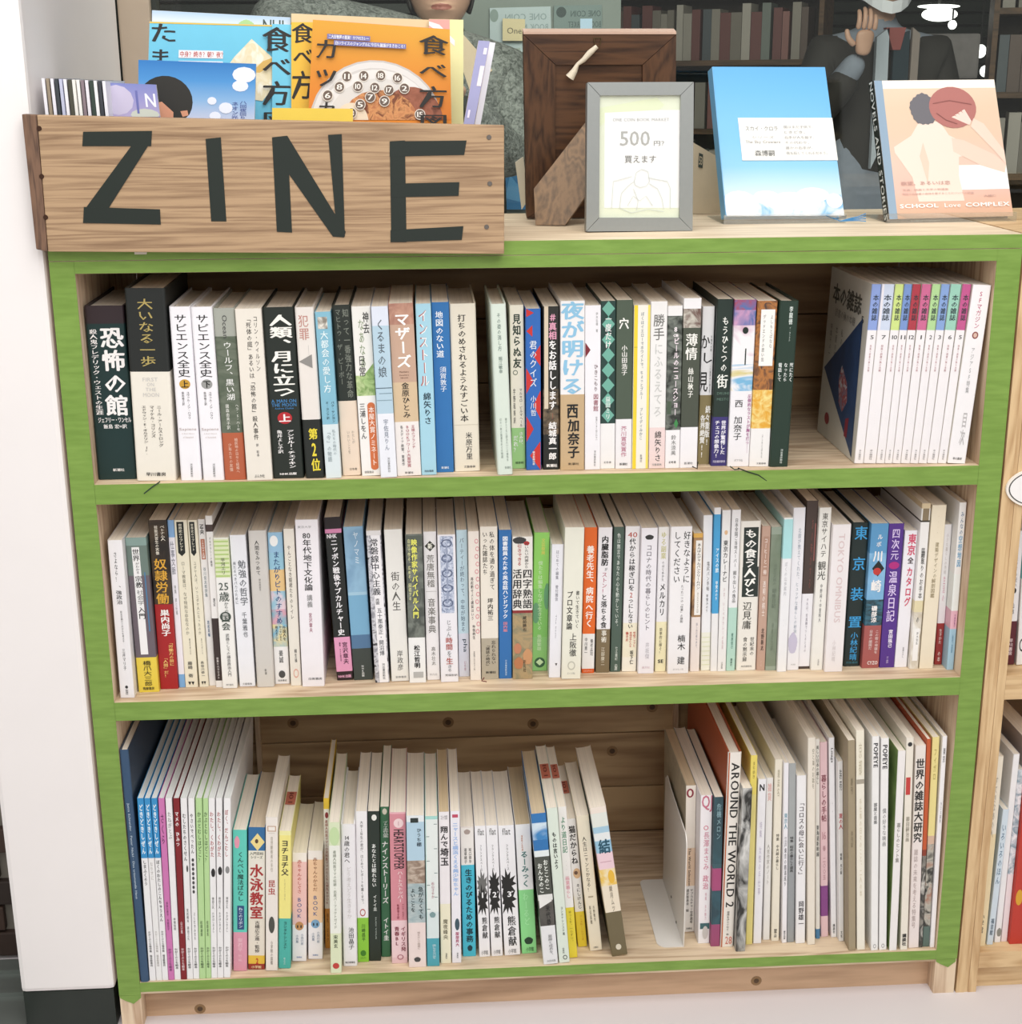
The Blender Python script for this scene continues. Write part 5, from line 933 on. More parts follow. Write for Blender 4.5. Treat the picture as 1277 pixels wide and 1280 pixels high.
b(440,490,275,405,455,1130, 'c4a290', [('#rect',.07,.34,0,.62,'b48f7c'),('コーヒーと一冊',.08,.33,0,.4,'f0e4dc',1),('透明の棋士',.37,.62,0,.34,'efe4dc',1),('A:北野新太',.7,.86,.05,.36,'4a3830',1),('P:ミシマ社',.93,.97,0,.2,'d8c0b4')], 'slim rosy tan book', None)
b(497,558,280,452,525,1130, [(.05,'9aa696'),(.97,'85917f,76836f,25'),(1,'9aa696')], [('池波正太郎の',.25,.4,0,.34,'6f7c6a',1),('銀座日記',.42,.56,0,.4,'6a7666',1),('A:池波正太郎',.66,.86,.0,.2,'75826f')], 'sage grey-green book with tone-on-tone lettering', 'sage green book')
b(565,625,225,525,580,1138, [(.01,'f0f2f0'),(.26,'b2e4e6'),(1,'f0f0f2')], [('ぼくの山歩案内',.28,.5,-.05,.3,'c0c0c4'),('A:・・・',.64,.75,-.05,.1,'b0b0b4')], 'slim white book with pale aqua top block', 'aqua-topped book')
b(627,695,165,582,655,1128, 'efeef2', [('北欧が教えてくれた、',.12,.45,.1,.26,'a4acb6'),('ヒュッゲな暮らしの秘訣',.45,.77,.05,.26,'a4acb6'),('#hair',.76,.9,-.1,.8,'c6c0d4'),('P:大和',.96,.97,.0,.4,'aaaaaa',0,'h')], 'slim pale lilac-white book', None)
b(705,775,125,652,718,1120, [(.545,'4a3c36'),(.985,'f0eef2'),(1,'4a3c36')], [('S:あの味がする',.1,.52,.1,.2,'7c4c44'),('#rect',.13,.35,.35,.12,'8c5a54'),('S:それは、写真機でつくるときの',.57,.9,.0,.2,'9c96a0')], 'dark brown topped book with white lower half', 'dark brown topped book')
b(778,850,165,727,795,1128, 'efede6', [('東京サイハテ',.03,.3,.0,.5,'55524c'),('観光',.32,.44,-.05,.7,'44423c'),('A:中野純＋中里和人',.46,.7,.0,.2,'777777'),('P:交通新聞',.93,.97,.1,.14,'999999')], 'white book with elegant grey-black title', None)
b(862,965,265,805,915,1138, 'f0eaea', [('TOKYO OMNIBUS',.06,.66,.02,.34,'dcc8c8',1,'r'),('A:小林紀晴',.78,.93,-.05,.2,'d4cccc')], 'thick white book with faint pink capital letters', 'faint-pink-lettered book', d=.17)
crop('K')
b(120,215,245,60,160,1065, '1d2c2a', [('東',.02,.12,.05,.78,'3fa2dc',1),('京',.23,.33,.03,.78,'3fa2dc',1),('装',.44,.54,.03,.78,'3fa2dc',1),('置',.64,.73,.02,.82,'3fa2dc',1),('小林紀晴',.755,.96,.05,.46,'3fa2dc',0),('P:河出書房',.965,.98,.0,.7,'3a7a8c',0,'h')], 'black book with bright blue spaced characters', 'blue-lettered black book', hard=1)
b(222,322,250,165,265,1075, [(.2,'5c9ac8'),(.52,'6ea8d0,8cbce0,30'),(.7,'3c6c80,26383c,60,3'),(1,'a85a56')], [('ル',.07,.11,.05,.3,WH,1),('ポ',.12,.16,.0,.3,WH,1),('川',.18,.26,.0,.55,WH,2),('#diamond',.25,.36,.05,.7,'1d2422'),('#disc',.3,.35,.0,.45,'c03a34'),('崎',.38,.47,.0,.6,WH,2),('A:磯部涼',.56,.68,.0,.34,WH,2),('S:この街の地獄を',.73,.9,.25,.2,'e8d4d0'),('S:日本の縮図だ',.73,.87,-.1,.2,'e8d4d0'),('P:CYZO',.95,.975,.1,.6,'f0e4e0',2,'h')], 'blue skyline book with brick red foot band', 'blue skyline book')
b(327,410,250,268,355,1072, '54308a', [('四次元',.03,.25,.0,.55,'dccaf0'),('#disc',.26,.31,.0,.7,'b02a7c'),('温泉日記',.32,.68,.0,.58,'dccaf0',1),('A:宮田珠己',.73,.86,.1,.3,'f2eaf8',2),('P:本の雑誌',.92,.97,.0,.16,'c8b4e0')], 'solid purple book with pale title', 'solid purple book')
b(415,500,290,355,430,1070, 'f0eef3', [('東京',.02,.18,.1,.65,'d0506c',2),('全',.19,.24,.1,.46,'442c30',2),('カタログ',.26,.55,.1,.5,'cf4c68',2),('A:昼間たかし',.85,.93,.1,.12,'777777')], 'white book with bold pink-red title', 'pink-red titled book')
b(505,565,135,432,490,1080, [(.03,'d8c4a0'),(.1,'efece6'),(.11,'3a3428'),(.58,'f1efec'),(.65,'e4d8b0'),(1,'efece4,b8a888,30')], [('#rect',.03,.1,0,.7,'8a7a60'),('S:間取り',.26,.36,.0,.4,'555555'),('間取りのお手本',.28,.57,.05,.42,'4c4a46'),('S:の',.67,.72,.0,.3,'333333'),('#rect',.75,.95,0,.6,'f4f2ee'),('A:鈴木信弘',.77,.85,.1,.2,'555555')], 'tall patterned cream book with white title strip', None)
b(572,655,145,497,575,1078, 'efe4cc', [('S:・・・・',.05,.18,.0,.1,'c8b890'),('建築デザインの',.22,.44,.05,.26,'9a8c6c'),('解剖図鑑',.44,.56,.0,.3,'9a8c6c')], 'tall buttery cream book', 'tall buttery book')
b(648,688,255,577,640,1055, [(.7,'f1eff0'),(1,'a03430')], [('小さな暮らしの手帖',.06,.35,.0,.3,'c8c0bc'),('S:生活の',.36,.55,.0,.3,'d8a0b0'),('S:生きかた',.74,.85,.0,.4,'f0dcd4',1),('S:の本',.9,.98,.0,.4,'f0dcd4',1)], 'short white book with red lower part', None)
b(722,785,130,642,712,1085, [(.42,'f1f0ee'),(.64,'eff3f0'),(.75,'e8b8c8'),(1,'a8cce0')], [('みんなの',.05,.19,.0,.5,'5a7a9c'),('空想地図',.19,.38,.0,.6,'70a8cc',1),('A:今和泉隆行',.66,.74,.1,.2,'a0508c',1),('S:地図',.78,.9,.0,.2,'6090b0')], 'white book with blue title, pink and blue foot, rightmost', 'blue-titled end book')

# ------------------------------------------------------------------ bottom shelf
row('three', Z3, 'on the bottom shelf', 'books standing on the bottom shelf')
crop('L')
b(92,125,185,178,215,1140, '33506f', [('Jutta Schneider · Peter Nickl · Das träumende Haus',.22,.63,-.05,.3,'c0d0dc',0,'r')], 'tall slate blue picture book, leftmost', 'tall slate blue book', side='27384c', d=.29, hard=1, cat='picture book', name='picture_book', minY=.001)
PB = [((163,190),(215,240),[(.32,'3592cc'),(1,'f1f0f1')],[('どきどきしぜん',.03,.3,.0,.6,'eaf6fc',2),('しまふくろう',.33,.47,.0,.55,'2c2c2c',1),('P:かがくのとも傑作集 福音館書店',.72,.92,0,.4,'555555',1)],'white picture book with blue top block, first of three','first blue-topped picture book'),
 ((192,216),(242,266),[(.32,'3592cc'),(1,'f0efee')],[('どきどきしぜん',.03,.3,.0,.6,'eaf6fc',2),('なりすに',.34,.44,.0,.5,'b8b4b0'),('P:かがくのとも傑作集 福音館書店',.72,.92,0,.4,'aaa6a2')],'white picture book with blue top block, second of three','second blue-topped picture book'),
 ((218,245),(268,290),[(.32,'3592cc'),(1,'f1f0f1')],[('どきどきしぜん',.03,.3,.0,.6,'eaf6fc',2),('ぼくのわたしのこんちゅうえん',.33,.67,.0,.55,'2c2c2c',1),('P:かがくのとも傑作集 福音館書店',.72,.92,0,.4,'444444',1)],'white picture book with blue top block, third of three','third blue-topped picture book'),
 ((247,273),(292,315),[(1,'d078b4')],[('さくら',.08,.25,.0,.6,'5c2858',1),('A:長谷川摂子 矢間芳子',.56,.72,.0,.3,'4c2048'),('P:かがくのとも絵本',.82,.95,0,.5,'5c2858',1)],'slim orchid pink picture book','orchid pink picture book'),
 ((275,304),(317,340),[(1,'f1eff0')],[('たねがとぶ',.07,.22,.0,.55,'7c7c7c'),('A:甲斐信枝',.65,.72,.0,.35,'333333'),('P:かがくのとも絵本',.82,.94,0,.5,'333333',1)],'slim white picture book with grey title',None),
 ((307,333),(341,364),[(1,'82161f')],[('マメの ひみつ',.07,.26,.0,.6,'f6ecec',2),('A:山口進',.67,.74,.0,.35,'f0dcdc',1),('P:かがくのとも絵本',.82,.95,0,.5,'f0dcdc',1)],'slim dark red picture book with white title','dark red picture book'),
 ((335,364),(366,388),[(1,'f0efef')],[('むしたちのさくせん',.08,.34,.0,.55,'2c2c2c',1),('#hair',.36,.4,.2,.3,'444444'),('A:宮武頼夫 得田之久',.6,.78,.0,.3,'444444'),('P:かがくのとも絵本',.82,.94,0,.5,'333333',1)],'white picture book with tiny insect under its title',None),
 ((366,394),(389,411),[(1,'f2f1f1')],[('やさいでぺったん',.08,.3,.0,.5,'2c2c2c',1),('●●●●●●●●',.32,.52,.0,.5,'444444',1),('A:よしだきみまろ',.62,.78,.0,.3,'444444'),('P:かがくのとも絵本',.82,.94,0,.5,'333333',1)],'white picture book with string of black beads print',None),
 ((397,424),(415,440),[(1,'b9dc9c')],[('かぶとむしはどこ？',.07,.35,.0,.55,'3c5c34',1),('A:松岡達英',.67,.76,.0,.34,'334c2c'),('P:かがくのとも絵本',.82,.94,0,.5,'2c4428',1)],'pale green picture book, left of two alike','left green picture book'),
 ((426,448),(441,462),[(1,'b9dc9c')],[('かぶとむしはどこ？',.07,.35,.0,.6,'3c5c34',1),('A:松岡達英',.67,.76,.0,.34,'334c2c'),('P:かがくのとも絵本',.82,.94,0,.5,'2c4428',1)],'pale green picture book, right of two alike','right green picture book'),
 ((449,474),(462,486),[(1,'f2f1f1')],[('わたし、くわがた',.07,.32,.0,.6,'b05a5c',1),('#hair',.38,.43,.1,.7,'222222'),('A:得田之久 たかはしきよし',.54,.74,.0,.34,'444444'),('P:かがくのとも絵本',.82,.94,0,.5,'333333',1)],'white picture book with red title and black beetle, left one','left beetle picture book'),
 ((477,505),(488,509),[(1,'f2f1f1')],[('わたし、くわがた',.07,.32,.0,.6,'b05a5c',1),('#hair',.37,.42,.1,.7,'222222'),('A:得田之久 たかはしきよし',.54,.74,.0,.34,'444444'),('P:かがくのとも絵本',.82,.94,0,.5,'333333',1)],'white picture book with red title and black beetle, right one','right beetle picture book'),
 ((509,540),(511,535),[(1,'f4f3f3')],[('ぼく、だんごむし',.06,.32,-.1,.5,'b05a5c',1),('#disc',.37,.41,.05,.6,'8c8c8c'),('A:得田之久 たかはしきよし',.54,.74,.0,.3,'444444'),('P:かがくのとも絵本',.82,.94,0,.46,'333333',1)],'white picture book with grey woodlouse below red title','woodlouse picture book')]
for (t0, t1), (b0, b1), sg, tx, ds, an in PB:
    b(t0, t1, 378, b0, b1, 1115, sg, tx, ds, an, d=.245, cat='picture book', name='picture_book', pg='dfe2e0')
crop('M')
b(40,103,540,42,105,1185, [(.72,'62cfbe'),(1,'e09cb0')], [('#hair',.04,.13,-.2,.4,'e89ab0'),('くんぺい魔法ばなし',.15,.5,.05,.46,'22403c',1),('#rect',.53,.7,.05,.5,'2c4c7c'),('ねこのリボン',.54,.69,.05,.3,'dce8f4',1),('A:東君平',.76,.86,.0,.4,'f4c8d4',1),('S:第三集',.88,.93,.0,.3,'f4c8d4')], 'turquoise book with pink foot and navy label', 'turquoise book', d=.15)
b(110,188,528,110,185,1178, [(.16,'2f6ca0'),(.22,'ece8d8'),(.63,'ebe6da'),(.9,'e8e0d0'),(.96,'e8c040'),(1,'9c3428')], [('#diamond',.04,.16,.05,.85,'ecd890'),('#disc',.08,.11,.0,.2,'554030'),('S:入門百科',.17,.19,.0,.8,'3a3a30',1,'h'),('S:シリーズ',.195,.215,.0,.7,'3a3a30',1,'h'),('水泳教室',.25,.64,.0,.8,'a82c2c',2),('A:古橋広之進・監修',.65,.88,.05,.3,'4a4640'),('2',.91,.965,.05,.3,'c03028',2),('P:小学館',.972,.992,.0,.6,'f4e0b0',1,'h')], 'worn book with huge red title and blue top', 'huge red title book', d=.15, pg='cdbca4')
b(190,245,482,190,245,1183, 'efe8e0', [('#rect',.055,.09,.0,.7,'c09c80'),('#rect',.06,.085,.0,.55,'efe8e0'),('S:自然観察者の手引',.12,.35,.0,.2,'a8a090'),('#rect',.1,.1015,.0,.5,'b0a898'),('昆虫',.4,.5,.0,.62,'b04a44',1),('#disc',.64,.75,.0,.5,'4a4a44'),('P:小学館の図鑑',.8,.96,.0,.2,'888078')], 'tall white book with dark beetle low on spine', 'dark-beetle book', d=.17)
b(250,308,545,250,302,1173, [(.03,'f2eeaa'),(.63,'f3e98c'),(1,'4bb4a8')], [('ヨチヨチ父',.06,.32,.0,.6,'3c3830',2),('S:とまどう日々',.34,.5,.0,.14,'b8b080'),('A:ヨシタケシンスケ',.65,.86,.05,.3,'205450',1),('P:赤ちゃんとママ社',.92,.97,.0,.2,'dcecec')], 'yellow book with teal lower band', 'yellow-and-teal book', d=.15)
for i, (a, c, t, an, nm) in enumerate([((310,378,645,312,375,1140), 'f3c8c4', '赤ちゃんのしぐさ', 'bear', 'short pink-topped book with a bear face'), ((382,450,635,385,450,1130), 'f5cfa8', '赤ちゃんのからだ', 'whale', 'short peach-topped book with a blue animal')]):
    b(*a, [(.08,'f6efe8'),(.66,c),(1,'f5f1f4')], [(t,.06,.37,.0,.32,'c05a48' if i == 0 else '9a6040',1),('BOOK',.4,.6,.0,.42,'4a5c90',0,'v'),('#disc',.63,.71,.0,.6,'c8905c' if i == 0 else '7ca8cc'),('#disc',.66,.69,-.12,.1,'222222'),('#disc',.66,.69,.12,.1,'222222'),('A:小西行郎',.74,.85,.2,.2,'8894a8'),('A:小西薫',.75,.83,-.15,.2,'8894a8'),('P:海竜社',.955,.97,.0,.4,'5078b0',1,'h')], nm, ('bear-face book','blue-animal book')[i], d=.13)
b(451,481,395,464,485,1080, [(.07,'e8c23c'),(.73,'f0ece2'),(1,'d8933c')], [('#disc',.09,.13,.05,.6,'8c3034'),('産婦人科医ママと小児科医ママのらくちん授乳BOOK',.14,.7,.0,.5,'a86454',1),('S:母乳・ミルク',.76,.96,.0,.4,'7c4420')], 'thin yellow-topped book with orange foot', None, d=.17)
b(483,535,505,488,537,1210, [(.15,'dde8c4'),(.73,'eef0e6'),(1,'e0e8c4')], [('S:この時期に',.04,.13,.0,.3,'446644',1),('#disc',.03,.15,.0,.9,'c4dca8'),('産婦人科医ママの妊娠・出産パーフェクトガイド',.18,.7,.0,.3,'8a9080'),('A:宋美玄',.74,.83,.0,.4,'44503c',1),('#disc',.93,.97,.0,.6,'c04038')], 'pale leafy green book with red mark at its foot', 'pale leafy book', d=.19)
b(537,605,515,545,610,1162, 'f0eef1', [('[14]歳の君へ',.07,.27,-.1,.4,'3c3c3c'),('どう考えどう生きるか',.29,.66,.0,.34,'cfcaca'),('A:池田晶子',.72,.88,.1,.4,'3c3c3c'),('P:毎日新聞社',.965,.98,.0,.7,'444444',1,'h')], 'white book with green inner boards', None, d=.155, hard=1)
b(597,655,455,612,660,1143, [(.7,'f2f0f1'),(1,'8cc93c')], [('大学１年生の君が、はじめてレポートを書くまで。',.06,.62,.0,.28,'6a6a6a'),('#ring',.64,.69,.0,.5,'b04a44'),('A:川崎昌平',.74,.86,.05,.34,'2c5418'),('#disc',.92,.96,.0,.5,'3c7c20'),('P:ミネルヴァ',.965,.98,.0,.5,'3c7c20',0,'h')], 'white book with bright green foot block', 'bright green footed book', d=.165)
b(648,708,455,665,715,1138, '1d2b22', [('#disc',.02,.06,.05,.42,'e8e8e0'),('あなたとは眠れない',.21,.5,.0,.38,'f0f2ee',1),('A:イトイ圭',.55,.66,.05,.32,'e4e8e2',1),('S:SUDI VOUS',.7,.85,.1,.1,'b8c4bc',0,'r')], 'black-green comic with white title', 'black-green comic', d=.165)
crop('N')
b(190,237,435,210,247,1120, '3c7450', [('#disc',.01,.05,.0,.5,'d8d4c0'),('A:イトイ圭作品集',.09,.2,.1,.6,'dfe8e0',1),('ナインストーリーズ',.22,.64,.0,.7,'f6f8f4',2),('A:イトイ圭',.73,.89,.05,.6,'f6f8f4',2)], 'green comic with bold white title', 'green comic', d=.175)
b(243,318,460,255,327,1150, [(.01,'e8b4bc'),(.71,'d98f9a'),(.96,'efd0d4'),(1,'e8c4c8')], [('#disc',.04,.1,.05,.6,'efd4d4'),('1',.05,.09,.05,.2,'b06a78',1),('HEARTSTOPPER',.11,.37,.05,.62,'1f1c1e',1,'r'),('ハートストッパー',.38,.59,.1,.36,'f4e4e4'),('A:アリス・オズマン',.6,.7,.25,.14,'8c2c40',1),('A:牧野琴子訳',.6,.7,-.05,.14,'8c2c40',1),('S:イギリス発',.75,.92,.25,.32,'7c1c34',1),('S:青春BL',.75,.88,-.15,.32,'7c1c34',1),('#ring',.94,.975,.05,.4,'a86474')], 'rose pink comic with black hand-drawn capitals', 'rose pink comic', d=.18)
b(320,402,475,333,412,1168, [(.04,'e8eef0'),(.29,'b6d3e4'),(.44,'8f7a6a,c8b8a8,60,2'),(.7,'b8c4c4,9cb0b4,40,3'),(1,'eeddd8')], [('#rect',.015,.045,-.05,.44,'26302e'),('ひうち棚',.08,.2,.2,.28,'2c3c48',1),('急がなくても',.46,.68,.25,.3,'243434',1),('よいことを',.47,.63,-.2,.28,'243434',1),('S:慌ただしい時間に',.76,.88,.1,.16,'a89890'),('#hair',.93,.965,.0,.4,'444444')], 'comic with river picture, pale blue to brown', 'river picture comic', d=.175)
b(405,465,478,417,472,1163, [(.02,'a8dcd4'),(.63,'e8efec'),(.81,'dce8e8'),(1,'4ba4b4')], [('#rect',.05+.08*i,.053+.08*i,(-.3 if i%2 else .3),.25,'2c5c5c') for i in range(8)]+[('#rect',0,.8,-.47,.05,'9cd4cc'),('A:石山さやか',.43,.54,.05,.24,'b0707c'),('#hair',.63,.67,.0,.5,'7c9a9c'),('S:誰にも言えない恋を',.85,.95,.1,.3,'dceef0')], 'pale mint comic with dark dashes and teal foot', 'mint dashed comic', d=.175)
b(467,518,458,480,525,1150, [(.6,'f1ecee'),(1,'efeacf')], [('S:コミック文庫',.02,.05,.0,.6,'777777',0,'h'),('翔んで',.09,.23,.0,.72,'2a2628',2),('埼玉',.23,.35,.0,.8,'2a2628',2),('A:魔夜峰央',.7,.84,.0,.46,'6a6450'),('P:宝島社',.93,.97,.05,.2,'444444')], 'white comic with heavy black title at the top', 'heavy black title comic', d=.175, pg='d4bf9c')
b(522,565,455,530,573,1148, 'f0eef4', [('#rect',.02,.04,.0,.6,'c04a64'),('ニャースと横浜くえる美少年ちゃん',.07,.55,.0,.6,'9cbce8',2),('#disc',.7,.78,.1,.5,'3c5460'),('A:服部昇大',.79,.89,.1,.4,'b03a64',1),('P:宝島社',.93,.97,.1,.2,'444444')], 'white comic with puffy light blue title', 'puffy light blue title comic', d=.175)
b(568,628,525,580,640,1118, [(.01,'e8e0d8'),(.29,'eeeae4'),(1,'46bcd4')], [('#hair',.02,.06,.0,.5,'a89890'),('A:坂口恭平',.16,.28,.2,.22,'444444'),('A:道草晴子',.16,.28,-.15,.22,'444444'),('生きのびるための事務',.32,.89,.05,.55,'0f3c48',2),('#hair',.91,.96,.05,.4,'0f3c48')], 'cyan book with dark brushed title and cream top', 'cyan book', d=.15)
for i, a in enumerate([(632,683,522,655,705,1120), (685,737,520,710,763,1117)]):
    b(*a, 'f3f2f4', [('flat',.02,.07,.05,.55,'555555',0,'h'),('フランクスペース',.14,.34,.0,.18,'555555'),('#burst',.33,.56,.0,1.25,'1e1e1c' if i else '6c6c6a'),('#burst',.44,.69,-.02,1.2,'1e1e1c'),(str(i+1),.49,.55,.0,.7,'f4f4f4',2),('A:熊倉献',.69,.86,.1,.5,'333333',1),('P:小学館',.95,.985,.0,.6,'777777',0,'h')], 'white comic with '+('outlined numeral 1' if i == 0 else 'black burst and numeral 2'), ('numeral-1 comic','numeral-2 comic')[i], d=.15)
crop('O')
b(80,155,520,113,183,1113, 'f3f2f4', [('flat',.02,.07,.0,.5,'555555',0,'h'),('フランクスペース',.14,.34,.0,.16,'555555'),('#burst',.33,.56,-.1,1.2,'1e1e1c'),('#burst',.44,.69,-.1,1.1,'1e1e1c'),('3',.49,.55,.0,.6,'f4f4f4',2),('A:熊倉献',.69,.93,.05,.55,'333333',1),('P:小学館',.95,.985,.0,.5,'777777',0,'h')], 'wider white comic with black burst and numeral 3', 'numeral-3 comic', d=.15)
b(160,228,515,190,260,1105, [(.5,'f0f0f0'),(1,'8fdc90')], [('S:漫画家の名作選',.08,.2,-.1,.12,'c07048'),('るーみっく',.2,.48,.0,.5,'4a7c78',2),('わーるど',.52,.78,-.05,.4,'a4e4a4',2),('#hair',.87,.93,.0,.6,'1e3c28'),('P:小学館',.95,.985,.05,.5,'2c5434',0,'h')], 'comic white above and bright mint below', 'bright mint comic', d=.16, pg='cfbb9a')
b(232,300,465,290,357,1155, [(.06,'3078b8'),(.17,'3c84c0,dcecf4,30'),(.24,'2c74b4'),(.28,'e8f0f0'),(.53,'4c5048'),(.57,'e8e8e4'),(.74,'4c4a46,5c5a54,30'),(1,'e8e9ea')], [('おとこのこ',.3,.5,.2,.34,'e8ece4',2),('おんなのこ',.32,.52,-.2,.34,'e8ece4',2),('#triR',.53,.62,.0,.9,'e8e8e4'),('A:米代恭',.6,.74,.1,.3,'1c1c1c',1),('S:葛藤と成長を、',.8,.95,.1,.3,'8c8c8c'),('P:太田出版',.97,.985,.05,.6,'999999',0,'h')], 'comic with deep blue top and grey title block', 'deep blue topped comic', d=.175, pg='d4c2a4')
b(302,353,440,362,410,1148, 'dfeadd', [('ものは言いよう',.15,.39,.0,.4,'2c3430',2),('A:ヨシタケシンスケ著',.63,.82,.15,.22,'3c4440'),('P:白泉社',.9,.94,.0,.2,'3c4440'),('#ring',.95,.98,.1,.4,'2c3430')], 'pale sage book with small black title', 'pale sage book', d=.175)
b(357,393,435,405,447,1125, [(.66,'efece8'),(1,'e6d23c')], [('より道日記',.06,.3,.0,.6,'4c8c6c',1),('S:・・・',.34,.42,.0,.2,'a4a4a0'),('画業暮らし',.45,.6,.0,.5,'e0a0ac',1),('S:ゆっくり、一つずつ。',.68,.9,.0,.36,'8c7c20')], 'thin book with green title and yellow foot', None, d=.17)
b(393,435,490,447,490,1075, [(.72,'f1efec'),(1,'e8d038')], [('猫だからね',.05,.35,.0,.7,'26221e',2),('#disc',.38,.46,.1,.8,'d8b48c'),('#disc',.4,.43,.0,.4,'6c5040'),('A:そにしけんじ',.5,.7,.1,.4,'3c3834',1),('S:アニメ化!!シリーズ',.75,.95,.1,.3,'c08020')], 'thin white book with tan cat and yellow foot', 'tan cat book', d=.15)
b(438,497,475,503,558,1093, 'ece2cb', [('人生はニャンとかなる！',.15,.56,-.05,.34,'4c443c'),('#rect',.59,.6,.0,.4,'a89c84'),('A:水野敬也',.66,.78,.15,.16,'6c6454'),('A:長沼直樹',.66,.8,-.15,.16,'6c6454'),('P:文響社',.97,.983,.0,.4,'444444',0,'h')], 'cream book with handwritten brown title', None, d=.15)
b(500,575,435,603,675,1118, [(.04,'f0e4d8'),(.13,'e4e8e0'),(.17,'a8cce0'),(.22,'e8ecec'),(.3,'98c4dc'),(.41,'eed0d8'),(.52,'f0e0b8,e8c050,40'),(.7,'eee2cc'),(1,'6f6448')], [('結',.21,.31,.05,.75,'1f5064',2),('#rect',.36,.363,.0,.7,'c08c9c'),('#disc',.42,.51,.2,.4,'e8b840'),('A:綾月ムツ',.52,.7,.05,.2,'7c7060'),('#disc',.92,.96,.0,.35,'d8d0bc')], 'pastel banded book with brown foot, leaning left, curved', 'pastel banded book', d=.17)
crop('P')
row('magz', Z3, 'on the bottom shelf', 'magazines standing right of the bookend')
MGK = dict(cat='magazine', name='magazine')
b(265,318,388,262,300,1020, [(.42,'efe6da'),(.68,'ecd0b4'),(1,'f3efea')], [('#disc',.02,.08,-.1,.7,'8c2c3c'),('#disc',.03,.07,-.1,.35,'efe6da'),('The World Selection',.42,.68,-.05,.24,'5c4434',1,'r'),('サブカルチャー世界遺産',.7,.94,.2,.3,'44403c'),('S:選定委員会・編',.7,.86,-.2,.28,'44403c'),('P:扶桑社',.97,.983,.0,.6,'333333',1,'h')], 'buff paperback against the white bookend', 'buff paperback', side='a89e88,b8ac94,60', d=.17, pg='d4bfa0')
b(328,383,430,318,370,1070, [(.85,'f3eef0'),(1,'f0eef0')], [('QJ',.0,.11,.05,.9,'c87488',1,'h'),('#ring',.2,.23,.0,.4,'d0607c'),('長澤まさみ',.24,.5,.05,.5,'d498a8',1),('政治',.53,.63,.05,.5,'d08498',1),('S:特集 女の魅力',.65,.84,.1,.16,'d8a8b4'),('#rect',.86,.9,.05,.8,'3c6468'),('#disc',.88,.97,.1,.5,'c8c4c0')], 'white magazine with pink logo letters and lettering', 'pink-lettered magazine', d=.2, **MGK)
b(388,430,438,372,412,1083, [(.44,'34565f,2c444c,20'),(.47,'3c5c64'),(.62,'a84c78'),(.85,'2c4650,38606c,30'),(1,'9c4c74')], [('危機メロン',.04,.28,.05,.5,'8cacb4')], 'thin dark teal magazine with plum patches', 'teal-and-plum magazine', d=.2, **MGK)
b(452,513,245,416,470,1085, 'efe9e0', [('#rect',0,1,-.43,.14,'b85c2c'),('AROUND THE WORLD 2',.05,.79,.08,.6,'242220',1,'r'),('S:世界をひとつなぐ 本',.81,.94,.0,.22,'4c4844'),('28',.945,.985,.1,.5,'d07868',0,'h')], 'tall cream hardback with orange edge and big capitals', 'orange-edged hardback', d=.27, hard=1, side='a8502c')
b(515,553,400,480,525,1105, '2c2c2a,d8d8d4,50,.5', [], 'thin magazine in scribbled black and white', 'scribbled magazine', d=.22, **MGK)
b(543,573,258,526,553,1075, [(.2,'ecd96c'),(1,'e8da88')], [('S:まち歩き',.03,.12,.0,.4,'8c7c30')], 'thin yellow-spined magazine', 'thin yellow magazine', d=.25, **MGK)
b(582,612,360,555,595,1070, 'f2f1f4', [('N',.03,.07,.0,.6,'2c2c2c',2,'h'),('S:特集 女性の手仕事',.25,.7,.0,.3,'c4bccc')], 'thin white magazine headed by black capital', None, d=.22, **MGK)
b(615,645,355,600,628,1055, 'eceae6', [('S:雑貨',.03,.14,.0,.6,'e0a8a0'),('S:人気作家のノート',.4,.65,.0,.4,'a8a49c')], 'thin off-white magazine with pinkish heading', None, d=.22, **MGK)
b(655,685,275,635,670,1060, 'efe8d6', [('S:特集 中央線の暮らし',.4,.6,.05,.4,'5c584c',1),('S:雑誌名',.05,.2,.0,.3,'b0a890'),('P:編集工房',.93,.98,.0,.4,'3c3c34',1)], 'cream magazine with small black caption', None, d=.23, **MGK)
b(690,712,290,682,702,1068, 'f2f0f4', [('S:東京人',.27,.36,.0,.7,'70a0b0',1),('S:江戸東京の銭湯巡り',.4,.68,.0,.5,'6c6c70'),('P:都市出版',.93,.98,.0,.4,'444444',1)], 'very thin white magazine', None, d=.22, **MGK)
b(714,743,292,703,735,1065, [(.5,'a8acac'),(1,'9a9ea0')], [('S:特集 昭和の暮らしと道具',.4,.6,.0,.5,'3c3c3c',1)], 'thin mid-grey magazine', 'mid-grey magazine', d=.22, **MGK)
b(747,785,345,740,783,1070, 'f1f0f1', [('﹁コロスの母に会いに行く﹂',.14,.6,.0,.6,'50484c',1),('A:岡野雄一',.74,.9,.05,.6,'3c383c',1)], 'white book with spaced handwritten black title', 'handwritten-title book', d=.17)
crop('Q')
b(91,118,190,88,118,978, 'ece4d6', [('S:空と海のお話を',.05,.24,.2,.3,'8c8474')], 'tall cream magazine', None, d=.25, **MGK)
b(119,134,195,119,137,955, [(.95,'f0ece4'),(1,'4c84b0')], [('S:美しい日本の暮らし',.03,.22,.0,.6,'5c5850',1),('S:東海道新幹線',.42,.58,.0,.6,'3c3c38',1)], 'thin magazine with blue foot print', None, d=.25, **MGK)
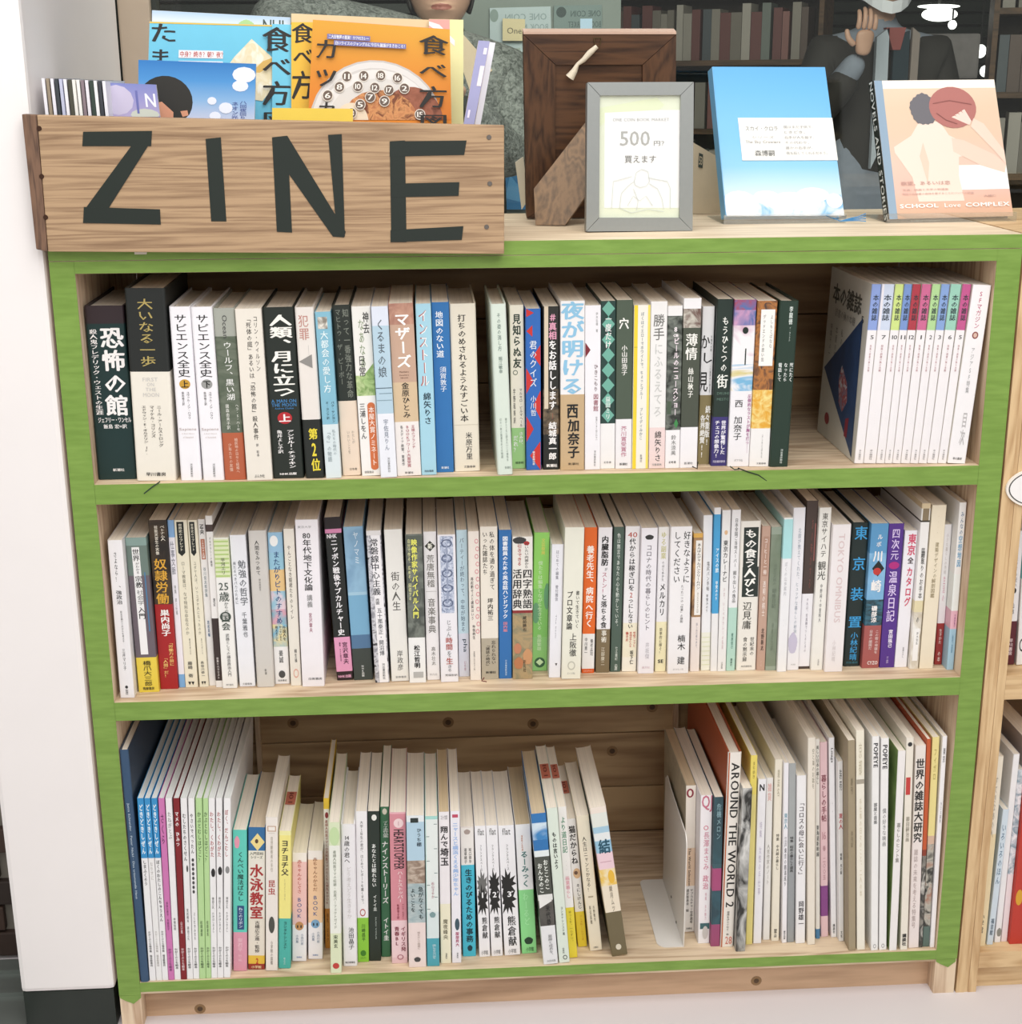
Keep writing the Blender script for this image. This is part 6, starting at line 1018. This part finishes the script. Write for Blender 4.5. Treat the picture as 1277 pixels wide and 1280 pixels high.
b(136,163,207,139,168,948, [(.73,'eac8cc'),(.89,'8c4a8c'),(1,'eac8cc')], [('暮らしの手帖',.16,.4,.0,.7,'7c2c3c',1),('16',.45,.49,.0,.5,'c08c94',0,'h'),('S:春 二〇〇五',.52,.7,.0,.4,'b4848c')], 'soft pink magazine with purple block', 'soft pink magazine', d=.24, **MGK)
b(170,190,190,178,200,950, 'f3f2f4', [('S:Lmaga',.05,.12,.0,.5,'3c3c3c',1,'r'),('S:・・',.3,.38,.0,.3,'b0b0b0'),('P:講談社',.93,.98,.0,.4,'444444',1)], 'thin cool white magazine', None, d=.26, **MGK)
b(205,225,280,208,230,965, 'f0efed', [('S:装苑',.04,.16,.0,.5,'666666'),('夏の人',.28,.37,.0,.8,'c44a54',1),('S:特集 光と影',.5,.62,.0,.4,'3c3c3c',1),('P:文化',.94,.98,.0,.4,'333333',1)], 'short white magazine with a red word', 'red-word magazine', d=.2, **MGK)
b(240,270,200,243,272,1000, 'a3957a', [('S:創刊',.17,.25,.0,.3,'7c7058',1),('S:季刊誌',.42,.5,.0,.3,'7c7058')], 'khaki brown magazine', 'khaki magazine', d=.24, **MGK)
b(273,305,162,277,307,998, [(.2,'efe9d6'),(1,'f0ebdc')], [('#rect',.215,.235,.0,.9,'a8a090'),('S:手仕事の日々のこと、二人の本',.3,.75,.0,.3,'d4cab0'),('S:京都',.05,.2,.0,.4,'c8c0a8')], 'cream magazine with grey clip mark', None, d=.24, **MGK)
b(335,362,185,330,357,1000, 'f3f2f0', [('POPEYE',.03,.14,.0,.6,'26262a',2,'r'),('S:部屋と音楽',.3,.4,.0,.5,'5c5c5c',1),('#ring',.97,.99,.0,.4,'999999')], 'white magazine with black top capitals, left of two', 'left black-capitals magazine', d=.25, **MGK)
b(370,398,192,360,390,998, 'f3f2f0', [('POPEYE',.03,.14,.0,.6,'26262a',2,'r'),('S:僕の好きな映画',.32,.5,.0,.5,'8c8c8c'),('#ring',.97,.99,.0,.4,'999999')], 'white magazine with black top capitals, right of two', 'right black-capitals magazine', d=.25, **MGK)
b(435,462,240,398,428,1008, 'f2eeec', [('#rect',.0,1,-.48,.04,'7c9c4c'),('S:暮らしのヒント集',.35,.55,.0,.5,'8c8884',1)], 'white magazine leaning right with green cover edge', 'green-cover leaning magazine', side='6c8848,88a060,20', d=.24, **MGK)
b(467,492,190,440,470,998, 'efe8da', [('#disc',.02,.04,.0,.6,'333333'),('#rect',.18,.26,-.1,.6,'c4403c'),('S:藤田嗣治画',.36,.48,.0,.5,'8c8474'),('P:講談社',.92,.98,.0,.6,'222222',2)], 'cream magazine with red tab and black disc', 'red-tab magazine', d=.23, **MGK)
b(500,540,220,474,512,990, [(.45,'ece4dc'),(1,'efe4e0')], [('世界の雑誌大研究',.06,.47,.0,.85,'2c2a28',2),('S:雑誌の未来を考える特集号',.5,.9,-.1,.4,'b4a4a0')], 'magazine with heavy stacked black characters', 'stacked-black-title magazine', d=.21, **MGK)
b(543,560,195,514,528,988, [(.52,'c45a30'),(.55,'8c3c28'),(1,'8c8880,3c3c38,d0ccc4,40')], [], 'thin burnt orange magazine', None, d=.25, **MGK)
b(563,593,188,529,552,985, [(.46,'ecdc94'),(.5,'d8b8a0'),(.9,'3c3c38,b8b4a8,a87c68,50'),(1,'5c7068')], [('S:フィガロ',.05,.2,.0,.4,'a89850')], 'magazine yellow above, dark photograph below', 'yellow-above-photo magazine', d=.25, **MGK)
b(600,637,185,553,575,988, 'f4f1f2', [('S:東京',.05,.12,.0,.5,'4c4c4c'),('S:カフェ案内',.3,.4,.0,.3,'777777')], 'plain white magazine, rightmost', 'rightmost white magazine', d=.25, **MGK)
# ------------------------------------------------------------------ dim shop reflected in the window, built as solids beyond the glass
st(MB().box(-2.2, 4.6, 6.3, 6.4, 0, 2.6).build('light_block_far', plain('3a3e38', .8, 0, .2, 4)))  # added dark box, keeps world light out of the reflected shop
st(MB().box(-2.3, -2.2, .56, 6.4, 0, 2.6).build('light_block_west', plain('6c7068', .8)))
st(MB().box(4.6, 4.7, .56, 6.4, 0, 2.6).build('light_block_east', plain('3c3c36', .8)))
st(MB().box(-2.3, 4.7, .5, 6.4, 2.6, 2.65).build('light_block_top', plain('5c5c58', .8)))  # added lid of the dark box, stops world light from above
bpy.context.view_layer.update()
l = bpy.data.lights.new('shop_fill', 'AREA'); l.shape = 'RECTANGLE'; l.size = 2.2; l.size_y = 1.0; l.energy = 62; l.color = (1, .97, .9)  # added unseen fill that brightens the faces and shelves in the reflection
lo = bpy.data.objects.new('shop_fill', l); COL.objects.link(lo); lo.location = (.9, .95, 2.3); lo.rotation_euler = (math.radians(55), 0, 0)
# slatted shutter far back
shu = empty('roller_shutter', (1.7, 6.1, 0), (0, 0, 0), 'dark slatted roller shutter at the back of the dim shop reflected in the glass', 'shutter')
s0 = MB().box(-2.6, 2.8, -.02, 0, 0, .052, bev=.004); SM = plain('2e352e', .35, .3, .2, 8)
so = s0.build('slat', SM, shu, (0, 0, .02))
for i in range(1, 36):
    o = so.copy(); COL.objects.link(o); o.parent = shu; o.location = (0, 0, .02+.062*i)
# far bookcase, its books each an object
def bookcase(x0, y0, x1, y1, zs, lab, seed, grp, dull):
    ln = math.hypot(x1-x0, y1-y0); a = math.atan2(y1-y0, x1-x0); r = empty('bookcase', (x0, y0, 0), (0, 0, a), lab, 'bookcase'); WD = wood('4a3826', '6e5238', 0, 12, .6, 'far')
    for z in [0.0]+list(zs): MB().box(0, ln, 0, .22, z, z+.022).build('shelf_board', WD, r)
    MB().box(-.02, 0, 0, .22, 0, zs[-1]+.03).build('side_panel', WD, r); MB().box(ln, ln+.02, 0, .22, 0, zs[-1]+.03).build('side_panel', WD, r)
    MB().box(0, ln, .2, .22, 0, zs[-1]+.03).build('back_sheet', plain('2c241c', .8), r)
    rnd = random.Random(seed); protos = {}
    for z in zs[:-1]:
        x = .01
        while x < ln-.05:
            w = rnd.choice((.028, .036, .045)); h = rnd.choice((.19, .205, .225)); c = rnd.choice(dull); k = (w, h, c)
            if k not in protos:
                q = empty('book', (0, 0, 0)); protos[k] = q
                MB().box(0, w, 0, .002, 0, h).box(0, .002, .002, .14, 0, h).box(w-.002, w, .002, .14, 0, h).build('cover', paper(c), q); MB().box(.0021, w-.0021, .0021, .137, .003, h-.003).build('page_block', paper('c8bea8'), q)
                qq = q
            else:
                q = protos[k]; qq = q.copy(); COL.objects.link(qq)
                for ch in list(q.children):
                    cc = ch.copy(); COL.objects.link(cc); cc.parent = qq
            qq.location = (x0+math.cos(a)*x-math.sin(a)*.03, y0+math.sin(a)*x+math.cos(a)*.03, z+.0222); qq.rotation_euler = (0, 0, a)
            tag(qq, 'dim blurred book in the far bookcase reflected in the glass'+grp[0], 'book', grp[1]); x += w+rnd.choice((.001, .002, .012))
dull = ['8c8478', 'a49c90', '6c5a50', '9c6c64', '5c6468', 'b4aca0', '7c4c48', '848c84', 'c4bcb0']
bookcase(.72, 5.2, 2.0, 4.6, [.62, .90, 1.18, 1.46, 1.74], 'dark bookcase receding in the glass reflection above the blue book', 3, ('', 'dim books on the far bookcase'), dull)
bookcase(2.52, 4.0, 3.2, 3.8, [.75, 1.05, 1.35, 1.65], 'dark bookcase reflected in the glass at the right edge', 5, (' at the right edge', 'dim books on the right far bookcase'), dull)
# notices on a board, their lettering reversed as the glass shows it
nb_ = [(('616', 8), (690, 8), (690, 84), (616, 84))]
def notice(px, Y, lab, c):
    r = empty('notice', tuple(at(sum(p[0] for p in px)/4, px[2][1], 1, Y)), (0, 0, 0), lab, 'notice'); return Face(px, np.array([0, Y, 1]), (0, -1, 0), .004, r, 'sheet', paper(c)), r
bd = MB().box(.40, .98, 3.03, 3.06, .0, 1.9).build('partition_board', plain('8a938c', .8, 0, .15, 10)); tag(bd, 'pale grey-green partition reflected in the glass carrying the notices', 'partition')
n1, _r = notice([(612, 10), (688, 8), (690, 90), (612, 90)], 3.02, 'pale blue-grey notice with reversed lettering, left of two', 'b4c2c4')
n1.shape('#disc', .0, .14, .02, .22, '84948e'); n1.text('ONE COIN', .25, .93, .1, .2, '8c9c9c', 1, 'm'); n1.text('BOOK MARKET', .2, .95, .26, .36, '8c9c9c', 1, 'm')
n2_, _r = notice([(692, 7), (752, 6), (752, 90), (692, 90)], 3.02, 'dark grey-green notice with reversed lettering, right of two', '748682')
n2_.shape('#disc', .05, .26, .02, .18, '3c4a48'); n2_.text('ONE COIN', .35, .98, .08, .17, '4c5c5a', 1, 'm'); n2_.text('BOOK MARKET', .3, .98, .24, .33, '4c5c5a', 1, 'm'); n2_.shape('#rect', .55, .8, .2, .9, 'b8d4e8')
n3, _r = notice([(628, 23), (656, 24), (656, 51), (628, 51)], 3.0, 'yellow sticky note with scribble, on the partition', 'd8c89c'); n3.text('One', .2, .85, .4, .68, '6c6450')
n4, _r = notice([(614, 62), (650, 60), (650, 110), (614, 110)], 3.0, 'grey-green notice below the yellow sticky note', 'a4b0a4'); n4.text('ooss', .2, .9, .3, .6, '7c8880')
n5, _r = notice([(600, 116), (662, 116), (662, 262), (600, 262)], 3.0, 'blue poster with white letters reflected in glass, left of brown frame', '3c78a8'); n5.text('al', .62, .98, .22, .38, 'dce8f0', 1); n5.poly([(.5, .9), (.6, .7), (.75, .78), (.85, .6), (.98, .7), (.98, .95)], '5c98c4')
# lamps of the reflected shop
def lamp(px, py, rx, rz, Y, lab):
    P = at(px, py, 1, Y); m = bpy.data.materials.new('lamp_glow'); m.use_nodes = True; b_ = m.node_tree.nodes['Principled BSDF']; b_.inputs['Emission Color'].default_value = (1, .98, .94, 1); b_.inputs['Emission Strength'].default_value = 3.0
    r = empty('hanging_lamp', tuple(P), (0, 0, 0), lab, 'lamp')
    bm = bmesh.new(); bmesh.ops.create_uvsphere(bm, u_segments=20, v_segments=12, radius=1)
    for v in bm.verts: v.co = Vector((v.co.x*rx, v.co.y*rx*.5, v.co.z*rz))
    me = bpy.data.meshes.new('globe'); bm.to_mesh(me); bm.free(); me.materials.append(m); o = bpy.data.objects.new('globe', me); COL.objects.link(o); o.parent = r
    MB().tube([(0, 0, rz*.9), (0, 0, 2.6-P[2])], .004, 6).build('cord', plain('22221f', .6), r)
lamp(1174, 18, .075, .028, 4.6, 'long glowing lamp reflected in the glass, highest and widest'); lamp(1173, 8, .085, .008, 4.35, 'narrow glowing tube lamp just above the long lamp')
lamp(1190, 31, .018, .018, 4.5, 'small round lamp reflected in glass just below the long lamp')
lamp(1225, 64, .024, .026, 4.4, 'round lamp reflected in the glass, upper of two at right edge'); lamp(1231, 89, .022, .022, 4.3, 'round lamp reflected in the glass, lower of two at right edge')
cr = MB().box(2.19, 2.42, 3.9, 4.2, 1.12, 1.28, bev=.01).box(2.17, 2.44, 3.88, 4.2, 1.03, 1.118).build('crate', plain('8c8684', .8, 0, .3, 30)); tag(cr, 'blurred grey box on dark base reflected in the glass, above basketball book', 'box')
MB().box(2.15, 2.46, 3.86, 4.22, .0, 1.029).build('counter', plain('2c2a26', .7)); tag(bpy.data.objects['counter'], 'dark counter reflected in the glass under the blurred grey box', 'counter')
# ------------------------------------------------------------------ people: reflections built as solid figures beyond the glass
def skin_body(name, joints, edges, m, parent, sub=2, smooth=True):
    me = bpy.data.meshes.new(name); me.from_pydata([j[:3] for j in joints], edges, []); o = bpy.data.objects.new(name, me); COL.objects.link(o)
    if parent is not None: o.parent = parent
    mod = o.modifiers.new('skin', 'SKIN'); mod.use_smooth_shade = smooth
    for i, j in enumerate(joints):
        r = j[3]; me.skin_vertices[0].data[i].radius = (r if isinstance(r, tuple) else (r, r))
    me.skin_vertices[0].data[0].use_root = True
    s = o.modifiers.new('sub', 'SUBSURF'); s.levels = sub; s.render_levels = sub
    me.materials.append(m); return o
SKIN = plain('c9a088', .55, 0, .08, 30)
def head(parent, z, s, hairc, yaw=0, tilt=0):
    """sculpted head: chin at local z, s = head height; face towards -y"""
    bm = bmesh.new(); bmesh.ops.create_icosphere(bm, subdivisions=6 if s > .23 else 4, radius=1)
    for v in bm.verts:
        x, y, zz = v.co; w = .36*(1-.16*max(0, -zz)**1.5); 
        jaw = max(0, -zz); X = x*w*(1-.28*jaw**2); Y = y*.46*(1-.1*jaw); Z = zz*.5
        if y < 0:
            f_ = -y
            Y -= .0
            nose = math.exp(-(X/.05)**2)*math.exp(-((Z+.03)/.085)**2); Y -= nose*.09*(1 if Z < .02 else .6)
            Y -= .035*math.exp(-(X/.13)**2)*math.exp(-((Z+.235)/.05)**2)
            lip = math.exp(-(X/.1)**2)*(math.exp(-((Z+.185)/.018)**2)+math.exp(-((Z+.225)/.02)**2)); Y -= .025*lip
            Y += .03*math.exp(-(X/.1)**2)*math.exp(-((Z+.205)/.009)**2)
            for sx in (-.14, .14): Y += .05*math.exp(-((X-sx)/.07)**2)*math.exp(-((Z-.03)/.045)**2)
            Y -= .03*math.exp(-(X/.14)**2)*math.exp(-((Z+.42)/.06)**2)
        v.co = Vector((X*s, Y*s, (Z+.5)*s))
    me = bpy.data.meshes.new('head'); bm.to_mesh(me); bm.free()
    LIP = plain('9a6054', .5)
    me.materials.append(SKIN); me.materials.append(LIP)
    for p in me.polygons:
        p.use_smooth = True; c = p.center/s
        if c.y < -.3 and abs(c.x) < .115 and ((c.z-.297)/.036)**2+(c.x/.115)**2 < 1: p.material_index = 1
    o = bpy.data.objects.new('head', me); COL.objects.link(o); o.parent = parent; o.location = (0, 0, z); o.rotation_euler = (tilt, 0, yaw)
    # eyes, ears, hair
    for sx in (-1, 1):
        bm = bmesh.new(); bmesh.ops.create_uvsphere(bm, u_segments=12, v_segments=8, radius=.05*s); me = bpy.data.meshes.new('eye'); bm.to_mesh(me); bm.free(); me.materials.append(plain('e8e4e0', .2)); me.materials.append(plain('1c1410', .2))
        for p in me.polygons: p.material_index = 1 if p.center.y < -.036*s else 0
        e = bpy.data.objects.new('eye', me); COL.objects.link(e); e.parent = o; e.location = (sx*.14*s, -.365*s, .53*s)
        MB().tube([(sx*.345*s, -.02*s, .58*s), (sx*.39*s, .02*s, .57*s), (sx*.4*s, .03*s, .5*s), (sx*.36*s, 0, .42*s)], [.03*s, .05*s, .045*s, .02*s], 8).build('ear', SKIN, o, smooth=True)
    bm = bmesh.new(); bmesh.ops.create_icosphere(bm, subdivisions=4, radius=1)
    dl = [v for v in bm.verts if (v.co.y < -.35 and v.co.z < .42) or v.co.z < -.55]
    bmesh.ops.delete(bm, geom=dl, context='VERTS')
    for v in bm.verts: v.co = Vector((v.co.x*.4*s, (v.co.y*.5+.02)*s, (v.co.z*.54+.53)*s))*(1+.02*math.sin(v.co.x*40)*math.sin(v.co.z*30))
    me = bpy.data.meshes.new('hair'); bm.to_mesh(me); bm.free(); me.materials.append(plain(hairc, .6, 0, .3, 60))
    for p in me.polygons: p.use_smooth = True
    h = bpy.data.objects.new('hair', me); COL.objects.link(h); h.parent = o
    sd = h.modifiers.new('thick', 'SOLIDIFY'); sd.thickness = .02*s
    return o
def hand(parent, wrist, d, up, m, s=1, name='hand'):
    """palm and five unequal curled fingers from the wrist along d"""
    wrist = Vector(wrist); d = Vector(d).normalized(); up = Vector(up); side = d.cross(up).normalized(); up = side.cross(d)
    J = [(*wrist, .024*s), (*(wrist+d*.05*s), (.034*s, .016*s)), (*(wrist+d*.085*s), (.036*s, .015*s))]; E = [(0, 1), (1, 2)]
    o = skin_body(name, J, E, m, parent, 2)
    for k, (off, ln) in enumerate(((-.027, .068), (-.009, .078), (.009, .073), (.026, .056))):
        a = wrist+d*.08*s+side*off*s; b1 = a+d*ln*.45*s+up*.004; c1 = b1+(d*.8-up*.5).normalized()*ln*.32*s; e1 = c1+(d*.4-up*.9).normalized()*ln*.25*s
        skin_body('finger', [(*a, .0095*s), (*b1, .0085*s), (*c1, .0078*s), (*e1, .0065*s)], [(0, 1), (1, 2), (2, 3)], m, o, 1)
    a = wrist+d*.03*s-side*.028*s; b1 = a+(d*.6-side*.7).normalized()*.035*s; c1 = b1+(d*.9-side*.2-up*.3).normalized()*.03*s
    skin_body('thumb', [(*a, .012*s), (*b1, .0105*s), (*c1, .008*s)], [(0, 1), (1, 2)], m, o, 1)
def knit():
    m, nt, b_ = nodes('grey_knit'); L = nt.links.new; N = nt.nodes.new
    tc = N('ShaderNodeTexCoord'); v = N('ShaderNodeTexNoise'); v.inputs['Scale'].default_value = 95; v.inputs['Detail'].default_value = 4; v.inputs['Distortion'].default_value = 1
    w = N('ShaderNodeTexNoise'); w.inputs['Scale'].default_value = 14
    L(tc.outputs['Object'], v.inputs['Vector']); L(tc.outputs['Object'], w.inputs['Vector'])
    mx = N('ShaderNodeMath'); mx.operation = 'MULTIPLY_ADD'; mx.inputs[1].default_value = .35; L(w.outputs['Fac'], mx.inputs[0]); L(v.outputs['Fac'], mx.inputs[2])
    r = N('ShaderNodeValToRGB'); r.color_ramp.elements[0].position = .5; r.color_ramp.elements[0].color = lin('4c504d'); r.color_ramp.elements[1].position = .85; r.color_ramp.elements[1].color = lin('8f938e')
    L(mx.outputs[0], r.inputs[0]); L(r.outputs[0], b_.inputs['Base Color']); b_.inputs['Roughness'].default_value = .95
    bp = N('ShaderNodeBump'); bp.inputs['Strength'].default_value = .6; bp.inputs['Distance'].default_value = .006; L(mx.outputs[0], bp.inputs['Height']); L(bp.outputs[0], b_.inputs['Normal'])
    return m
KN = knit(); DKC = plain('2a2f2b', .8, 0, .2, 40)
# the one holding up a phone, lower face in view
ch = at(552, 43, 1, 2.4); px_, pz_ = ch[0], ch[2]
p1 = empty('person', (px_, 2.5, 0), (0, 0, 0), 'person in grey knitted cardigan reflected in the glass, arms raised, lower face showing', 'person')
hz = pz_-.0
J = [(0, .02, .80, (.17, .12)), (0, .02, 1.0, (.17, .12)), (0, .02, hz-.13, (.18, .11)), (0, .015, hz-.06, (.085, .075)), (0, 0, hz+.02, (.06, .06)),
     (-.20, .0, hz-.03, .07), (-.45, -.10, hz+.02, .055), (-.12, -.33, hz-.12, .045), (.17, .0, hz-.11, .07), (.17, -.10, hz-.33, .055), (.03, -.33, hz-.17, .045),
     (-.09, .02, .72, (.1, .1)), (-.1, .0, .40, (.075, .075)), (-.1, .02, .08, (.05, .05)), (.09, .02, .72, (.1, .1)), (.1, 0, .40, (.075, .075)), (.1, .02, .08, (.05, .05)), (-.1, -.12, .03, (.045, .03)), (.1, -.12, .03, (.045, .03))]
E = [(0, 1), (1, 2), (2, 3), (3, 4), (2, 5), (5, 6), (6, 7), (2, 8), (8, 9), (9, 10), (0, 11), (11, 12), (12, 13), (0, 14), (14, 15), (15, 16), (13, 17), (16, 18)]
skin_body('body', J, E, DKC, p1)
JC = [(0, .02, .78, (.195, .145)), (0, .02, 1.0, (.195, .145)), (0, .02, hz-.14, (.205, .135)), (-.20, .0, hz-.01, .105), (-.47, -.10, hz+.025, .10), (-.15, -.31, hz-.11, .055), (.175, .0, hz-.115, .095), (.18, -.10, hz-.33, .075), (.05, -.31, hz-.18, .055)]
CG = skin_body('cardigan', JC, [(0, 1), (1, 2), (2, 3), (3, 4), (4, 5), (2, 6), (6, 7), (7, 8)], KN, p1)
skin_body('neck', [(0, .01, hz-.10, (.06, .058)), (0, .02, hz+.03, (.056, .056)), (0, .02, hz+.07, (.05, .05))], [(0, 1), (1, 2)], SKIN, p1)
MB().prism([(-.14, hz-.10), (-.06, hz+.01), (-.035, hz-.03), (-.07, hz-.16)], -.10, -.085, 1).build('teal_collar', plain('4c7474', .8), p1)
MB().prism([(.055, hz-.0), (.10, hz-.05), (.13, hz-.09), (.07, hz-.14), (.04, hz-.05)], -.11, -.095, 1).build('collar', plain('cbb79c', .8), p1)
head(p1, hz-.004, .235, '1d1a17', 0, -.02)
hand(p1, (-.11, -.34, hz-.12), (.5, -.5, .3), (0, 0, 1), SKIN, 1, 'hand'); hand(p1, (.03, -.345, hz-.165), (-.4, -.5, .4), (0, 0, 1), SKIN, 1, 'hand')
ph = MB().box(px_-.10, px_+.03, 2.5-.475, 2.5-.465, hz-.14, hz-.07, bev=.003).build('phone', plain('26282a', .3)); tag(ph, 'dark phone held up in both hands by the cardigan person', 'phone')
# the masked one further back
ch = at(1114, 15, 1, 3.4); qx, qz = ch[0], ch[2]
p2 = empty('person', (qx, 3.5, 0), (0, 0, 0), 'person in dark open jacket with white mask under the chin, reflected in glass', 'person')
hz = qz
J = [(0, .02, .80, (.15, .11)), (0, .02, 1.0, (.15, .11)), (0, .02, hz-.15, (.17, .10)), (0, .02, hz-.05, (.06, .06)), (0, .02, hz+.02, (.055, .055)),
     (-.18, .0, hz-.12, .065), (-.27, -.08, hz-.38, .052), (-.14, -.26, hz-.14, .04), (.18, .0, hz-.12, .065), (.25, .0, hz-.40, .052), (.20, -.16, hz-.60, .04),
     (-.09, .02, .72, (.1, .1)), (-.1, 0, .40, (.075, .075)), (-.1, .02, .08, (.05, .05)), (.09, .02, .72, (.1, .1)), (.1, 0, .40, (.075, .075)), (.1, .02, .08, (.05, .05)), (-.1, -.12, .03, (.045, .03)), (.1, -.12, .03, (.045, .03))]
skin_body('body', J, E, plain('8c94a0', .8, 0, .2, 40), p2)
JK = plain('33302c', .8, 0, .2, 30)
skin_body('jacket', [(0, .02, .74, (.19, .14)), (0, .02, 1.0, (.185, .135)), (0, .02, hz-.16, (.19, .12)), (-.19, .0, hz-.13, .082), (-.28, -.08, hz-.38, .066), (-.16, -.25, hz-.19, .05), (.19, .0, hz-.13, .082), (.26, .0, hz-.40, .066), (.21, -.14, hz-.56, .05)], [(0, 1), (1, 2), (2, 3), (3, 4), (4, 5), (2, 6), (6, 7), (7, 8)], JK, p2)
MB().prism([(.0, hz-.08), (.05, hz-.06), (.06, hz-.5), (.0, hz-.5)], -.150, -.13, 1).build('dark_shirt', plain('1f3038', .8), p2)
MB().prism([(.06, hz-.05), (.085, hz-.07), (.085, hz-.5), (.06, hz-.5)], -.150, -.128, 1).build('lapel', plain('8c8078', .8), p2)
MB().prism([(-.06, hz-.08), (-.02, hz-.05), (-.012, hz-.4), (-.055, hz-.5)], -.155, -.13, 1).build('shirt_panel', plain('b4bcc4', .8), p2)
MB().prism([(-.03, hz-.05), (.035, hz-.05), (.02, hz-.12), (-.005, hz-.12)], -.155, -.12, 1).build('collar', plain('8c4c48', .8), p2)
skin_body('neck', [(0, .01, hz-.09, (.055, .055)), (0, .02, hz+.05, (.05, .05))], [(0, 1)], SKIN, p2)
head(p2, hz-.004, .225, '241f1a', 0, 0)
q = [(.085*math.cos(math.pi*(1+i/8)), -.02+.085*math.sin(math.pi*(1+i/8)), hz+.012+.05*abs(math.cos(math.pi*(1+i/8)))**2) for i in range(9)]
V = [(x*1.0, y, z-.018) for x, y, z in q]+[(x*1.02, y-.004, z+.02) for x, y, z in q]
o = link('face_mask', V, [(i, i+1, i+10, i+9) for i in range(8)], plain('e8eaee', .8), None, p2); sd = o.modifiers.new('t', 'SOLIDIFY'); sd.thickness = .003
hand(p2, (-.14, -.27, hz-.14), (.05, -.2, 1), (0, -1, 0), SKIN, 1); hand(p2, (.20, -.17, hz-.61), (-.1, -.5, -.6), (1, 0, 0), SKIN, 1)
build_rows()

# cover of the first leaning magazine, facing the gap
k0 = ROWS['mag']['books'][0]; w_, h_, d_ = k0['w'], k0['h'], k0['dd']; lv = 0
def side_print(name, pts, c):
    global lv
    lv += 1
    V = [(-w_/2-.0002-.00005*lv, d_*(1-u), h_*(1-v)) for u, v in pts]; link(name, V, [list(range(len(pts)))], noise_mat(c) if ',' in c else ink(c), None, k0['root'])
def side_text(t, u0, u1, v0, v1, c, b_=1, mode='h'):
    global lv
    lv += 1; prep_glyphs([(q, 0) for q in t]); vs, fs = lay(t, b_, mode)
    V = [(-w_/2-.0002-.00005*lv, d_*(1-(u0+(x+.5)*(u1-u0))), h_*(1-(v0-y*(v1-v0)))) for (x, y) in vs]; V = [(a-.00001*q, b2, c2) for (a, b2, c2), q in zip(V, layers())]; link('cover_lettering', V, fs, ink(c), None, k0['root'])
side_text('本の雑誌', .1, .82, .08, .2, '5a5850', 2); side_text('5', .84, .9, .19, .23, '5a5850'); side_text('読書の秋の本棚', .2, .7, .22, .27, '9c9890', 0)
for i, t in enumerate(('特集その一', '本屋の話', '私の一冊')): side_text(t, .12+.14*i, .17+.14*i, .32, .52, '8a877c', 0, 'v')
side_print('printed_triangle', [(.05, .6), (.88, .2), (.92, .985)], '2c4468,324c74,40')
side_print('printed_bear', [(.45, .6), (.5, .52), (.58, .56), (.66, .6), (.7, .7), (.6, .78), (.5, .74)], 'c8ccd0,a83c3c,7c8ca0,90')
side_print('printed_label', [(.7, .8), (.78, .78), (.77, .9), (.7, .9)], '8c3040')
side_print('printed_dot', [(.24+.06*math.cos(a*math.pi/8), .88+.035*math.sin(a*math.pi/8)) for a in range(16)], '9c4448')

# red ink stamps on the top page edges of four second-hand books
for R in ROWS.values():
    for k in R['books']:
        if k['anchor'] in ('yellow-and-teal book', 'pale sage book', 'tan cat book') or k['desc'].startswith('thin book with green title'):
            a_, w2, h2, d2 = k['root'], k['w']*.42, k['h']+.0002, k['dd']
            link('red_stamp', [(-w2, d2*.45, h2), (w2, d2*.45, h2), (w2, d2*.68, h2), (-w2, d2*.68, h2)], [(0, 1, 2, 3)], ink('c0705c'), None, a_)
            prep_glyphs([(c, 0) for c in '101']); vs, fs = lay('101', 0, 'r'); link('stamp_digits', [(x*w2*.9, d2*(.66+y*.18), h2+.00015) for x, y in vs], fs, ink('7c3a34'), None, a_)
